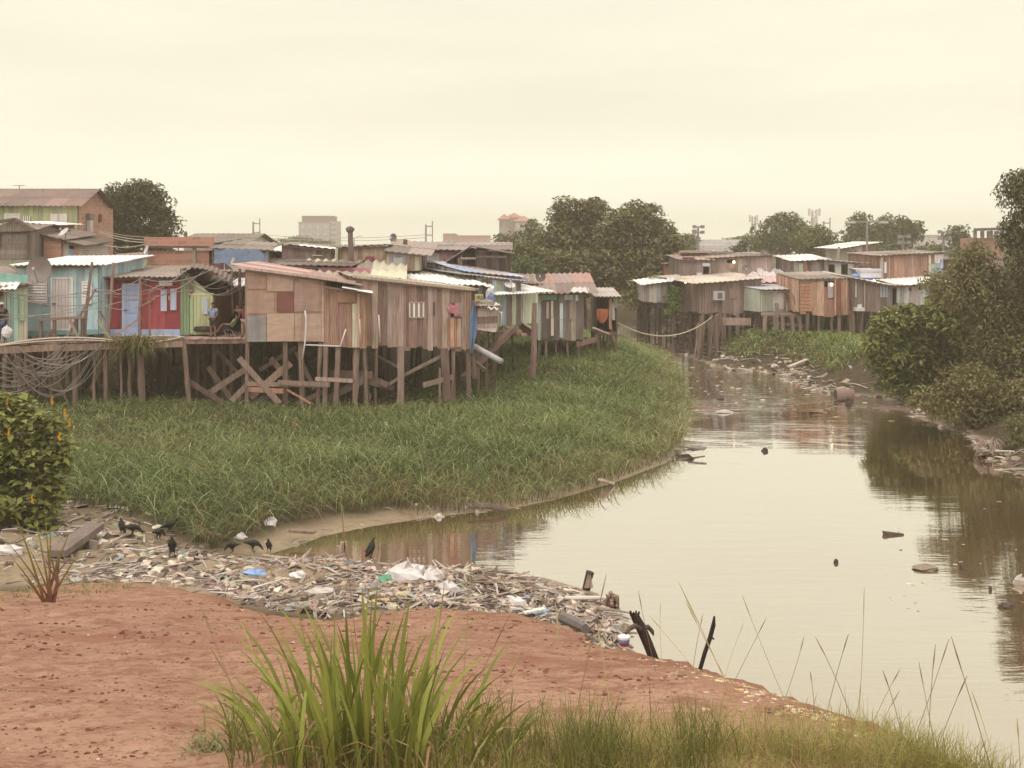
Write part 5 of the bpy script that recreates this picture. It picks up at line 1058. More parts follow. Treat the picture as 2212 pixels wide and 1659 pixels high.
h = sh('brick roof terrace with a pale slab above the dark plank house', (1470, 546, 560, 105), (1530, 546, 560, 105), 7, [S(190, 142, 112)], rise=.02, mat='brick', roof_on=False, name='brick_house'); panel(h, 'slab', 1466, 541, 1534, 546, S(170, 158, 140), 'concrete', off=.4, th=.9)
h = sh('second brick terrace joined right of the pale slab', (1532, 548, 560, 107), (1578, 547, 560, 107), 7, [S(176, 128, 104)], rise=.02, mat='brick', roof_on=False, name='brick_house'); panel(h, 'slab', 1530, 543, 1580, 547, S(150, 136, 122), 'concrete', off=.4, th=.9)
h = sh('small brick house low at the edge of the big tree', (1436, 571, 600, 108), (1466, 570, 600, 108), 5, [S(186, 132, 110)], rise=.2, mat='brick', roof=[S(140, 100, 86)], name='brick_house')
h = sh('low shed with a pink and white scalloped roof between the upper houses', (1644, 610, 640, 95), (1716, 610, 640, 95), 5, [S(176, 160, 140), S(120, 100, 90)], rise=.75, roof=[S(206, 186, 176), S(196, 160, 150), S(206, 200, 188)], wl=.45, amp=.06)
h = sh('grey sheet roof shed stepping down to the green hut', (1668, 621, 640, 93), (1730, 618, 640, 93.5), 3, W_DARK, rise=.3, roof=[S(176, 170, 160), S(160, 156, 150)])
h = sh('brick and cream house with a white roof on the slope behind', (1836, 534, 566, 130), (1862, 530, 566, 130), 8, [S(196, 186, 156)], rise=.1, roof=[S(222, 218, 206)], mat='paint', name='house', w=(3, 4), ops=[(1837, 541, 1840, 548), (1847, 540, 1850, 548)], over=(.6, 1.2, 1.8, .2)); panel(h, 'door', 1843, 546, 1849, 561, S(206, 204, 192)); h2 = sh('brick wing under the white roof on the slope behind', (1863, 529, 566, 130), (1889, 527, 566, 130), 8, [S(176, 130, 110)], rise=.1, roof=[S(222, 218, 206)], mat='brick', name='brick_house', over=(.6, .3, 0, .2))
h = sh('brown low house at the right behind the bush', (2040, 562, 612, 100), (2090, 562, 612, 100), 5, [S(160, 124, 104), S(150, 114, 96)], rise=.2, roof=W_DARK, ops=[(2047, 584, 2060, 592)])
h = sh('unfinished brick building with a dark canopy frame on top', (2100, 514, 560, 140), (2166, 514, 560, 140), 3, [S(176, 126, 106)], rise=.02, mat='brick', roof_on=False, name='brick_building', cat='building')
mb = MB(); zz = [P(2103, 499, 139), P(2170, 497, 139), P(2170, 496, 147), P(2103, 498, 147)]; mb.hexa(zz+[q+Vector((0, 0, .25)) for q in zz], S(90, 80, 76)); mb.build('canopy', 'metal', h.t)
for px in (2106, 2122, 2136, 2141, 2152, 2166): brace(h.t, (px, 514, 140), (px, 499, 140), .3, .3, S(170, 160, 146), 'column')
h = sh('teal fronted shed squeezed behind the upper brown house', (1884, 556, 606, 101), (1898, 555, 606, 101), 4, [S(110, 140, 146)], rise=.2, roof=FIBRE, mat='paint', name='shed')
h = sh('low cluttered shed with a blue cover between the upper houses', (1858, 584, 606, 94), (1888, 584, 606, 94), 4, [S(176, 160, 140), S(190, 180, 164), S(140, 90, 80)], rise=.2, roof=[S(206, 204, 198)], name='shed')
mb = MB()
for k in range(8): mb.blob(P(1848+k*5, 600+R.uniform(-2, 2), 92.5), (.3, .5, .28), S(100, 140, 196), 8, 5, .2)
tag(mb.build('blue_cover', 'cloth'), 'crumpled blue cover lying on the roof of the dark brown house', 'tarp')
mb = MB(); mb.box(P(1877, 590, 92.3), (.7*2, .8, .6), S(206, 206, 204)); mb.box(P(1877, 585.5, 92.3), (.75*2, .9, .1), S(190, 188, 184)); tag(mb.build('water_tank', 'plastic'), 'white box tank standing behind the crumpled blue cover', 'tank')
for q, lab in (((1888.5, 606.5, 92), 'lit bulb at the right end of the crumpled blue cover'), ((1796.5, 614.5, 86.8), 'lit bulb inside the window of the orange plank house'), ((1481, 609, 95), 'left one of two small lit bulbs under the dark plank house'), ((1490, 606, 95), 'right one of two small lit bulbs under the dark plank house')):
    mb = MB(); mb.blob(P(*q), .09, (1, .8, .5)); tag(mb.build('light_bulb', M['bulb']), lab, 'light bulb')
for q, r_, lab, c, f in [((1449, 603, 95), .34, 'white satellite dish above the whitewashed plank house', S(206, 202, 192), (-.3, -.7, .7)), ((1651, 549, 102), .42, 'half hidden brown dish on the ridge of the upper weathered house', S(120, 100, 92), (0, -1, .4)), ((1736, 600, 92), .36, 'dark dish lying low on the roof beside the orange house', S(104, 92, 88), (0, -.6, .8)), ((1679, 590, 98), .3, 'small white dish behind the brown and white dishes', S(200, 196, 186), (.3, -.9, .3))]:
    dish('satellite_dish', lab, *q, r_, c, f)
# far structures
def block(label, px0, px1, pt, pb, d, dep, col, roofcol, rows, cols, wcol, name='apartment_block', top=None, hip=False, wsz=(.5, .5), cat='building'):
    a = P(px0, pb, d); b = P(px1, pt, d); d = DW(d); t = thing(name, label, cat, ((a.x+b.x)/2, d, a.z-8)); W, Ht = b.x-a.x, b.z-a.z
    mb = MB(); mb.box(((a.x+b.x)/2, d+dep/2, (a.z+b.z)/2-4), (W, dep, Ht+8), col); mb.build('wall', 'concrete', t)
    if hip:
        mb = MB(); c = Vector(((a.x+b.x)/2, d+dep/2, b.z)); e = [Vector((x, y, b.z)) for x, y in ((a.x-.6, d-.6), (b.x+.6, d-.6), (b.x+.6, d+dep+.6), (a.x-.6, d+dep+.6))]; mb.add(e+[c+Vector((0, 0, hip))], [(0, 1, 4), (1, 2, 4), (2, 3, 4), (3, 0, 4), (3, 2, 1, 0)], roofcol); mb.build('roof', 'concrete', t)
    else:
        mb = MB(); mb.box(((a.x+b.x)/2, d+dep/2, b.z+.2), (W*1.01, dep*1.01, .6), roofcol); mb.build('parapet', 'concrete', t)
    for i in range(rows):
        for j in range(cols):
            x = a.x+W*(j+.5)/cols; z = a.z+Ht*(i+.5)/rows; mb = MB(); mb.box((x, d-.05, z), (W/cols*wsz[0], .3, Ht/rows*wsz[1]), wcol); mb.build('window', 'concrete', t)
    return t
block('grey apartment tower with small square windows on the horizon', 645, 712, 482, 545, 520, 14, S(176, 176, 172), S(150, 148, 146), 4, 4, S(206, 206, 200), wsz=(.3, .35))
block('brown side wing rising behind the grey apartment tower', 652, 719, 469, 545, 528, 10, S(136, 116, 112), S(126, 108, 104), 1, 1, S(150, 132, 126)); block('pale strip wing right of the brown wing', 713, 726, 480, 545, 520.5, 12, S(186, 184, 178), S(176, 172, 168), 6, 2, S(136, 122, 118), wsz=(.5, .35))
block('left pale tower block with a red hipped roof far behind the trees', 1078, 1100, 474, 540, 480, 8, S(160, 144, 134), S(170, 110, 94), 3, 2, S(120, 108, 104), hip=2.2); block('middle pale tower block with a tall red hipped roof', 1094, 1126, 470, 540, 485, 10, S(190, 178, 160), S(172, 112, 96), 3, 3, S(140, 126, 118), hip=2.0); block('right pale tower block with a broad red hipped roof', 1112, 1150, 478, 540, 478, 10, S(176, 162, 146), S(176, 116, 98), 3, 3, S(200, 190, 170), hip=2.2)
t = block('long low terracotta office building with a row of pale bays', 984, 1058, 512, 545, 400, 12, S(196, 156, 136), S(186, 146, 126), 1, 9, S(206, 196, 176), name='office_building', wsz=(.7, .3)); block('square terracotta end block of the long office building', 957, 984, 508, 545, 399.5, 12, S(196, 150, 130), S(186, 140, 122), 1, 2, S(206, 196, 180), name='office_building', wsz=(.3, .4))
block('slim white water tower behind the big tree', 1499, 1505, 500, 545, 330, 3, S(196, 192, 180), S(110, 116, 126), 1, 1, S(180, 176, 170), name='water_tower', cat='tower')
block('long white warehouse with a stepped roof', 1513, 1602, 524, 560, 230, 14, S(206, 200, 188), S(186, 182, 174), 1, 6, S(170, 166, 158), name='warehouse', wsz=(.92, .12)); block('lower white sheet roof annex of the warehouse', 1520, 1625, 536, 565, 222, 8, S(216, 212, 202), S(206, 202, 194), 1, 5, S(200, 196, 186), name='warehouse', wsz=(.96, .3))
block('long white hall with posts along its roof at the right horizon', 1996, 2072, 512, 560, 300, 12, S(206, 200, 188), S(190, 180, 170), 1, 8, S(190, 180, 168), name='hall', wsz=(.8, .2))
# trees
DK1, DK2 = (.045, .050, .020), (.095, .098, .038)
OL1, OL2 = (.10, .098, .040), (.225, .205, .09)
tree('mango_tree', 'dense round dark mango tree beside the green house', [(290, 478, 96, 88), (330, 500, 62, 76), (250, 450, 58, 56), (300, 425, 58, 40), (240, 505, 46, 50)], 92, .85, .42, DK1, DK2, per=62, fill=1.0, asp=.4)
tree('spreading_tree', 'large spreading olive green tree left of centre', [(1245, 465, 64, 42), (1230, 530, 74, 60), (1300, 545, 95, 72), (1195, 560, 55, 52), (1290, 470, 30, 40), (1260, 610, 100, 40)], 118, 1.35, .5, OL1, OL2, per=46, fill=1.05, asp=.5, up=1.1, trunk_r=.5)
tree('spreading_tree', 'tall olive green tree joined to the right of the big spreading one', [(1385, 470, 52, 36), (1385, 520, 66, 58), (1415, 560, 46, 70), (1360, 600, 60, 50), (1435, 500, 20, 36)], 114, 1.3, .5, OL1, OL2, per=46, fill=1.05, asp=.5, up=1.1, trunk_r=.45)
tree('spreading_tree', 'low broad olive tree filling the gap under the two big crowns', [(1240, 580, 100, 46), (1340, 585, 90, 56), (1325, 525, 44, 50), (1185, 590, 56, 40), (1300, 630, 110, 30), (1400, 600, 50, 60), (1135, 565, 56, 46), (1442, 550, 34, 60), (1345, 480, 40, 40)], 111, 1.3, .5, OL1, OL2, per=46, fill=1.05, asp=.5, up=1.1, trunk_r=.4)
tree('dark_tree', 'darker tree behind the red roofed towers', [(1100, 525, 42, 26), (1150, 520, 40, 30), (1150, 490, 10, 16)], 150, 1.3, .6, (0.054, 0.074, 0.027), (0.146, 0.173, 0.073), per=26, fill=.9)
tree('small_tree', 'lower green tree behind the open gable house', [(1130, 575, 40, 30), (1165, 590, 40, 30)], 100, .9, .45, (0.068, 0.095, 0.034), (0.135, 0.162, 0.061), per=34, fill=.9)
tree('shrub', 'yellowish shrub at the foot of the big tree', [(1410, 630, 36, 28), (1380, 650, 40, 24), (1422, 608, 20, 16)], 101, .7, .4, (0.095, 0.108, 0.034), (0.216, 0.203, 0.081), per=40, fill=.9, cat='shrub', trunk_r=.12)
tree('shrub', 'fresh green bush standing in front of the bluish plank house', [(1458, 645, 20, 30), (1452, 668, 22, 16)], 95, .55, .3, (0.081, 0.135, 0.034), (0.189, 0.257, 0.068), per=60, fill=1., cat='shrub', trunk_r=.1)
tree('round_tree', 'broad round topped tree over the right bank houses', [(1690, 505, 68, 38), (1660, 525, 44, 40), (1735, 520, 46, 34), (1700, 480, 36, 20)], 165, 1.6, .6, (0.047, 0.068, 0.020), (0.155, 0.182, 0.055), per=24, fill=1., trunk_r=.5)
tree('round_tree', 'paler yellow green tree right below the broad round one', [(1750, 530, 50, 38), (1790, 530, 40, 34), (1770, 505, 30, 22)], 150, 1.4, .6, (0.081, 0.101, 0.027), (0.176, 0.189, 0.068), per=24, fill=1., trunk_r=.4)
tree('round_tree', 'dark domed tree behind the tall street lamp', [(1865, 488, 38, 32), (1840, 515, 40, 30), (1890, 520, 40, 34)], 190, 1.7, .7, (0.041, 0.061, 0.019), (0.136, 0.163, 0.051), per=20, fill=1., trunk_r=.5)
tree('round_tree', 'bumpy green tree between the two light poles', [(1915, 490, 24, 30), (1945, 500, 34, 36), (1975, 505, 26, 30), (1930, 535, 60, 30)], 175, 1.5, .65, (0.054, 0.081, 0.024), (0.135, 0.162, 0.054), per=22, fill=1., trunk_r=.45)
tree('round_tree', 'dark round tree left of the unfinished brick building', [(2070, 510, 28, 28), (2085, 540, 36, 28), (2055, 545, 40, 20)], 160, 1.4, .6, (0.041, 0.061, 0.019), (0.146, 0.182, 0.055), per=24, fill=1., trunk_r=.4)
tree('round_tree', 'low tree under the hall with roof posts', [(2010, 545, 40, 20), (2130, 550, 40, 18)], 170, 1.2, .6, (0.054, 0.081, 0.027), (0.135, 0.162, 0.054), per=24, trunk_r=.3)
tree('palm_like_tree', 'small dark tree in front of the warehouse', [(1590, 545, 24, 14), (1600, 530, 10, 10)], 135, .8, .5, (0.041, 0.061, 0.020), (0.095, 0.121, 0.041), per=30, trunk_r=.2)
tree('far_tree', 'rounded hazy tree right behind the street light near the big tree', [(1480, 525, 30, 24), (1465, 545, 30, 26)], 210, 1.8, .8, (0.068, 0.088, 0.034), (0.163, 0.192, 0.082), per=16, trunk_r=.4)
tree('far_tree', 'flat topped hazy tree right of the warehouse', [(1600, 522, 40, 14), (1630, 530, 30, 14)], 240, 1.6, .8, (0.061, 0.081, 0.027), (0.163, 0.182, 0.073), per=16, trunk_r=.4)
tree('far_tree', 'low hazy tree line in front of the grey apartment tower', [(575, 530, 40, 12), (640, 524, 46, 14), (690, 528, 36, 10)], 300, 1.7, .9, (0.068, 0.088, 0.034), (0.163, 0.192, 0.082), per=14, trunk_r=.4, depth=.3)
tree('far_tree', 'hazy tree peeping between the roofs right of the tower', [(545, 534, 30, 8), (760, 538, 40, 6)], 280, 1.2, .8, (0.068, 0.088, 0.034), (0.163, 0.192, 0.082), per=14, trunk_r=.3, depth=.3)
# a wooded skyline closing the distance
C_, N_, I_ = [], [], []
ncl = []
for k in range(330):
    x = R.uniform(-260, 260); y = R.uniform(290, 400); ncl.append((x, y, 2.6+R.uniform(0, 5.2)*(.5+.5*fbm([x*.3], [y*.3], .1)[0])+(2 if x > 60 else 0), R.uniform(4, 8), R.uniform(2.5, 4.2)))
c, n, i = crown_points(ncl, 1.6, NR, (.6, 1.05)); k = len(c); V_, F_ = leaf_quads(c, n, NR.uniform(1.6, 3.0, k), NR.uniform(.9, 1.8, k)); t_ = NR.uniform(0, 1, k)
o = put_mesh('woodland', V_, F_, lerpc((0.054, 0.074, 0.027), (0.155, 0.182, 0.073), t_), 'leaf'); tag(o, 'hazy wooded skyline beyond the settlement', 'woodland', kind='stuff')
# lamp posts and power poles
def lamp(label, px, pb, pt, d, kind, name='street_lamp'):
    a, b = P(px, pb, d), P(px, pt, d); a.z = gz(a.x, a.y); t = thing(name, label, 'street lamp', a); mb = MB(); mb.tube([a, b], [.13, .09], S(150, 140, 128), 8); mb.build('mast', 'concrete', t)
    if kind == 'T':
        mb = MB(); mb.bar(b-Vector((1.5, 0, 0)), b+Vector((1.5, 0, 0)), .12, .12, S(140, 132, 122)); mb.build('crossarm', 'metal', t)
        for s in (-1, 1): mb = MB(); mb.box(b+Vector((s*1.5, 0, -.05)), (.8, .35, .2), S(190, 184, 172)); mb.build('lamp_head', 'plastic', t)
    elif kind == 'Y':
        for s in (-1, 1): mb = MB(); mb.tube([b, b+Vector((s*.9, 0, .4))], .06, S(150, 142, 132), 5); mb.build('arm', 'metal', t); mb = MB(); mb.box(b+Vector((s*1.2, 0, .45)), (.7, .3, .15), S(190, 184, 172)); mb.build('lamp_head', 'plastic', t)
    else:
        for s, zz in ((-1, 0), (1, 0), (-1, .8), (1, .8)): mb = MB(); mb.box(b+Vector((s*.38, -.2, -zz*.65)), (.34, .25, .3), S(140, 134, 126), rz=s*.3); mb.build('floodlight', 'plastic', t)
        mb = MB(); mb.bar(b-Vector((.5, 0, 0)), b+Vector((.5, 0, 0)), .1, .1, S(150, 142, 132)); mb.bar(b-Vector((.5, 0, .52)), b+Vector((.5, 0, -.52)), .1, .1, S(150, 142, 132)); mb.build('crossarm', 'metal', t)
lamp('floodlight mast rising beside the big tree and the brick terraces', 1508, 570, 490, 130, 'F'); lamp('tall lamp post with a T head before the domed tree', 1873, 572, 479, 125, 'T'); lamp('pale floodlight mast behind the upper brown house', 1951, 550, 511, 120, 'F'); lamp('floodlight mast at the right corner of the upper brown house', 2038, 548, 501, 115, 'F'); lamp('distant forked street lamp above the second row roofs', 765, 540, 515, 260, 'Y')
def hframe(label, px, pb, pt, d):
    a, b = P(px, pb, d), P(px, pt, d); a.z = gz(a.x, a.y); t = thing('power_pole', label, 'power pole', a); mb = MB(); mb.tube([a, b], [.24, .16], S(160, 150, 140), 6); mb.build('mast', 'concrete', t); w_ = 14*DW(d)/F; hh = (pb-pt)*DW(d)/F
    for k_ in (0, .42, .86):
        q = b-Vector((0, 0, hh*k_+.3)); mb = MB(); mb.tube([q, q+Vector((w_, 0, 0))], .1, S(160, 150, 140), 5); mb.tube([q+Vector((w_, 0, -.6)), q+Vector((w_, 0, .9))], .09, S(130, 122, 116), 5); mb.build('bracket', 'concrete', t)
hframe('slim bracketed power pole above the blue tarpaulin shelter', 547, 525, 479, 240); hframe('slim bracketed power pole above the pink house roof', 920, 530, 485, 230); hframe('bracketed power pole between the right bank trees', 1779, 515, 478, 230); hframe('bracketed power pole above the unfinished brick building', 2142, 520, 492, 220)
def tower(label, px, pb, pt, d, w_=.7):
    a, b = P(px, pb, d), P(px, pt, d); a.z = gz(a.x, a.y); t = thing('radio_mast', label, 'radio mast', a); mb = MB(); n = 12
    for s in ((-1, -1), (1, -1), (1, 1), (-1, 1)): mb.tube([a+Vector((s[0]*w_, s[1]*w_, 0)), b+Vector((s[0]*w_*.5, s[1]*w_*.5, 0))], .08, S(176, 160, 150), 4)
    for i in range(n):
        t0, t1 = i/n, (i+1)/n; q0, q1 = a.lerp(b, t0), a.lerp(b, t1); w0, w1 = w_*(1-.5*t0), w_*(1-.5*t1); s = 1 if i % 2 else -1
        mb.tube([q0+Vector((-s*w0, -w0, 0)), q1+Vector((s*w1, -w1, 0))], .06, S(176, 160, 150), 4)
    mb.build('lattice', 'concrete', t); mb = MB()
    for k_ in range(4): mb.box(b+Vector((math.cos(k_*1.57)*w_*1.3, math.sin(k_*1.57)*w_*1.3, -.5-(k_ % 2)*1.8)), (.4, .4, 1.5), S(206, 200, 190))
    mb.build('aerial', 'plastic', t)
tower('hazy telecom mast above the flat topped tree', 1628, 530, 467, 300, .6); tower('taller telecom mast behind the broad round tree', 1759, 520, 453, 280, .8)
pole('thin mast pole on the far roof left of the crooked pole', (401, 520, 105), (401, 500, 105), .12, S(120, 106, 98)); pole('pale utility pole near the upper cream house', (1811, 570, 110), (1812, 533, 110), .12, S(170, 160, 140)); pole('dark utility pole behind the unfinished stair of the upper houses', (1700, 600, 105), (1697, 550, 105), .12, S(130, 116, 104))
# overhead wires
def wire(a, b, sag, r, col, name, label, cat, group, n=14, kind=None):
    p, q = P(*a), P(*b); mb = MB(); mb.tube([p.lerp(q, i/n)-Vector((0, 0, sag*4*(i/n)*(1-i/n))) for i in range(n+1)], r, col, 4, cap=False); o = mb.build(name, 'plastic'); return tag(o, label, cat, group, kind)
for a, b, s in [((214, 500, 75), (420, 512, 58), .3), ((214, 503, 75), (400, 514, 58), .35), ((190, 515, 75), (318, 527, 57.5), .3), ((214, 498, 75), (398, 506, 100), .3)]:
    wire(a, b, s, .022, S(176, 160, 130), 'overhead_wire', 'thin pale wire strung past the mango tree towards the brick parapet house', 'wire', 'wires past the mango tree')
for y in (506, 512, 521, 526): wire((547, y, 240), (920, y+1, 230), .6, .05, S(176, 166, 150), 'overhead_wire', 'faint far wire between the two slim bracketed power poles', 'wire', 'far power wires')
for k in range(6): wire((1880, 545+k*4, 118), (2060, 538+k*4, 112), .4, .03, S(140, 126, 112), 'overhead_wire', 'wire running over the roof of the upper brown house', 'wire', 'wires over the upper brown house')
for a, b, s in [((40, 633, 43.5), (230, 626, 45.6), .12), ((40, 637, 43.5), (215, 622, 45.2), .15), ((0, 628, 42.5), (205, 640, 45), .1), ((0, 680, 42.5), (300, 640, 46), .25), ((20, 640, 43), (245, 645, 45.8), .3), ((0, 690, 42.5), (205, 655, 45.2), .1), ((205, 628, 45.2), (330, 598, 46.5), .2), ((205, 630, 45.2), (395, 592, 47), .35), ((230, 626, 45.6), (400, 585, 47), .5), ((245, 640, 45.8), (420, 600, 47), .4), ((302, 600, 46), (460, 580, 47), .3), ((302, 610, 46), (500, 590, 47), .5), ((330, 640, 46), (440, 585, 47), .2), ((322, 630, 46), (345, 610, 46.8), .05), ((395, 590, 47), (520, 600, 48), .5), ((400, 598, 47), (530, 615, 47.5), .55), ((410, 610, 47), (525, 606, 47.5), .5), ((212, 655, 45.3), (340, 640, 46), .35), ((205, 640, 45.2), (310, 598, 46), .1)]:
    wire(a, b, s, .013, jit(S(140, 126, 116), .3), 'service_wire', 'thin tangled wire in front of the teal and red houses', 'wire', 'tangled wires before the front row')
for k in range(16):
    x0, x1 = R.uniform(-30, 60), R.uniform(150, 250); wire((x0, 752+R.uniform(-5, 40), 42.0+x0*.01), (x1, 742+R.uniform(-2, 8), 44.7), R.uniform(.2, 1.7), R.uniform(.010, .018), jit(S(140, 126, 112), .3), 'hanging_cable', 'grey cable sagging under the walkway edge', 'cable', 'cables under the walkway', 16)
for k in range(9):
    wire((-30, 780+k*7, 42.0), (R.uniform(135, 160), 744+R.uniform(-2, 4), 43.9), R.uniform(.4, 1.0), .013, jit(S(150, 136, 120), .25), 'hanging_cable', 'grey cable sagging under the walkway edge', 'cable', 'cables under the walkway', 16)
for a, b, s in [((-20, 750, 41.8), (245, 738, 44.8), -.12), ((0, 746, 42.2), (250, 736, 44.9), -.18), ((245, 738, 44.9), (395, 728, 46.4), -.1), ((250, 740, 44.9), (390, 729, 46.3), .1)]:
    wire(a, b, s, .035, jit(S(170, 150, 126), .15), 'hose', 'pale hose lying along the front edge of the walkway', 'hose', 'hoses along the walkway edge')
wire((1334, 697, 72), (1540, 683, 91), 1.0, .03, S(190, 180, 140), 'rope', 'yellowish rope slung across the river between the two banks', 'rope', None, 20)
# ------------------------------------------------------------------ bushes close to the river
B1, B2 = (.125, .145, .042), (.28, .29, .10)
tree('bush', 'wide fresh green bush leaning over the right bank', [(2010, 700, 90, 60), (1955, 765, 80, 66), (2060, 775, 90, 80), (1995, 840, 70, 46), (1918, 715, 48, 46), (2075, 850, 70, 40), (1910, 780, 46, 40), (2060, 670, 70, 50), (1935, 825, 50, 34), (2110, 720, 80, 70), (1895, 745, 30, 30)], 62, .6, .36, B1, B2, per=95, fill=1.2, asp=.5, up=1.1, cat='bush', trunk_r=.12, limbs=14, bark=(.14, .10, .08))
tree('bush', 'dusky tangled thicket behind the fresh green bush', [(2140, 640, 90, 80), (2065, 620, 76, 60), (2110, 560, 60, 40), (2190, 760, 100, 110), (2200, 870, 80, 70), (2120, 840, 70, 60), (2260, 650, 90, 110), (2280, 820, 90, 110), (2150, 700, 90, 90)], 56, .62, .24, (.14, .13, .06), (.28, .25, .12), per=120, fill=1.2, asp=.4, cat='bush', trunk_r=.14, limbs=18, bark=(.17, .12, .09))
tree('tall_tree', 'tall slender leaved tree at the right edge of the photo', [(2225, 430, 72, 70), (2195, 500, 40, 60), (2235, 560, 75, 80), (2190, 400, 34, 34), (2290, 480, 80, 110)], 54, .55, .26, (.075, .074, .032), (.16, .155, .07), per=110, fill=1.0, asp=.38, trunk_r=.2, limbs=10, droop=.5)
tree('bush', 'low dark scrub drooping to the waterline under the thicket', [(2010, 862, 46, 30), (2060, 870, 60, 40), (2120, 875, 60, 44), (2180, 870, 60, 50), (2090, 830, 70, 50), (2230, 860, 70, 60), (2040, 895, 40, 18), (2110, 905, 50, 24), (2190, 915, 50, 30), (1985, 872, 26, 18), (2240, 930, 70, 50), (2150, 930, 40, 24)], 51, .45, .22, (.14, .12, .055), (.27, .235, .11), per=120, fill=1.3, asp=.4, cat='bush', trunk_r=.06, limbs=16, bark=(.17, .12, .09))
tree('weed_bush', 'yellow green weeds on the low bank at the right edge', [(2195, 930, 30, 40), (2215, 980, 30, 40), (2170, 965, 24, 20)], 43, .35, .22, (.08, .09, .03), (.20, .19, .07), per=90, asp=.4, cat='weeds', trunk_r=.05)
t = tree('flowering_bush', 'leafy bush with yellow flower spikes at the left edge', [(20, 880, 60, 36), (70, 915, 60, 40), (120, 930, 36, 34), (40, 990, 90, 70), (105, 1000, 54, 60), (30, 1070, 90, 60), (110, 1075, 46, 46), (60, 1125, 90, 34), (-30, 960, 60, 120), (140, 980, 20, 40)], 25.5, .25, .20, (.11, .135, .036), (.34, .34, .11), per=170, fill=.9, up=1.3, asp=.7, cat='bush', trunk_r=.06, limbs=14, bark=(.15, .11, .07))
for (px, py) in [(14, 868), (112, 868), (140, 894), (150, 915), (128, 945), (20, 935), (70, 1080), (75, 980)]:
    q = P(min(px, 165), py, 25.2+R.uniform(-.6, .2)); mb = MB()
    for k in range(5): mb.blob(q+Vector((R.uniform(-.015, .015), 0, k*.035-.05)), (.035-.004*k, .035-.004*k, .03), jit(S(206, 150, 30), .15), 5, 4, .25)
    mb.build('flower_spike', 'leaf', t)
t = thing('fern', 'shaggy fern clump hanging from the walkway edge', 'fern', P(285, 748, 45.3)); n = 420
bx = NR.normal(size=n)*.55; pts = np.stack([P(285, 748, 45.2).x+bx, np.full(n, P(285, 748, 45.1).y)+NR.normal(size=n)*.15, P(0, 748, 45.2).z+NR.uniform(-.25, .25, n)], 1)
blades(pts, NR.uniform(.35, .8, n), .05*NR.uniform(.6, 1.3, n), NR.uniform(.8, 1.6, n), NR.uniform(0, 6.28, n), lerpc((.10, .12, .03), (.30, .22, .10), NR.uniform(0, 1, n)), 'fronds', parent=t, curl=1.1)
# ------------------------------------------------------------------ foreground grasses
def on_dirt(px, py): return dplane(px, py)
t = thing('grass_clump', 'big clump of broad green grass blades at the bottom of the photo', 'grass clump', (*on_dirt(740, 1650), gz(*on_dirt(740, 1650))))
n = 190; px = np.concatenate([NR.normal(770, 120, n-40), NR.uniform(560, 1120, 40)]); dd_ = NR.uniform(5.7, 6.9, n); x = (px-CX)*dd_/F; z = ground(x, dd_)
az = np.where(NR.uniform(size=n) < .7, np.arctan2(NR.normal(size=n)*.5, (px-800)/170.+NR.normal(size=n)*.35), NR.uniform(0, 6.28, n))
h_ = NR.uniform(.5, 1.08, n)*np.exp(-((px-790)/330.)**2); ln_ = np.clip(np.abs(px-800)/430.+NR.uniform(0, .28, n), .06, .65)
blades(np.stack([x, dd_, z-.03], 1), h_, NR.uniform(.028, .052, n), ln_, az, lerpc((.16, .19, .045), (.36, .38, .095), NR.uniform(0, 1, n)), 'blades', parent=t, seg=7, curl=.35)
n = 46; px = np.clip(NR.normal(800, 150, n), 560, 1040); dd_ = NR.uniform(5.7, 6.7, n); x = (px-CX)*dd_/F; z = ground(x, dd_)
blades(np.stack([x, dd_, z-.03], 1), NR.uniform(.3, .75, n), NR.uniform(.012, .034, n), NR.uniform(.4, 1.3, n), NR.uniform(0, 6.28, n), lerpc((.30, .17, .09), (.48, .40, .22), NR.uniform(0, 1, n)), 'dry_blades', parent=t, seg=6, curl=.9)
n = 700; px = np.clip(NR.normal(800, 180, n), 500, 1100); dd_ = NR.uniform(5.5, 6.9, n); x = (px-CX)*dd_/F; z = ground(x, dd_)
blades(np.stack([x, dd_, z-.03], 1), NR.uniform(.12, .5, n), NR.uniform(.006, .014, n), NR.uniform(.1, .7, n), NR.uniform(0, 6.28, n), lerpc((.09, .11, .025), (.26, .22, .08), NR.uniform(0, 1, n)), 'fine_blades', parent=t, seg=5)
# thin grass along the bottom edge
n = 24000; px = NR.uniform(930, 2300, n); py = NR.uniform(1430, 1700, n); d_ = 1.44/((py-HY)/F-.23); x = (px-CX)*d_/F; z, di, rt, dw, de = ground(x, d_, True)
k = (de > .03) & (fbm(x, d_, 1.3, 3)+(py-1575+np.clip(px-1300, 0, 500)*.0)/85.+NR.normal(size=n)*.45 > .1) ; x, d_, z = x[k], d_[k], z[k]; n = len(x)
o = blades(np.stack([x, d_, z-.02], 1), NR.uniform(.04, .2, n)*(1+.8*(fbm(x, d_, 1.1, 2) > .3)), NR.uniform(.003, .007, n), NR.uniform(.1, .9, n), NR.uniform(0, 6.28, n), lerpc((.25, .235, .07), (.47, .41, .17), np.clip(.5+.5*fbm(x, d_, 2, 2)+NR.normal(size=n)*.2, 0, 1)), 'short_grass', seg=3)
tag(o, 'sparse fine yellow green grass along the lower edge of the red bank', 'grass', kind='stuff')
n = 900; px = np.concatenate([NR.normal(1500, 35, 300), NR.normal(1290, 60, 350), NR.normal(1190, 90, 250)]); d_ = NR.uniform(5.6, 6.4, n); x = (px-CX)*d_/F; z = ground(x, d_)
t = thing('grass_clump', 'fine wispy grass tuft right of the big green clump', 'grass clump', (float(x.mean()), 6., float(z.mean())))
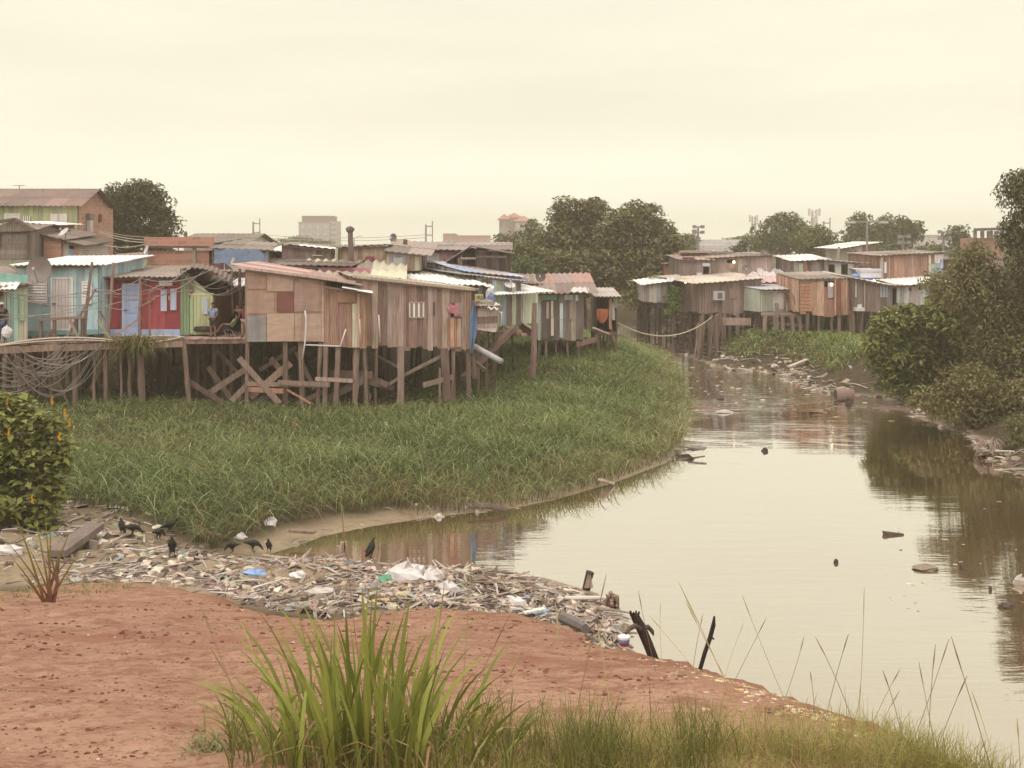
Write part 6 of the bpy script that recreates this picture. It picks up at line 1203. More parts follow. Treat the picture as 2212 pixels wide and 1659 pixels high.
blades(np.stack([x, d_, z-.02], 1), NR.uniform(.15, .5, n), NR.uniform(.003, .008, n), NR.uniform(.1, .6, n), NR.uniform(0, 6.28, n), lerpc((.10, .12, .03), (.27, .24, .09), NR.uniform(0, 1, n)), 'blades', parent=t, seg=4)
ST = [((1467, 1260), (1640, 1655)), ((1481, 1297), (1600, 1520)), ((1603, 1285), (1700, 1500)), ((1867, 1269), (1853, 1560)), ((1403, 1330), (1520, 1450)), ((1761, 1375), (1850, 1560)), ((1833, 1369), (1780, 1560)), ((1737, 1375), (1690, 1520)), ((2021, 1392), (2005, 1625)), ((2055, 1375), (2163, 1700)), ((2050, 1380), (1960, 1610)),
      ((2099, 1492), (2165, 1700)), ((1945, 1445), (1870, 1580)), ((1943, 1492), (1870, 1655)), ((2089, 1460), (2010, 1630)), ((2197, 1552), (2205, 1710)), ((1379, 1276), (1420, 1460)), ((1427, 1300), (1432, 1440)), ((1519, 1325), (1495, 1440)), ((1607, 1345), (1560, 1460)), ((1655, 1336), (1580, 1470)), ((1907, 1448), (1955, 1600)),
      ((1859, 1480), (1840, 1560)), ((430, 1300), (560, 1640)), ((455, 1400), (600, 1650)), ((520, 1340), (640, 1640)), ((735, 1080), (800, 1640)), ((1020, 1170), (985, 1640)), ((1100, 1330), (940, 1650)), ((960, 1260), (930, 1640)), ((1200, 1300), (1215, 1640)), ((1310, 1240), (1240, 1560)), ((1130, 1400), (1000, 1660)), ((1290, 1350), (1330, 1640)), ((1750, 1450), (1760, 1560)), ((2130, 1600), (2060, 1690)), ((1985, 1430), (2030, 1650))]
for (a, b) in ST:
    bx_, by_ = on_dirt(b[0], max(b[1], 1430)); bz = gz(bx_, by_); p0 = Vector((bx_, by_, bz-.03)); p2 = P(a[0], a[1], by_+R.uniform(-.2, .2)); p1 = p0.lerp(p2, .5)+Vector((R.uniform(-.03, .03), 0, .03))
    c = jit(R.choice([S(206, 192, 140), S(190, 176, 130), S(160, 138, 108)]), .15); mb = MB(); pts = [p0.lerp(p1, i/4).lerp(p1.lerp(p2, i/4), i/4) for i in range(5)]
    mb.tube(pts, [.0022, .0021, .002, .0018, .0014], c, 4, False)
    hd = pts[3].lerp(pts[4], .1); mb.tube([hd, pts[3].lerp(pts[4], .5), pts[4]], [.0022, .0042, .0012], jit(c, .15), 5, False)
    tag(mb.build('grass_stalk', 'grass'), 'thin seeding grass stalk standing up from the lower edge of the red bank', 'grass stalk', 'grass stalks on the near bank')
# reddish cane plant at the left
px0, py0 = 106, 1302; bx_, by_ = on_dirt(px0, py0); bz = gz(bx_, by_)
t = thing('cane_plant', 'reddish stemmed cane plant with long narrow leaves on the red bank', 'plant', (bx_, by_, bz)); n = 26
tg = [(30, 1105), (95, 1080), (60, 1180), (225, 1110), (10, 1165), (150, 1150), (180, 1185), (110, 1120), (130, 1190), (75, 1110), (165, 1230), (40, 1240), (20, 1200)]
sg_ = MB()
for k, (a, b) in enumerate(tg):
    q0 = Vector((bx_+R.uniform(-.08, .08), by_+R.uniform(-.08, .08), bz-.02)); q2 = P(a, b, by_+R.uniform(-.3, .3)); q1 = q0.lerp(q2, .55)+Vector((0, 0, .10)); m = 8; w0 = R.uniform(.03, .05)
    for i in range(m):
        t0, t1 = i/m, (i+1)/m; A_ = q0.lerp(q1, t0).lerp(q1.lerp(q2, t0), t0); B_ = q0.lerp(q1, t1).lerp(q1.lerp(q2, t1), t1); cl = lerpc((.22, .09, .06), (.22, .22, .05), np.array([min(1, t0*1.6)]))[0]
        wa, wb = w0*(1-t0)**.7, w0*(1-t1)**.7; s_ = Vector((1, .2, 0)).normalized()
        if abs((q2-q0).normalized().x) > .5: s_ = Vector((.3, .3, .9))
        sg_.add([A_-s_*wa/2, A_+s_*wa/2, B_+s_*wb/2, B_-s_*wb/2], [(0, 1, 2, 3)], jit(cl, .1))
sg_.build('leaves', 'grass', t)
mb = MB()
for k in range(5): q = Vector((bx_+R.uniform(-.1, .1), by_, bz-.05)); mb.tube([q, q+Vector((R.uniform(-.1, .1), 0, .35)), q+Vector((R.uniform(-.25, .25), 0, .7))], [.02, .016, .008], jit(S(140, 84, 66), .15), 5)
mb.build('stem', 'bark', t)
x, y = scatter([on_dirt(*q) for q in [(-40, 1268), (260, 1262), (330, 1280), (60, 1300), (-40, 1300)]], 60); z = ground(x, y); n = len(x)
o = blades(np.stack([x, y, z-.02], 1), NR.uniform(.05, .22, n), NR.uniform(.012, .03, n), NR.uniform(.4, 1.2, n), NR.uniform(0, 6.28, n), lerpc((.14, .16, .04), (.30, .27, .10), NR.uniform(0, 1, n)), 'weeds'); tag(o, 'low yellowish weeds where the red bank meets the trash', 'weeds', kind='stuff')
n = 120; bx_, by_ = on_dirt(445, 1630); pts = np.stack([bx_+NR.normal(size=n)*.09, by_+NR.normal(size=n)*.08, np.full(n, gz(bx_, by_))], 1); t = thing('small_plant', 'pale spiky rosette plant left of the big grass clump', 'plant', (bx_, by_, gz(bx_, by_)))
blades(pts, NR.uniform(.06, .16, n), NR.uniform(.008, .018, n), NR.uniform(.5, 1.2, n), NR.uniform(0, 6.28, n), lerpc((.20, .22, .08), (.42, .38, .22), NR.uniform(0, 1, n)), 'leaves', parent=t)
# pebbles on the red bank
mb = MB(); rr = random.Random(5)
for k in range(7000):
    if k < 1700:
        u = rr.random(); ex = 1380+u*700; px = ex; py = np.interp(px, [1330, 1420, 1500, 1570, 1650, 1750, 1850, 1930, 2010, 2110], [1392, 1408, 1428, 1450, 1478, 1512, 1546, 1582, 1618, 1668])+abs(rr.gauss(0, 28))+3
    else: px, py = rr.uniform(0, 1500), rr.uniform(1300, 1650)
    x, y = on_dirt(px, py); s = rr.uniform(.008, .026) if k < 1700 else rr.uniform(.004, .010)*rr.choice([1, 1, 1.8])*y/7; z = gz(x, y) if k % 1 == 0 else 0
    mb.blob((x, y, z+s*.2), (s*1.2, s, s*.7), jit(rr.choice([(.15, .062, .042), (.20, .085, .06), (.13, .06, .045), (.24, .11, .08)]) if k >= 2000 else rr.choice([(.52, .38, .27), (.42, .25, .17), (.60, .50, .40), (.30, .19, .15)]), .25, rr), 5, 3, .25, rr)
o = mb.build('pebbles', 'stone'); tag(o, 'loose gravel along the rim of the red bank', 'gravel', kind='stuff')
# ------------------------------------------------------------------ rubbish washed up on the banks
LIT = [(.62, .57, .48)]*7+[(.44, .37, .28)]*9+[(.27, .21, .155)]*12+[(.17, .125, .09)]*8+[(.10, .075, .055)]*4+[(.26, .32, .38), (.22, .33, .27), (.34, .2, .15), (.42, .37, .22), (.36, .38, .38)]
LIT = [(r_*.95, g_*.85, b_*.69) for r_, g_, b_ in LIT]
def litter(name, label, pts, smin, smax, rnd, stick=.42, cat='litter'):
    mb = MB()
    for x, y, z in pts:
        s = rnd.uniform(smin, smax); c = jit(rnd.choice(LIT), .3, rnd); k = rnd.random(); a = rnd.uniform(0, 6.28)
        if k < stick:
            ln = s*rnd.uniform(1.5, 5); d_ = Vector((math.cos(a), math.sin(a), rnd.uniform(-.08, .22)))*ln/2; q = Vector((x, y, z+.03)); c = jit(rnd.choice([(.30, .235, .165), (.38, .31, .225), (.17, .125, .09), (.50, .43, .33)]), .2, rnd)
            mb.tube([q-d_, q+d_*.1+Vector((0, 0, rnd.uniform(0, .05))), q+d_], [s*.10, s*.11, s*.06], c, 4)
        elif k < stick+.28:
            mb.blob((x, y, z+s*.15), (s*.5*rnd.uniform(.6, 1.3), s*.5*rnd.uniform(.6, 1.3), s*.3), c, 6, 4, .35, rnd)
        else:
            q = Vector((x, y, z+s*.15)); u = Vector((math.cos(a), math.sin(a), rnd.uniform(-.4, .6)))*s*.6; v = Vector((-math.sin(a), math.cos(a), rnd.uniform(-.5, .7)))*s*.45; w_ = Vector((0, 0, s*rnd.uniform(.1, .4))); th = Vector((0, 0, -.012))
            vs = [q-u-v, q+u-v*.8, q+u*.8+v, q-u+v*.9, q+w_]
            mb.add(vs+[p+th for p in vs], [(0, 1, 4), (1, 2, 4), (2, 3, 4), (3, 0, 4), (6, 5, 9), (7, 6, 9), (8, 7, 9), (5, 8, 9)], c)
    o = mb.build(name, 'litter'); return tag(o, label, cat, kind='stuff')
def band(line, width, n, rnd, z0=.45, lift=0.):
    P_ = [G(*q, z=z0) for q in line]; L_ = [math.dist(a, b) for a, b in zip(P_[:-1], P_[1:])]; tot = sum(L_); xs_, ys_ = [], []
    for _ in range(n):
        s = rnd.uniform(0, tot)
        for a, b, l in zip(P_[:-1], P_[1:], L_):
            if s <= l: t = s/l; xs_.append(a[0]+(b[0]-a[0])*t+rnd.gauss(0, width*.4)); ys_.append(a[1]+(b[1]-a[1])*t+rnd.gauss(0, width)); break
            s -= l
    x, y = np.array(xs_), np.array(ys_); z, di, rt, dw, de = ground(x, y, True); k = (di > -.1) & (de < -.25) & (fbm(x, y, 1.1, 3)+NR.normal(size=len(x))*.35 > -.35); return np.stack([x, y, z+lift-.03], 1)[k]
rr = random.Random(21); HP = []
def hit_near(px, py):
    y = np.arange(13., 28., .12); x = (px-CX)*y/F; z = CH-(py-HY)*y/F; g, di, rt, dw, de = ground(x, y, True); k = np.nonzero(g >= z)[0]
    return (x[k[0]], y[k[0]], g[k[0]]-.02) if len(k) and de[k[0]] < -.3 and di[k[0]] > 0 else None
for k in range(1500):
    px = rr.uniform(150, 1340); py = np.interp(px, [150, 420, 600, 700, 900, 1100, 1340], [1262, 1270, 1318, 1330, 1310, 1318, 1385])-abs(rr.gauss(0, 24)); q = hit_near(px, py)
    if q: HP.append(q)
HP = np.array(HP)
pts = np.concatenate([band([(330, 1215), (480, 1232), (640, 1240), (800, 1248), (950, 1268), (1100, 1262), (1230, 1290), (1325, 1315)], .78, 4300, rr), band([(470, 1275), (600, 1305), (760, 1318), (900, 1300), (1150, 1328), (1320, 1345)], .4, 1300, rr), band([(-60, 1150), (150, 1175), (250, 1215), (420, 1235)], 1.3, 1100, rr), HP])
litter('driftwood_litter', 'pale driftwood and muddy plastic rubbish heaped on the near mud spit', pts, .06, .24, rr)
rr = random.Random(22)
pts = np.concatenate([band([(1365, 720), (1420, 728), (1480, 745), (1540, 765), (1580, 780)], 3.0, 700, rr, .3), band([(1575, 782), (1650, 790), (1700, 805), (1750, 825), (1820, 838), (1900, 846), (1960, 855)], 2.0, 1700, rr, .6), band([(1500, 700), (1540, 715), (1600, 740)], 3.0, 420, rr, .8), band([(1980, 880), (2050, 905), (2110, 930), (2180, 975)], 1.2, 220, rr, .6), band([(1690, 770), (1720, 790), (1690, 800)], 1.8, 260, rr, .8)])
litter('bank_litter', 'plastic bags sticks and rubbish caught along the far bank', pts, .12, .40, rr, .5)
rr = random.Random(23)
pts = np.concatenate([band([(560, 1160), (700, 1130), (850, 1112), (1000, 1085), (1200, 1060), (1400, 1005), (1475, 940)], .7, 200, rr, .4), band([(200, 860), (330, 858)], .5, 60, rr, .7)])
litter('shore_litter', 'scattered pale rubbish in the grass edge above the water', pts, .05, .15, rr, .55)
# mud bars in the shallows
rr = random.Random(24)
for (px, py, a, b, lab) in [(1500, 877, 1.1, .5, 'low mud bar beside the grassy point'), (1945, 882, 1.6, .6, 'low mud bar under the right bank bush'), (1560, 752, 5, 1.6, 'litter strewn mud bar in the upper shallows'), (1470, 742, 3, 1.2, 'small mud bar in the far shallows')]:
    x, y = G(px, py, .05); mb = MB(); mb.blob((x, y, -.03), (a, b, .14), S(120, 98, 78), 14, 6, .22, rr); tag(mb.build('mud_bar', 'litter'), lab, 'mud bar', kind='structure')
def log(label, pts, r, col, d=None, name='driftwood_log', cat='log', z=.5, mat='wood', n=7, sq=False):
    q = []
    for p in pts:
        x, y = G(p[0], p[1], z if len(p) < 3 else p[2]); q.append(Vector((x, y, (z if len(p) < 3 else p[2]))))
    mb = MB()
    if sq: mb.bar(q[0], q[-1], r*2, r*.7, col)
    else: mb.tube(q, [r*R.uniform(.8, 1.1) for _ in q], col, n)
    return tag(mb.build(name, mat), label, cat)
PALE = S(186, 172, 146); DKW = S(92, 74, 62)
log('thick bone pale log lying in the middle of the trash heap', [(712, 1275), (745, 1258), (789, 1241)], .085, PALE); log('long pale branch on the left part of the trash heap', [(465, 1238), (530, 1226), (598, 1216), (650, 1222)], .05, PALE); log('forked bleached root at the left lower end of the heap', [(472, 1272), (487, 1250), (512, 1245)], .06, S(200, 188, 164)); log('thin straight pale stick along the back-water', [(568, 1200), (615, 1205), (668, 1213)], .03, S(176, 156, 120))
log('dark muddy roll beside the blue plastic piece', [(604, 1223, .65), (635, 1234, .62), (663, 1250, .55)], .11, DKW, mat='litter'); log('second shorter dark roll below the muddy one', [(612, 1246), (634, 1258)], .1, DKW, mat='litter'); log('thick dark log with white rags on the right half of the heap', [(871, 1216, .75), (905, 1236, .7), (950, 1262, .62), (990, 1290, .5)], .1, S(104, 84, 70))
log('long thin white board at the rim of the red bank', [(829, 1318), (866, 1309), (906, 1300)], .05, S(206, 200, 184), sq=True, name='board', cat='board'); log('white pipe near the right end of the heap', [(1220, 1292), (1265, 1292), (1309, 1291)], .04, S(196, 186, 166), name='pipe', cat='pipe', mat='plastic'); log('white painted batten below the heap end', [(1132, 1324), (1150, 1318), (1176, 1315)], .05, S(214, 210, 198), sq=True, name='board', cat='board'); log('grey soaked roll below the heap near the red bank', [(1212, 1333), (1240, 1345), (1264, 1358)], .1, S(110, 100, 92), mat='litter'); log('brown log lying across the heap right of the white rags', [(1095, 1282), (1120, 1286), (1142, 1288)], .07, S(110, 90, 74))
log('grey plank propped up behind the tan slab', [(122, 1196, .9), (207, 1136, 1.0)], .2, S(120, 104, 92), sq=True, name='plank', cat='plank'); log('small white board behind the vultures on the left', [(207, 1147, .75), (230, 1160, .72)], .06, S(206, 200, 186), sq=True, name='board', cat='board'); log('brown stick left of the walking vulture group', [(422, 1145, .5), (478, 1158, .5)], .06, S(110, 84, 68)); log('mud coloured board on the grey mud flat', [(627, 1146, .3), (680, 1150, .3)], .09, S(130, 104, 84), sq=True, name='board', cat='board'); log('dark board lying on the shore mud right of the flat', [(1010, 1092, .25), (1060, 1094, .22), (1095, 1102, .12)], .08, S(96, 80, 66)); log('tilted pale board at the water edge under the grass', [(1298, 1036, .3), (1322, 1044, .06)], .1, S(176, 160, 140), sq=True, name='board', cat='board')
log('long board lying across the upper trash bank', [(1705, 792, .7), (1745, 776, .9)], .12, PALE, sq=True, name='board', cat='board'); log('dark beam at the tip of the upper mud bank', [(1590, 772, .4), (1650, 780, .4)], .12, DKW, sq=True, name='beam', cat='beam'); log('leaning driftwood branch on the far trash bank', [(1478, 752, .3), (1500, 722, 1.2), (1512, 704, 2.0)], .12, S(150, 130, 112))
def lump(name, label, px, py, sz, col, z=.5, cat='bag', mat='litter', rough=.3, n=9, m=6):
    x, y = G(px, py, z); mb = MB()
    if z > .15: x, y, z = hit(px, py); z += sz[2]*.3
    mb.blob((x, y, z), sz, col, n, m, rough); return tag(mb.build(name, mat), label, cat)
WHT = S(206, 200, 188)
lump('plastic_sheet', 'sky blue plastic piece on the left of the heap', 552, 1244, (.26, .2, .1), S(120, 160, 206), cat='plastic sheet'); lump('plastic_bag', 'green plastic bag in the middle of the heap', 840, 1257, (.2, .16, .12), S(86, 160, 120)); lump('plastic_bag', 'large white and grey bag beside the green one', 880, 1252, (.4, .3, .24), WHT); lump('plastic_bag', 'white rag caught on the upper end of the dark log', 872, 1214, (.14, .12, .1), WHT, .85); lump('plastic_bag', 'white rag wrapped round the middle of the dark log', 935, 1254, (.2, .14, .18), WHT, .7); lump('plastic_bag', 'white bag at the lower end of the dark log', 968, 1284, (.2, .16, .2), WHT); lump('plastic_bag', 'yellow scrap near the red bank rim', 822, 1302, (.18, .14, .06), S(196, 160, 80)); lump('plastic_bag', 'small blue scrap near the white batten', 1170, 1328, (.22, .16, .08), S(140, 165, 190)); lump('plastic_bag', 'white crumpled bag on the grey mud under the grass', 584, 1135, (.2, .16, .14), WHT); lump('plastic_bag', 'pale crumpled bag on the lower part of the heap', 1112, 1305, (.26, .2, .12), WHT); lump('plastic_bag', 'white bag half hidden at the left edge of the photo', 10, 1196, (.36, .26, .14), WHT, .75); lump('plastic_bag', 'round white bag on the mud between the vultures', 520, 1163, (.14, .12, .1), WHT, .45); lump('plastic_bag', 'greyish white bag low on the heap under the bone pale log', 690, 1285, (.3, .2, .1), S(186, 176, 158)); lump('plastic_bag', 'white bag lying on the heap below the blue plastic piece', 643, 1248, (.18, .14, .1), WHT)
for k, (px, py) in enumerate([(900, 1092), (1003, 1098), (1032, 1108), (948, 1118)]): lump('plastic_bag', 'small white bag lying at the grass edge above the back-water', px, py, (.05+.025*k, .06, .045+.012*k), S(190, 182, 164), .2, rough=.4)['group'] = 'white bags at the grass edge'
# tan slab and crate
t = thing('slab', 'tan broken concrete slab tilted on the left of the trash heap', 'slab', P(282, 1228, 23.6)); mb = MB(); mb.hexa([P(262, 1205, 23.6), P(290, 1231, 23.3), P(296, 1231, 23.7), P(270, 1205, 24.1), P(268, 1184, 23.9), P(306, 1206, 23.4), P(310, 1206, 23.8), P(276, 1182, 24.2)], S(170, 146, 120)); mb.build('block', 'concrete', t)
t = thing('crate', 'black broken crate standing in front of the tan slab', 'crate', P(320, 1247, 22.9)); mb = MB(); cdk = S(66, 52, 46)
for a, b in [((288, 1226), (306, 1210)), ((306, 1210), (346, 1228)), ((288, 1226), (326, 1246)), ((326, 1246), (344, 1240)), ((346, 1226), (342, 1242)), ((324, 1228), (330, 1247)), ((306, 1214), (324, 1230))]: mb.bar(P(*a, 22.9), P(*b, 22.9), .3, .09, cdk)
mb.hexa([P(300, 1212, 22.9), P(344, 1230, 22.8), P(346, 1228, 23.3), P(304, 1210, 23.3)]+[q+Vector((0, 0, .06)) for q in (P(300, 1212, 22.9), P(344, 1230, 22.8), P(346, 1228, 23.3), P(304, 1210, 23.3))], cdk); mb.build('frame', 'plastic', t)
t = thing('slab', 'upright grey slab beside the tan one', 'slab', P(200, 1190, 24)); mb = MB(); mb.hexa([P(192, 1190, 24), P(206, 1196, 23.9), P(208, 1196, 24.2), P(194, 1190, 24.3), P(192, 1166, 24), P(212, 1170, 23.9), P(214, 1170, 24.2), P(196, 1164, 24.3)], S(150, 134, 114)); mb.build('block', 'concrete', t)
# stakes and stumps in the heap
mb = MB()
for k in range(7): mb.tube([P(730+k*3, 1200, 24.6), P(731+k*3.2+R.uniform(-2, 2), 1163+R.uniform(0, 18), 24.6)], .035, jit(S(170, 150, 126), .25), 5)
tag(mb.build('stake_bundle', 'wood'), 'broken bundle of upright stakes on the edge of the heap', 'stakes')
mb = MB(); mb.hexa([P(650, 1204, 24.8), P(660, 1206, 24.8), P(660, 1206, 24.9), P(650, 1204, 24.9), P(671, 1184, 24.8), P(674, 1183, 24.8), P(674, 1183, 24.9), P(671, 1184, 24.9)], S(190, 176, 150)); mb.tube([P(655, 1206, 24.8), P(652, 1204, 24.8)], .1, S(190, 176, 150), 6); tag(mb.build('plastic_sheet', 'litter'), 'pale wedge of plastic sticking up at the back-water', 'plastic sheet')
t = thing('stump', 'stump post draped with a muddy cloth on the right of the heap', 'stump', P(1270, 1272, 23)); mb = MB(); mb.tube([P(1266, 1274, 23), P(1270, 1252, 23), P(1275, 1235, 23)], [.09, .08, .09], S(80, 64, 54), 7); mb.build('post', 'bark', t)
mb = MB()
for k in range(9): a = k/8*6.28; mb.hexa([P(1262+k*2.2, 1270, 22.9), P(1264+k*2.2, 1271, 22.9), P(1264+k*2.2, 1271, 23), P(1262+k*2.2, 1270, 23), P(1270+k*.6, 1240, 22.9), P(1271+k*.6, 1240, 22.9), P(1271+k*.6, 1240, 23), P(1270+k*.6, 1240, 23)], jit(S(160, 140, 116), .2))
mb.build('cloth', 'litter', t)
mb = MB()
for k in range(60): x_, y_ = 1322+R.uniform(-12, 12), 1312+R.uniform(-20, 22); mb.tube([P(x_, y_-R.uniform(4, 16), 21.9+R.uniform(-.3, .3)), P(x_+R.uniform(-4, 4), y_+R.uniform(2, 14), 21.8)], R.uniform(.02, .05), jit(S(140, 116, 92), .3), 4)
tag(mb.build('root_mat', 'litter'), 'matted clod of roots and straw at the tip of the mud spit', 'root clod')
t = thing('stump', 'black forked stump standing at the rim of the red bank', 'stump', P(1405, 1412, 10.9)); mb = MB(); bk = S(66, 52, 46)
mb.tube([P(1432, 1475, 10.9), P(1400, 1392, 10.9), P(1385, 1357, 10.9), P(1374, 1336, 10.9), P(1371, 1328, 10.9)], [.05, .05, .052, .045, .042], bk, 9); mb.tube([P(1388, 1362, 10.9), P(1372, 1352, 10.8), P(1360, 1358, 10.8), P(1352, 1368, 10.7)], [.028, .026, .024, .015], S(96, 78, 66), 7); mb.tube([P(1386, 1357, 10.95), P(1400, 1354, 11), P(1409, 1364, 11), P(1412, 1373, 11)], [.028, .024, .022, .006], S(96, 78, 66), 7)
for k in range(12): a = R.uniform(0, 6.28); mb.tube([P(1371, 1332, 10.9)+Vector((math.cos(a)*.035, math.sin(a)*.035, 0)), P(1371, 1326, 10.9)+Vector((math.cos(a)*.045, math.sin(a)*.045, R.uniform(-.01, .03)))], .009, bk, 4)
mb.build('trunk', 'bark', t)
mb = MB(); mb.tube([P(1505, 1470, 10.0), P(1523, 1408, 10.0), P(1533, 1380, 10.0), P(1541, 1350, 10.0), P(1543, 1331, 10.0)], [.019, .02, .021, .021, .008], S(58, 50, 48), 7); mb.tube([P(1535, 1376, 10), P(1543, 1381, 10)], [.014, .006], S(58, 50, 48), 5); tag(mb.build('stick', 'bark'), 'slim black curved stick standing at the water edge', 'stick')
t = thing('paint_tub', 'white lidded tub with blue and red sides at the rim of the red bank', 'tub', P(1348, 1395, 11.1)); q = P(1348, 1394, 11.1); mb = MB(); mb.lathe(q, [(.045, 0), (.055, .035), (.057, .04)], S(170, 60, 60), 14); mb.lathe(q+Vector((.0, 0, .04)), [(.057, 0), (.06, .03)], S(110, 140, 190), 14); mb.build('body', 'plastic', t); mb = MB(); mb.lathe(q+Vector((0, 0, .07)), [(.064, 0), (.064, .022), (.058, .026)], S(226, 222, 212), 14); mb.build('lid', 'plastic', t)
# things in the water
def floatie(name, label, cat, px, py, sz, col, z=.03, rough=.35): return lump(name, label, px, py, sz, col, z, cat, 'litter', rough)
floatie('floating_lump', 'dark lump floating below the reflection of the plank houses', 'lump', 1652, 973, (.13, .10, .09), S(70, 58, 52)); floatie('floating_lump', 'tiny dark lump alone on the bright water', 'lump', 1806, 1213, (.05, .04, .055), S(70, 58, 52)); floatie('rubbish_raft', 'flat raft of rubbish in the bright water near the right edge', 'rubbish', 2000, 1226, (.28, .2, .06), S(140, 124, 100)); floatie('floating_lump', 'small dark snag with a twig near the rubbish raft', 'snag', 2076, 1226, (.05, .04, .07), S(80, 60, 52)); floatie('floating_lump', 'pointed dark snag at the right side of the water', 'snag', 2139, 1272, (.045, .04, .06), S(80, 66, 58)); floatie('floating_lump', 'broad dark snag below the pointed one', 'snag', 2174, 1308, (.14, .09, .05), S(84, 70, 62)); floatie('rubbish_raft', 'grey rubbish lump against the right edge of the photo', 'rubbish', 2208, 1258, (.2, .18, .15), S(170, 158, 138)); floatie('rubbish_raft', 'whitish rubbish lump in the riffle by the grassy point', 'rubbish', 1566, 890, (.45, .2, .10), S(176, 164, 146)); floatie('floating_lump', 'little dark lump upstream of the riffle rubbish', 'lump', 1556, 862, (.2, .12, .05), S(76, 62, 56)); floatie('floating_lump', 'pointed stub in the riffle below the barrel', 'stub', 1832, 873, (.18, .12, .24), S(76, 58, 50)); floatie('floating_lump', 'brown stump in the far shallows near the grassy point', 'stump', 1455, 760, (.6, .4, .5), S(110, 86, 78), .1)
x, y = G(1928, 1153, .03); mb = MB(); mb.hexa([(x-.22, y-.06, .0), (x+.28, y-.03, .0), (x+.28, y+.05, .0), (x-.22, y+.08, .0), (x-.24, y-.06, .09), (x+.28, y-.03, .03), (x+.28, y+.05, .03), (x-.24, y+.08, .09)], S(80, 66, 60)); tag(mb.build('floating_board', 'wood'), 'dark wedge of board drifting in the bright water', 'board')
x, y = G(1824, 852, .3); t = thing('barrel', 'rusty barrel lying on its side at the far waterline', 'barrel', (x, y, .0)); mb = MB(); mb.tube([(x-.42, y, .28), (x-.2, y, .28), (x, y, .28), (x+.42, y, .28)], [.3, .31, .31, .3], S(130, 100, 84), 14); mb.build('drum', 'metal', t)
mb = MB(); mb.tube([(x-.46, y, .28), (x-.425, y, .28)], [.24, .24], S(50, 42, 40), 14); mb.build('rim', 'metal', t)
mb = MB(); x, y = G(1488, 972, .15)
for k in range(4): mb.box((x+R.uniform(-.3, .35), y+R.uniform(-.3, .3), .12+.05*k), (.6, .3, .05), jit(S(130, 116, 102), .25), rz=R.uniform(-.6, .6), rx=R.uniform(-.3, .3))
tag(mb.build('slab_pile', 'litter'), 'pile of broken boards at the tip of the grassy point', 'board pile')
mb = MB()
for k in range(40): a = R.uniform(0, 6.28); q = Vector((*G(2140, 968, .3), .25)); mb.tube([q, q+Vector((math.cos(a)*.3, math.sin(a)*.2, R.uniform(.1, .4))), q+Vector((math.cos(a)*.6, math.sin(a)*.4, R.uniform(-.3, .2)))], [.03, .025, .01], jit(S(150, 130, 110), .3), 4)
tag(mb.build('root_tangle', 'bark'), 'pale root tangle hanging over the right bank waterline', 'roots')
rr = random.Random(31); mb = MB()
for k in range(170):
    if k < 90: px, py = rr.uniform(1500, 1950), rr.gauss(872, 16)
    elif k < 130: px, py = rr.uniform(1480, 1700), rr.uniform(790, 850)
    else: px, py = rr.uniform(1900, 2212), rr.gauss(1240, 60)
    x, y = G(px, py, 0); s = rr.uniform(.02, .07)*y/40
    if sdist(np.array([x]), np.array([y]), RIVER)[0] > .2: mb.blob((x, y, .0), (s*rr.uniform(1, 2.5), s, s*.3), jit(rr.choice(LIT), .3, rr), 6, 4, .3, rr)
tag(mb.build('floating_scum', 'litter'), 'specks of scum and rubbish drifting in the riffle and along the right bank', 'scum', kind='stuff')
# ------------------------------------------------------------------ skinned figures
def skin(verts, edges, rads, sub=1):
    me = bpy.data.meshes.new('tmp'); me.from_pydata([tuple(v) for v in verts], edges, []); o = bpy.data.objects.new('tmp', me); COL.objects.link(o)
    m = o.modifiers.new('Skin', 'SKIN'); m.use_smooth_shade = True
    for i, r in enumerate(rads): me.skin_vertices[0].data[i].radius = r if hasattr(r, '__len__') else (r, r)
    me.skin_vertices[0].data[0].use_root = True
    if sub: o.modifiers.new('Sub', 'SUBSURF').levels = sub; o.modifiers[-1].render_levels = sub
    dg = bpy.context.evaluated_depsgraph_get(); dg.update(); e = bpy.data.meshes.new_from_object(o.evaluated_get(dg))
    V = [Vector(v.co) for v in e.vertices]; Fc = [tuple(p.vertices) for p in e.polygons]; bpy.data.objects.remove(o); bpy.data.meshes.remove(me); bpy.data.meshes.remove(e)
    return V, Fc
def chain(nodes, links): # nodes: name->(pos,r)
    k = list(nodes); return [nodes[n][0] for n in k], [(k.index(a), k.index(b)) for a, b in links], [nodes[n][1] for n in k]
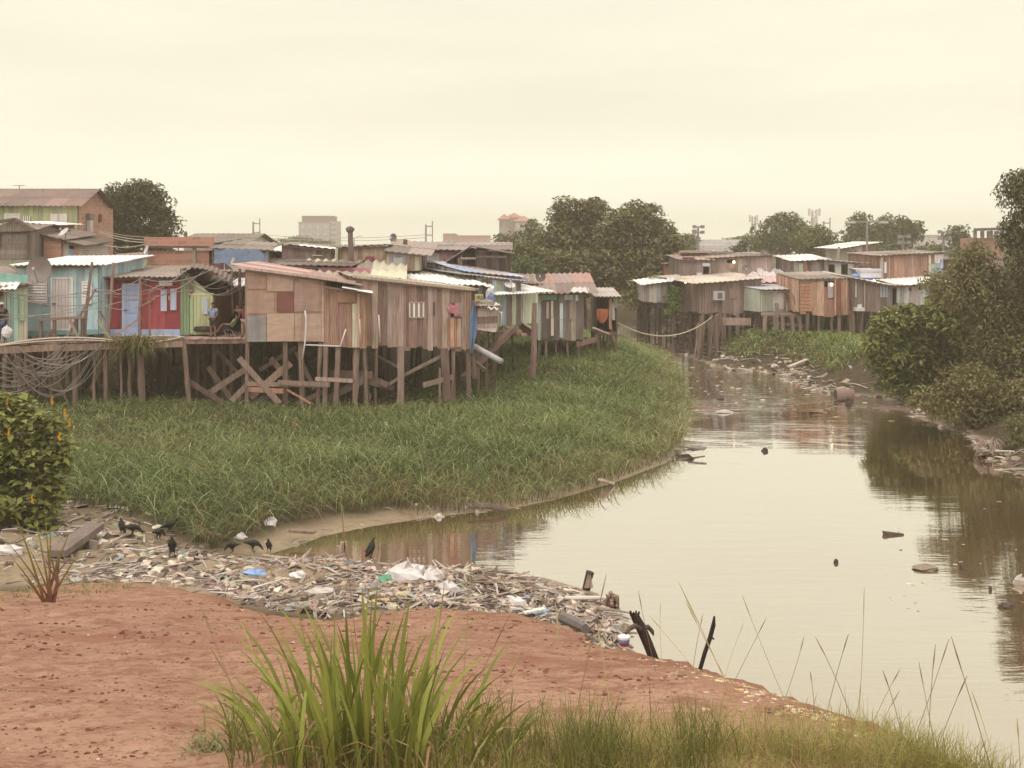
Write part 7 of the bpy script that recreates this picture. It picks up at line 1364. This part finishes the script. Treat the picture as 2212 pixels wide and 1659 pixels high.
def figure(label, base, Ht, J, skin_c, shirt=None, shorts=None, shoe=None, hair=S(40, 30, 28), cap=None, face=(0, -1), sleeve=.5, leg=.7):
    """J: joints in units of body height around base (x right, y away, z up)"""
    Ht *= .875; base = Vector(base); W = lambda n: base+Vector(J[n])*Ht
    t = thing('person', label, 'person', base)
    nd = {}
    rad = dict(pel=.075, sp=.066, ch=(.088, .062), nk=.03, jaw=.042, hd=(.05, .058), top=.038)
    for n, r in rad.items(): nd[n] = (W(n), tuple(x*Ht for x in r) if hasattr(r, '__len__') else r*Ht)
    lk = [('pel', 'sp'), ('sp', 'ch'), ('ch', 'nk'), ('nk', 'jaw'), ('jaw', 'hd'), ('hd', 'top')]
    fv = Vector((face[0], face[1], 0)).normalized()
    nd['nose'] = (W('hd')+fv*.062*Ht-Vector((0, 0, .012*Ht)), .008*Ht); lk.append(('hd', 'nose'))
    for s in 'LR':
        for n, r in (('hip', .05), ('kn', .034), ('an', .022), ('toe', .018), ('sh', .036), ('el', .026), ('wr', .017), ('pa', .02)): nd[n+s] = (W(n+s), r*Ht)
        lk += [('pel', 'hip'+s), ('hip'+s, 'kn'+s), ('kn'+s, 'an'+s), ('an'+s, 'toe'+s), ('ch', 'sh'+s), ('sh'+s, 'el'+s), ('el'+s, 'wr'+s), ('wr'+s, 'pa'+s)]
    V, Fc = skin(*chain(nd, lk)); body = put_mesh('body', V, Fc, [skin_c]*len(Fc), 'skin', t, True)
    for s in 'LR':   # five fingers per hand
        d_ = (W('pa'+s)-W('wr'+s)).normalized(); sd = d_.cross(fv); sd = sd.normalized() if sd.length > .1 else Vector((1, 0, 0)); mb = MB()
        for k, ln in enumerate((.036, .045, .048, .044, .034)):
            p = W('pa'+s)+sd*(k-2)*.009*Ht; dd2 = d_ if k else (d_*.5+sd*-.8).normalized()
            mb.tube([p, p+dd2*ln*.55*Ht, p+(dd2*.8+fv*.35)*ln*Ht], [.006*Ht, .0055*Ht, .004*Ht], skin_c, 5)
        mb.build('hand', 'skin', t)
    if shirt:
        g = {n: (nd[n][0], tuple(x*1.16 for x in nd[n][1]) if hasattr(nd[n][1], '__len__') else nd[n][1]*1.18) for n in ('pel', 'sp', 'ch', 'shL', 'shR')}
        for s in 'LR': g['m'+s] = (W('sh'+s).lerp(W('el'+s), sleeve), .036*Ht)
        g['nb'] = (W('ch').lerp(W('nk'), .55), .045*Ht)
        V, Fc = skin(*chain(g, [('pel', 'sp'), ('sp', 'ch'), ('ch', 'nb'), ('ch', 'shL'), ('ch', 'shR'), ('shL', 'mL'), ('shR', 'mR')])); put_mesh('shirt', V, Fc, [shirt]*len(Fc), 'cloth', t, True)
    if shorts:
        g = {'pel': (W('pel')-Vector((0, 0, .01*Ht)), .088*Ht)}
        lk2 = []
        for s in 'LR':
            g['h'+s] = (nd['hip'+s][0], .062*Ht); g['k'+s] = (W('hip'+s).lerp(W('kn'+s), min(1, leg)), .05*Ht); lk2 += [('pel', 'h'+s), ('h'+s, 'k'+s)]
            if leg > 1: g['a'+s] = (W('kn'+s).lerp(W('an'+s), leg-1), .036*Ht); lk2.append(('k'+s, 'a'+s))
        V, Fc = skin(*chain(g, lk2)); put_mesh('trousers', V, Fc, [shorts]*len(Fc), 'cloth', t, True)
    mb = MB(); mb.blob(W('hd')-fv*.012*Ht+Vector((0, 0, .03*Ht)), (.055*Ht, .06*Ht, .045*Ht), cap or hair, 10, 6, .04); mb.build('cap' if cap else 'hair', 'cloth', t)
    if cap: mb = MB(); mb.box(W('hd')+fv*.075*Ht+Vector((0, 0, .025*Ht)), (.08*Ht, .08*Ht, .012*Ht), cap); mb.build('cap_brim', 'cloth', t)
    mb = MB(); sv_ = Vector((-fv.y, fv.x, 0))
    for s in (-1, 1): mb.blob(W('hd')+fv*.05*Ht+sv_*s*.02*Ht+Vector((0, 0, .004*Ht)), .007*Ht, (.02, .015, .012), 5, 4, 0)
    mb.build('eyes', 'plastic', t)
    if shoe:
        for s in 'LR': mb = MB(); a, b = W('an'+s), W('toe'+s); mb.box((a+b)/2-Vector((0, 0, .028*Ht)), (.05*Ht, .14*Ht, .018*Ht), shoe, rz=math.atan2((b-a).y, (b-a).x)-math.pi/2); mb.build('sandal', 'plastic', t)
    return t
ST_ = dict(pel=(0, 0, .53), sp=(0, 0, .63), ch=(0, 0, .755), nk=(0, 0, .845), jaw=(0, -.012, .88), hd=(0, -.005, .925), top=(0, 0, .97), hipL=(-.05, 0, .49), hipR=(.05, 0, .49), knL=(-.055, -.015, .28), knR=(.06, -.01, .28), anL=(-.06, .01, .045), anR=(.065, .01, .045), toeL=(-.075, -.07, .018), toeR=(.08, -.07, .018),
           shL=(-.105, 0, .80), shR=(.105, 0, .80), elL=(-.135, .01, .64), elR=(.135, .01, .64), wrL=(-.13, -.05, .50), wrR=(.13, -.05, .50), paL=(-.13, -.07, .46), paR=(.13, -.07, .46))
BR = S(140, 96, 74); zd = DK+.05
b = P(460, 720, 47.3); b.z = zd
figure('boy in a light blue shirt standing on the porch beside the green house', b, 1.5, dict(ST_, elL=(-.125, -.02, .635), elR=(.135, -.02, .64), wrL=(.0, -.12, .565), wrR=(.09, -.13, .575), paL=(.05, -.15, .56), paR=(.06, -.16, .55)), BR, S(112, 160, 206), S(76, 64, 60), S(60, 50, 46), face=(.35, -1), leg=.95)
b = P(513, 716, 49.0); b.z = zd
figure('shirtless child standing behind the reclining chair', b, 1.38, dict(ST_, elR=(.13, -.05, .66), wrR=(.06, -.14, .70), paR=(.03, -.15, .73)), S(176, 124, 96), None, S(150, 60, 56), None, face=(-.2, -1))
b = P(528.5, 720, 47.25); b.z = zd
figure('person in a red shirt and beige trousers half hidden by the plywood house', b, 1.45, dict(ST_, elL=(-.15, -.03, .65), wrL=(-.16, -.12, .56), paL=(-.17, -.15, .54)), S(96, 66, 54), S(150, 50, 50), S(160, 140, 118), S(60, 50, 46), face=(-.8, -.5), leg=1.85)
b = P(497, 720, 47.6); b.z = zd   # reclining on the chair, legs stretched to the left
RC = dict(pel=(0, 0, .27), sp=(.06, 0, .34), ch=(.14, 0, .45), nk=(.19, 0, .53), jaw=(.195, -.01, .56), hd=(.21, -.015, .60), top=(.225, 0, .64), hipL=(-.03, .05, .27), hipR=(-.03, -.05, .27), knL=(-.22, .06, .37), knR=(-.24, -.05, .34), anL=(-.36, .07, .14), anR=(-.42, -.06, .10), toeL=(-.43, .07, .13), toeR=(-.49, -.06, .09),
          shL=(.16, .1, .49), shR=(.16, -.1, .49), elL=(.06, .14, .36), elR=(.05, -.14, .36), wrL=(-.08, .1, .36), wrR=(-.09, -.1, .36), paL=(-.12, .09, .37), paR=(-.13, -.09, .37))
figure('person in a green and black shirt lying back in a chair on the porch', b, 1.5, RC, S(150, 104, 80), S(110, 170, 70), S(52, 46, 46), None, face=(-1, -.3), leg=.95)
ch = thing('reclining_chair', 'low reclining chair on the porch under the person in green', 'chair', b); mb = MB(); c = S(70, 62, 66); K_ = .875
mb.bar(b+Vector((-.2, 0, .33))*K_, b+Vector((.12, 0, .30))*K_, .5, .04, c); mb.build('seat', 'plastic', ch); mb = MB(); mb.bar(b+Vector((.12, 0, .30))*K_, b+Vector((.46, 0, 1.0))*K_, .5, .04, c, up=(0, 1, 0)); mb.bar(b+Vector((.12, 0, .30))*K_, b+Vector((.46, 0, 1.0))*K_, .04, .5, c, up=(0, 0, 1)); mb.build('backrest', 'cloth', ch)
for s in (-.24, .24):
    for a_, e_ in (((-.2, s, .33), (-.1, s, 0)), ((.12, s, .3), (.3, s, 0))): mb = MB(); mb.tube([b+Vector(a_)*K_, b+Vector(e_)*K_], .018, S(130, 124, 120), 6); mb.build('leg', 'plastic', ch)
b = P(4, 747, 43.3); b.z = zd
figure('man in a white cap and dark shirt carrying a white bag at the left edge', b, 1.66, dict(ST_, elR=(.15, .0, .63), wrR=(.15, -.04, .47), paR=(.15, -.05, .43)), S(110, 76, 60), S(46, 40, 40), S(70, 86, 120), S(60, 50, 46), cap=S(222, 218, 206), face=(.5, -1), leg=1.85)
q = b+Vector((.15, -.05, .38))*1.45-Vector((0, .02, .0)); mb = MB(); mb.blob(q-Vector((0, 0, .17)), (.19, .14, .2), S(214, 210, 200), 10, 7, .15); mb.tube([q-Vector((0, 0, .02)), q+Vector((0, 0, .09))], [.05, .015], S(214, 210, 200), 6); tag(mb.build('carrier_bag', 'cloth'), 'full white carrier bag held by the man in the white cap', 'bag')
# vultures
def vulture_mesh(pose):
    if pose == 'walk': nd = dict(mid=((0, 0, .28), (.085, .1)), ch=((.11, 0, .33), .085), nk=((.18, 0, .40), .036), hd=((.215, 0, .45), .032), bk=((.27, 0, .435), .010), rp=((-.14, 0, .24), .06), tl=((-.30, 0, .19), (.05, .016)))
    elif pose == 'feed': nd = dict(mid=((0, 0, .28), (.09, .1)), ch=((.12, 0, .27), .085), nk=((.20, 0, .20), .034), hd=((.245, 0, .13), .03), bk=((.28, 0, .075), .009), rp=((-.13, 0, .30), .06), tl=((-.29, 0, .31), (.05, .016)))
    else: nd = dict(mid=((0, 0, .29), (.095, .09)), ch=((.04, 0, .40), .08), nk=((.06, 0, .48), .036), hd=((.075, 0, .535), .032), bk=((.13, 0, .52), .010), rp=((-.07, 0, .20), .06), tl=((-.15, 0, .08), (.05, .016)))
    lk = [('mid', 'ch'), ('ch', 'nk'), ('nk', 'hd'), ('hd', 'bk'), ('mid', 'rp'), ('rp', 'tl')]
    for s in (-1, 1):
        m = Vector(nd['mid'][0]); r = Vector(nd['rp'][0]); nd['w%d' % s] = (tuple(m+Vector((.02, s*.085, .03))), .05); nd['x%d' % s] = (tuple(r+Vector((-.06, s*.06, .0))), .022); lk += [('mid', 'w%d' % s), ('w%d' % s, 'x%d' % s)]
        nd['l%d' % s] = (tuple(m+Vector((.0, s*.05, -.12))), .026); nd['k%d' % s] = (tuple(Vector((m.x-.03+.05*s*(pose == 'walk'), s*.055, .085))), .011); nd['f%d' % s] = (tuple(Vector((m.x+.06+.05*s*(pose == 'walk'), s*.06, .01))), .011); lk += [('mid', 'l%d' % s), ('l%d' % s, 'k%d' % s), ('k%d' % s, 'f%d' % s)]
    nd = {k_: (Vector(v[0]), v[1]) for k_, v in nd.items()}
    return skin(*chain(nd, lk))
VM = {p: vulture_mesh(p) for p in ('walk', 'feed', 'up')}
for px, py, pose, rz, sc, lab in [(367, 1161, 'walk', .15, .82, 'black vulture walking to the right on the mud'), (343, 1176, 'feed', 1.2, .8, 'black vulture bending down beside the walking one'), (372, 1211, 'up', -1.35, .82, 'black vulture standing upright on the mud facing the river'), (264, 1163, 'up', 2.6, .72, 'black vulture with raised head by the grass at the left'), (287, 1168, 'feed', .2, .82, 'black vulture stooping next to the one by the grass'), (502, 1203, 'feed', 3.0, .72, 'black vulture hunched low at the left end of the back-water'), (547, 1202, 'feed', .1, .84, 'black vulture bent over at the back-water edge'), (581, 1202, 'up', -1.8, .66, 'small black vulture sitting beside the bent one at the back-water'), (801, 1228, 'up', .6, .8, 'black vulture perched on the heap in front of the back-water')]:
    x, y, z = hit(px, py-3)
    z += .15 if pose == 'up' and px > 700 else .05
    m = Matrix.Translation((x, y, z)) @ Matrix.Rotation(rz, 4, 'Z') @ Matrix.Scale(sc, 4); V, Fc = VM[pose]
    tag(put_mesh('vulture', [m @ v for v in V], Fc, [(.022, .019, .018)]*len(Fc), 'feather', None, True, base=(x, y, z)), lab, 'vulture', 'black vultures on the mud')
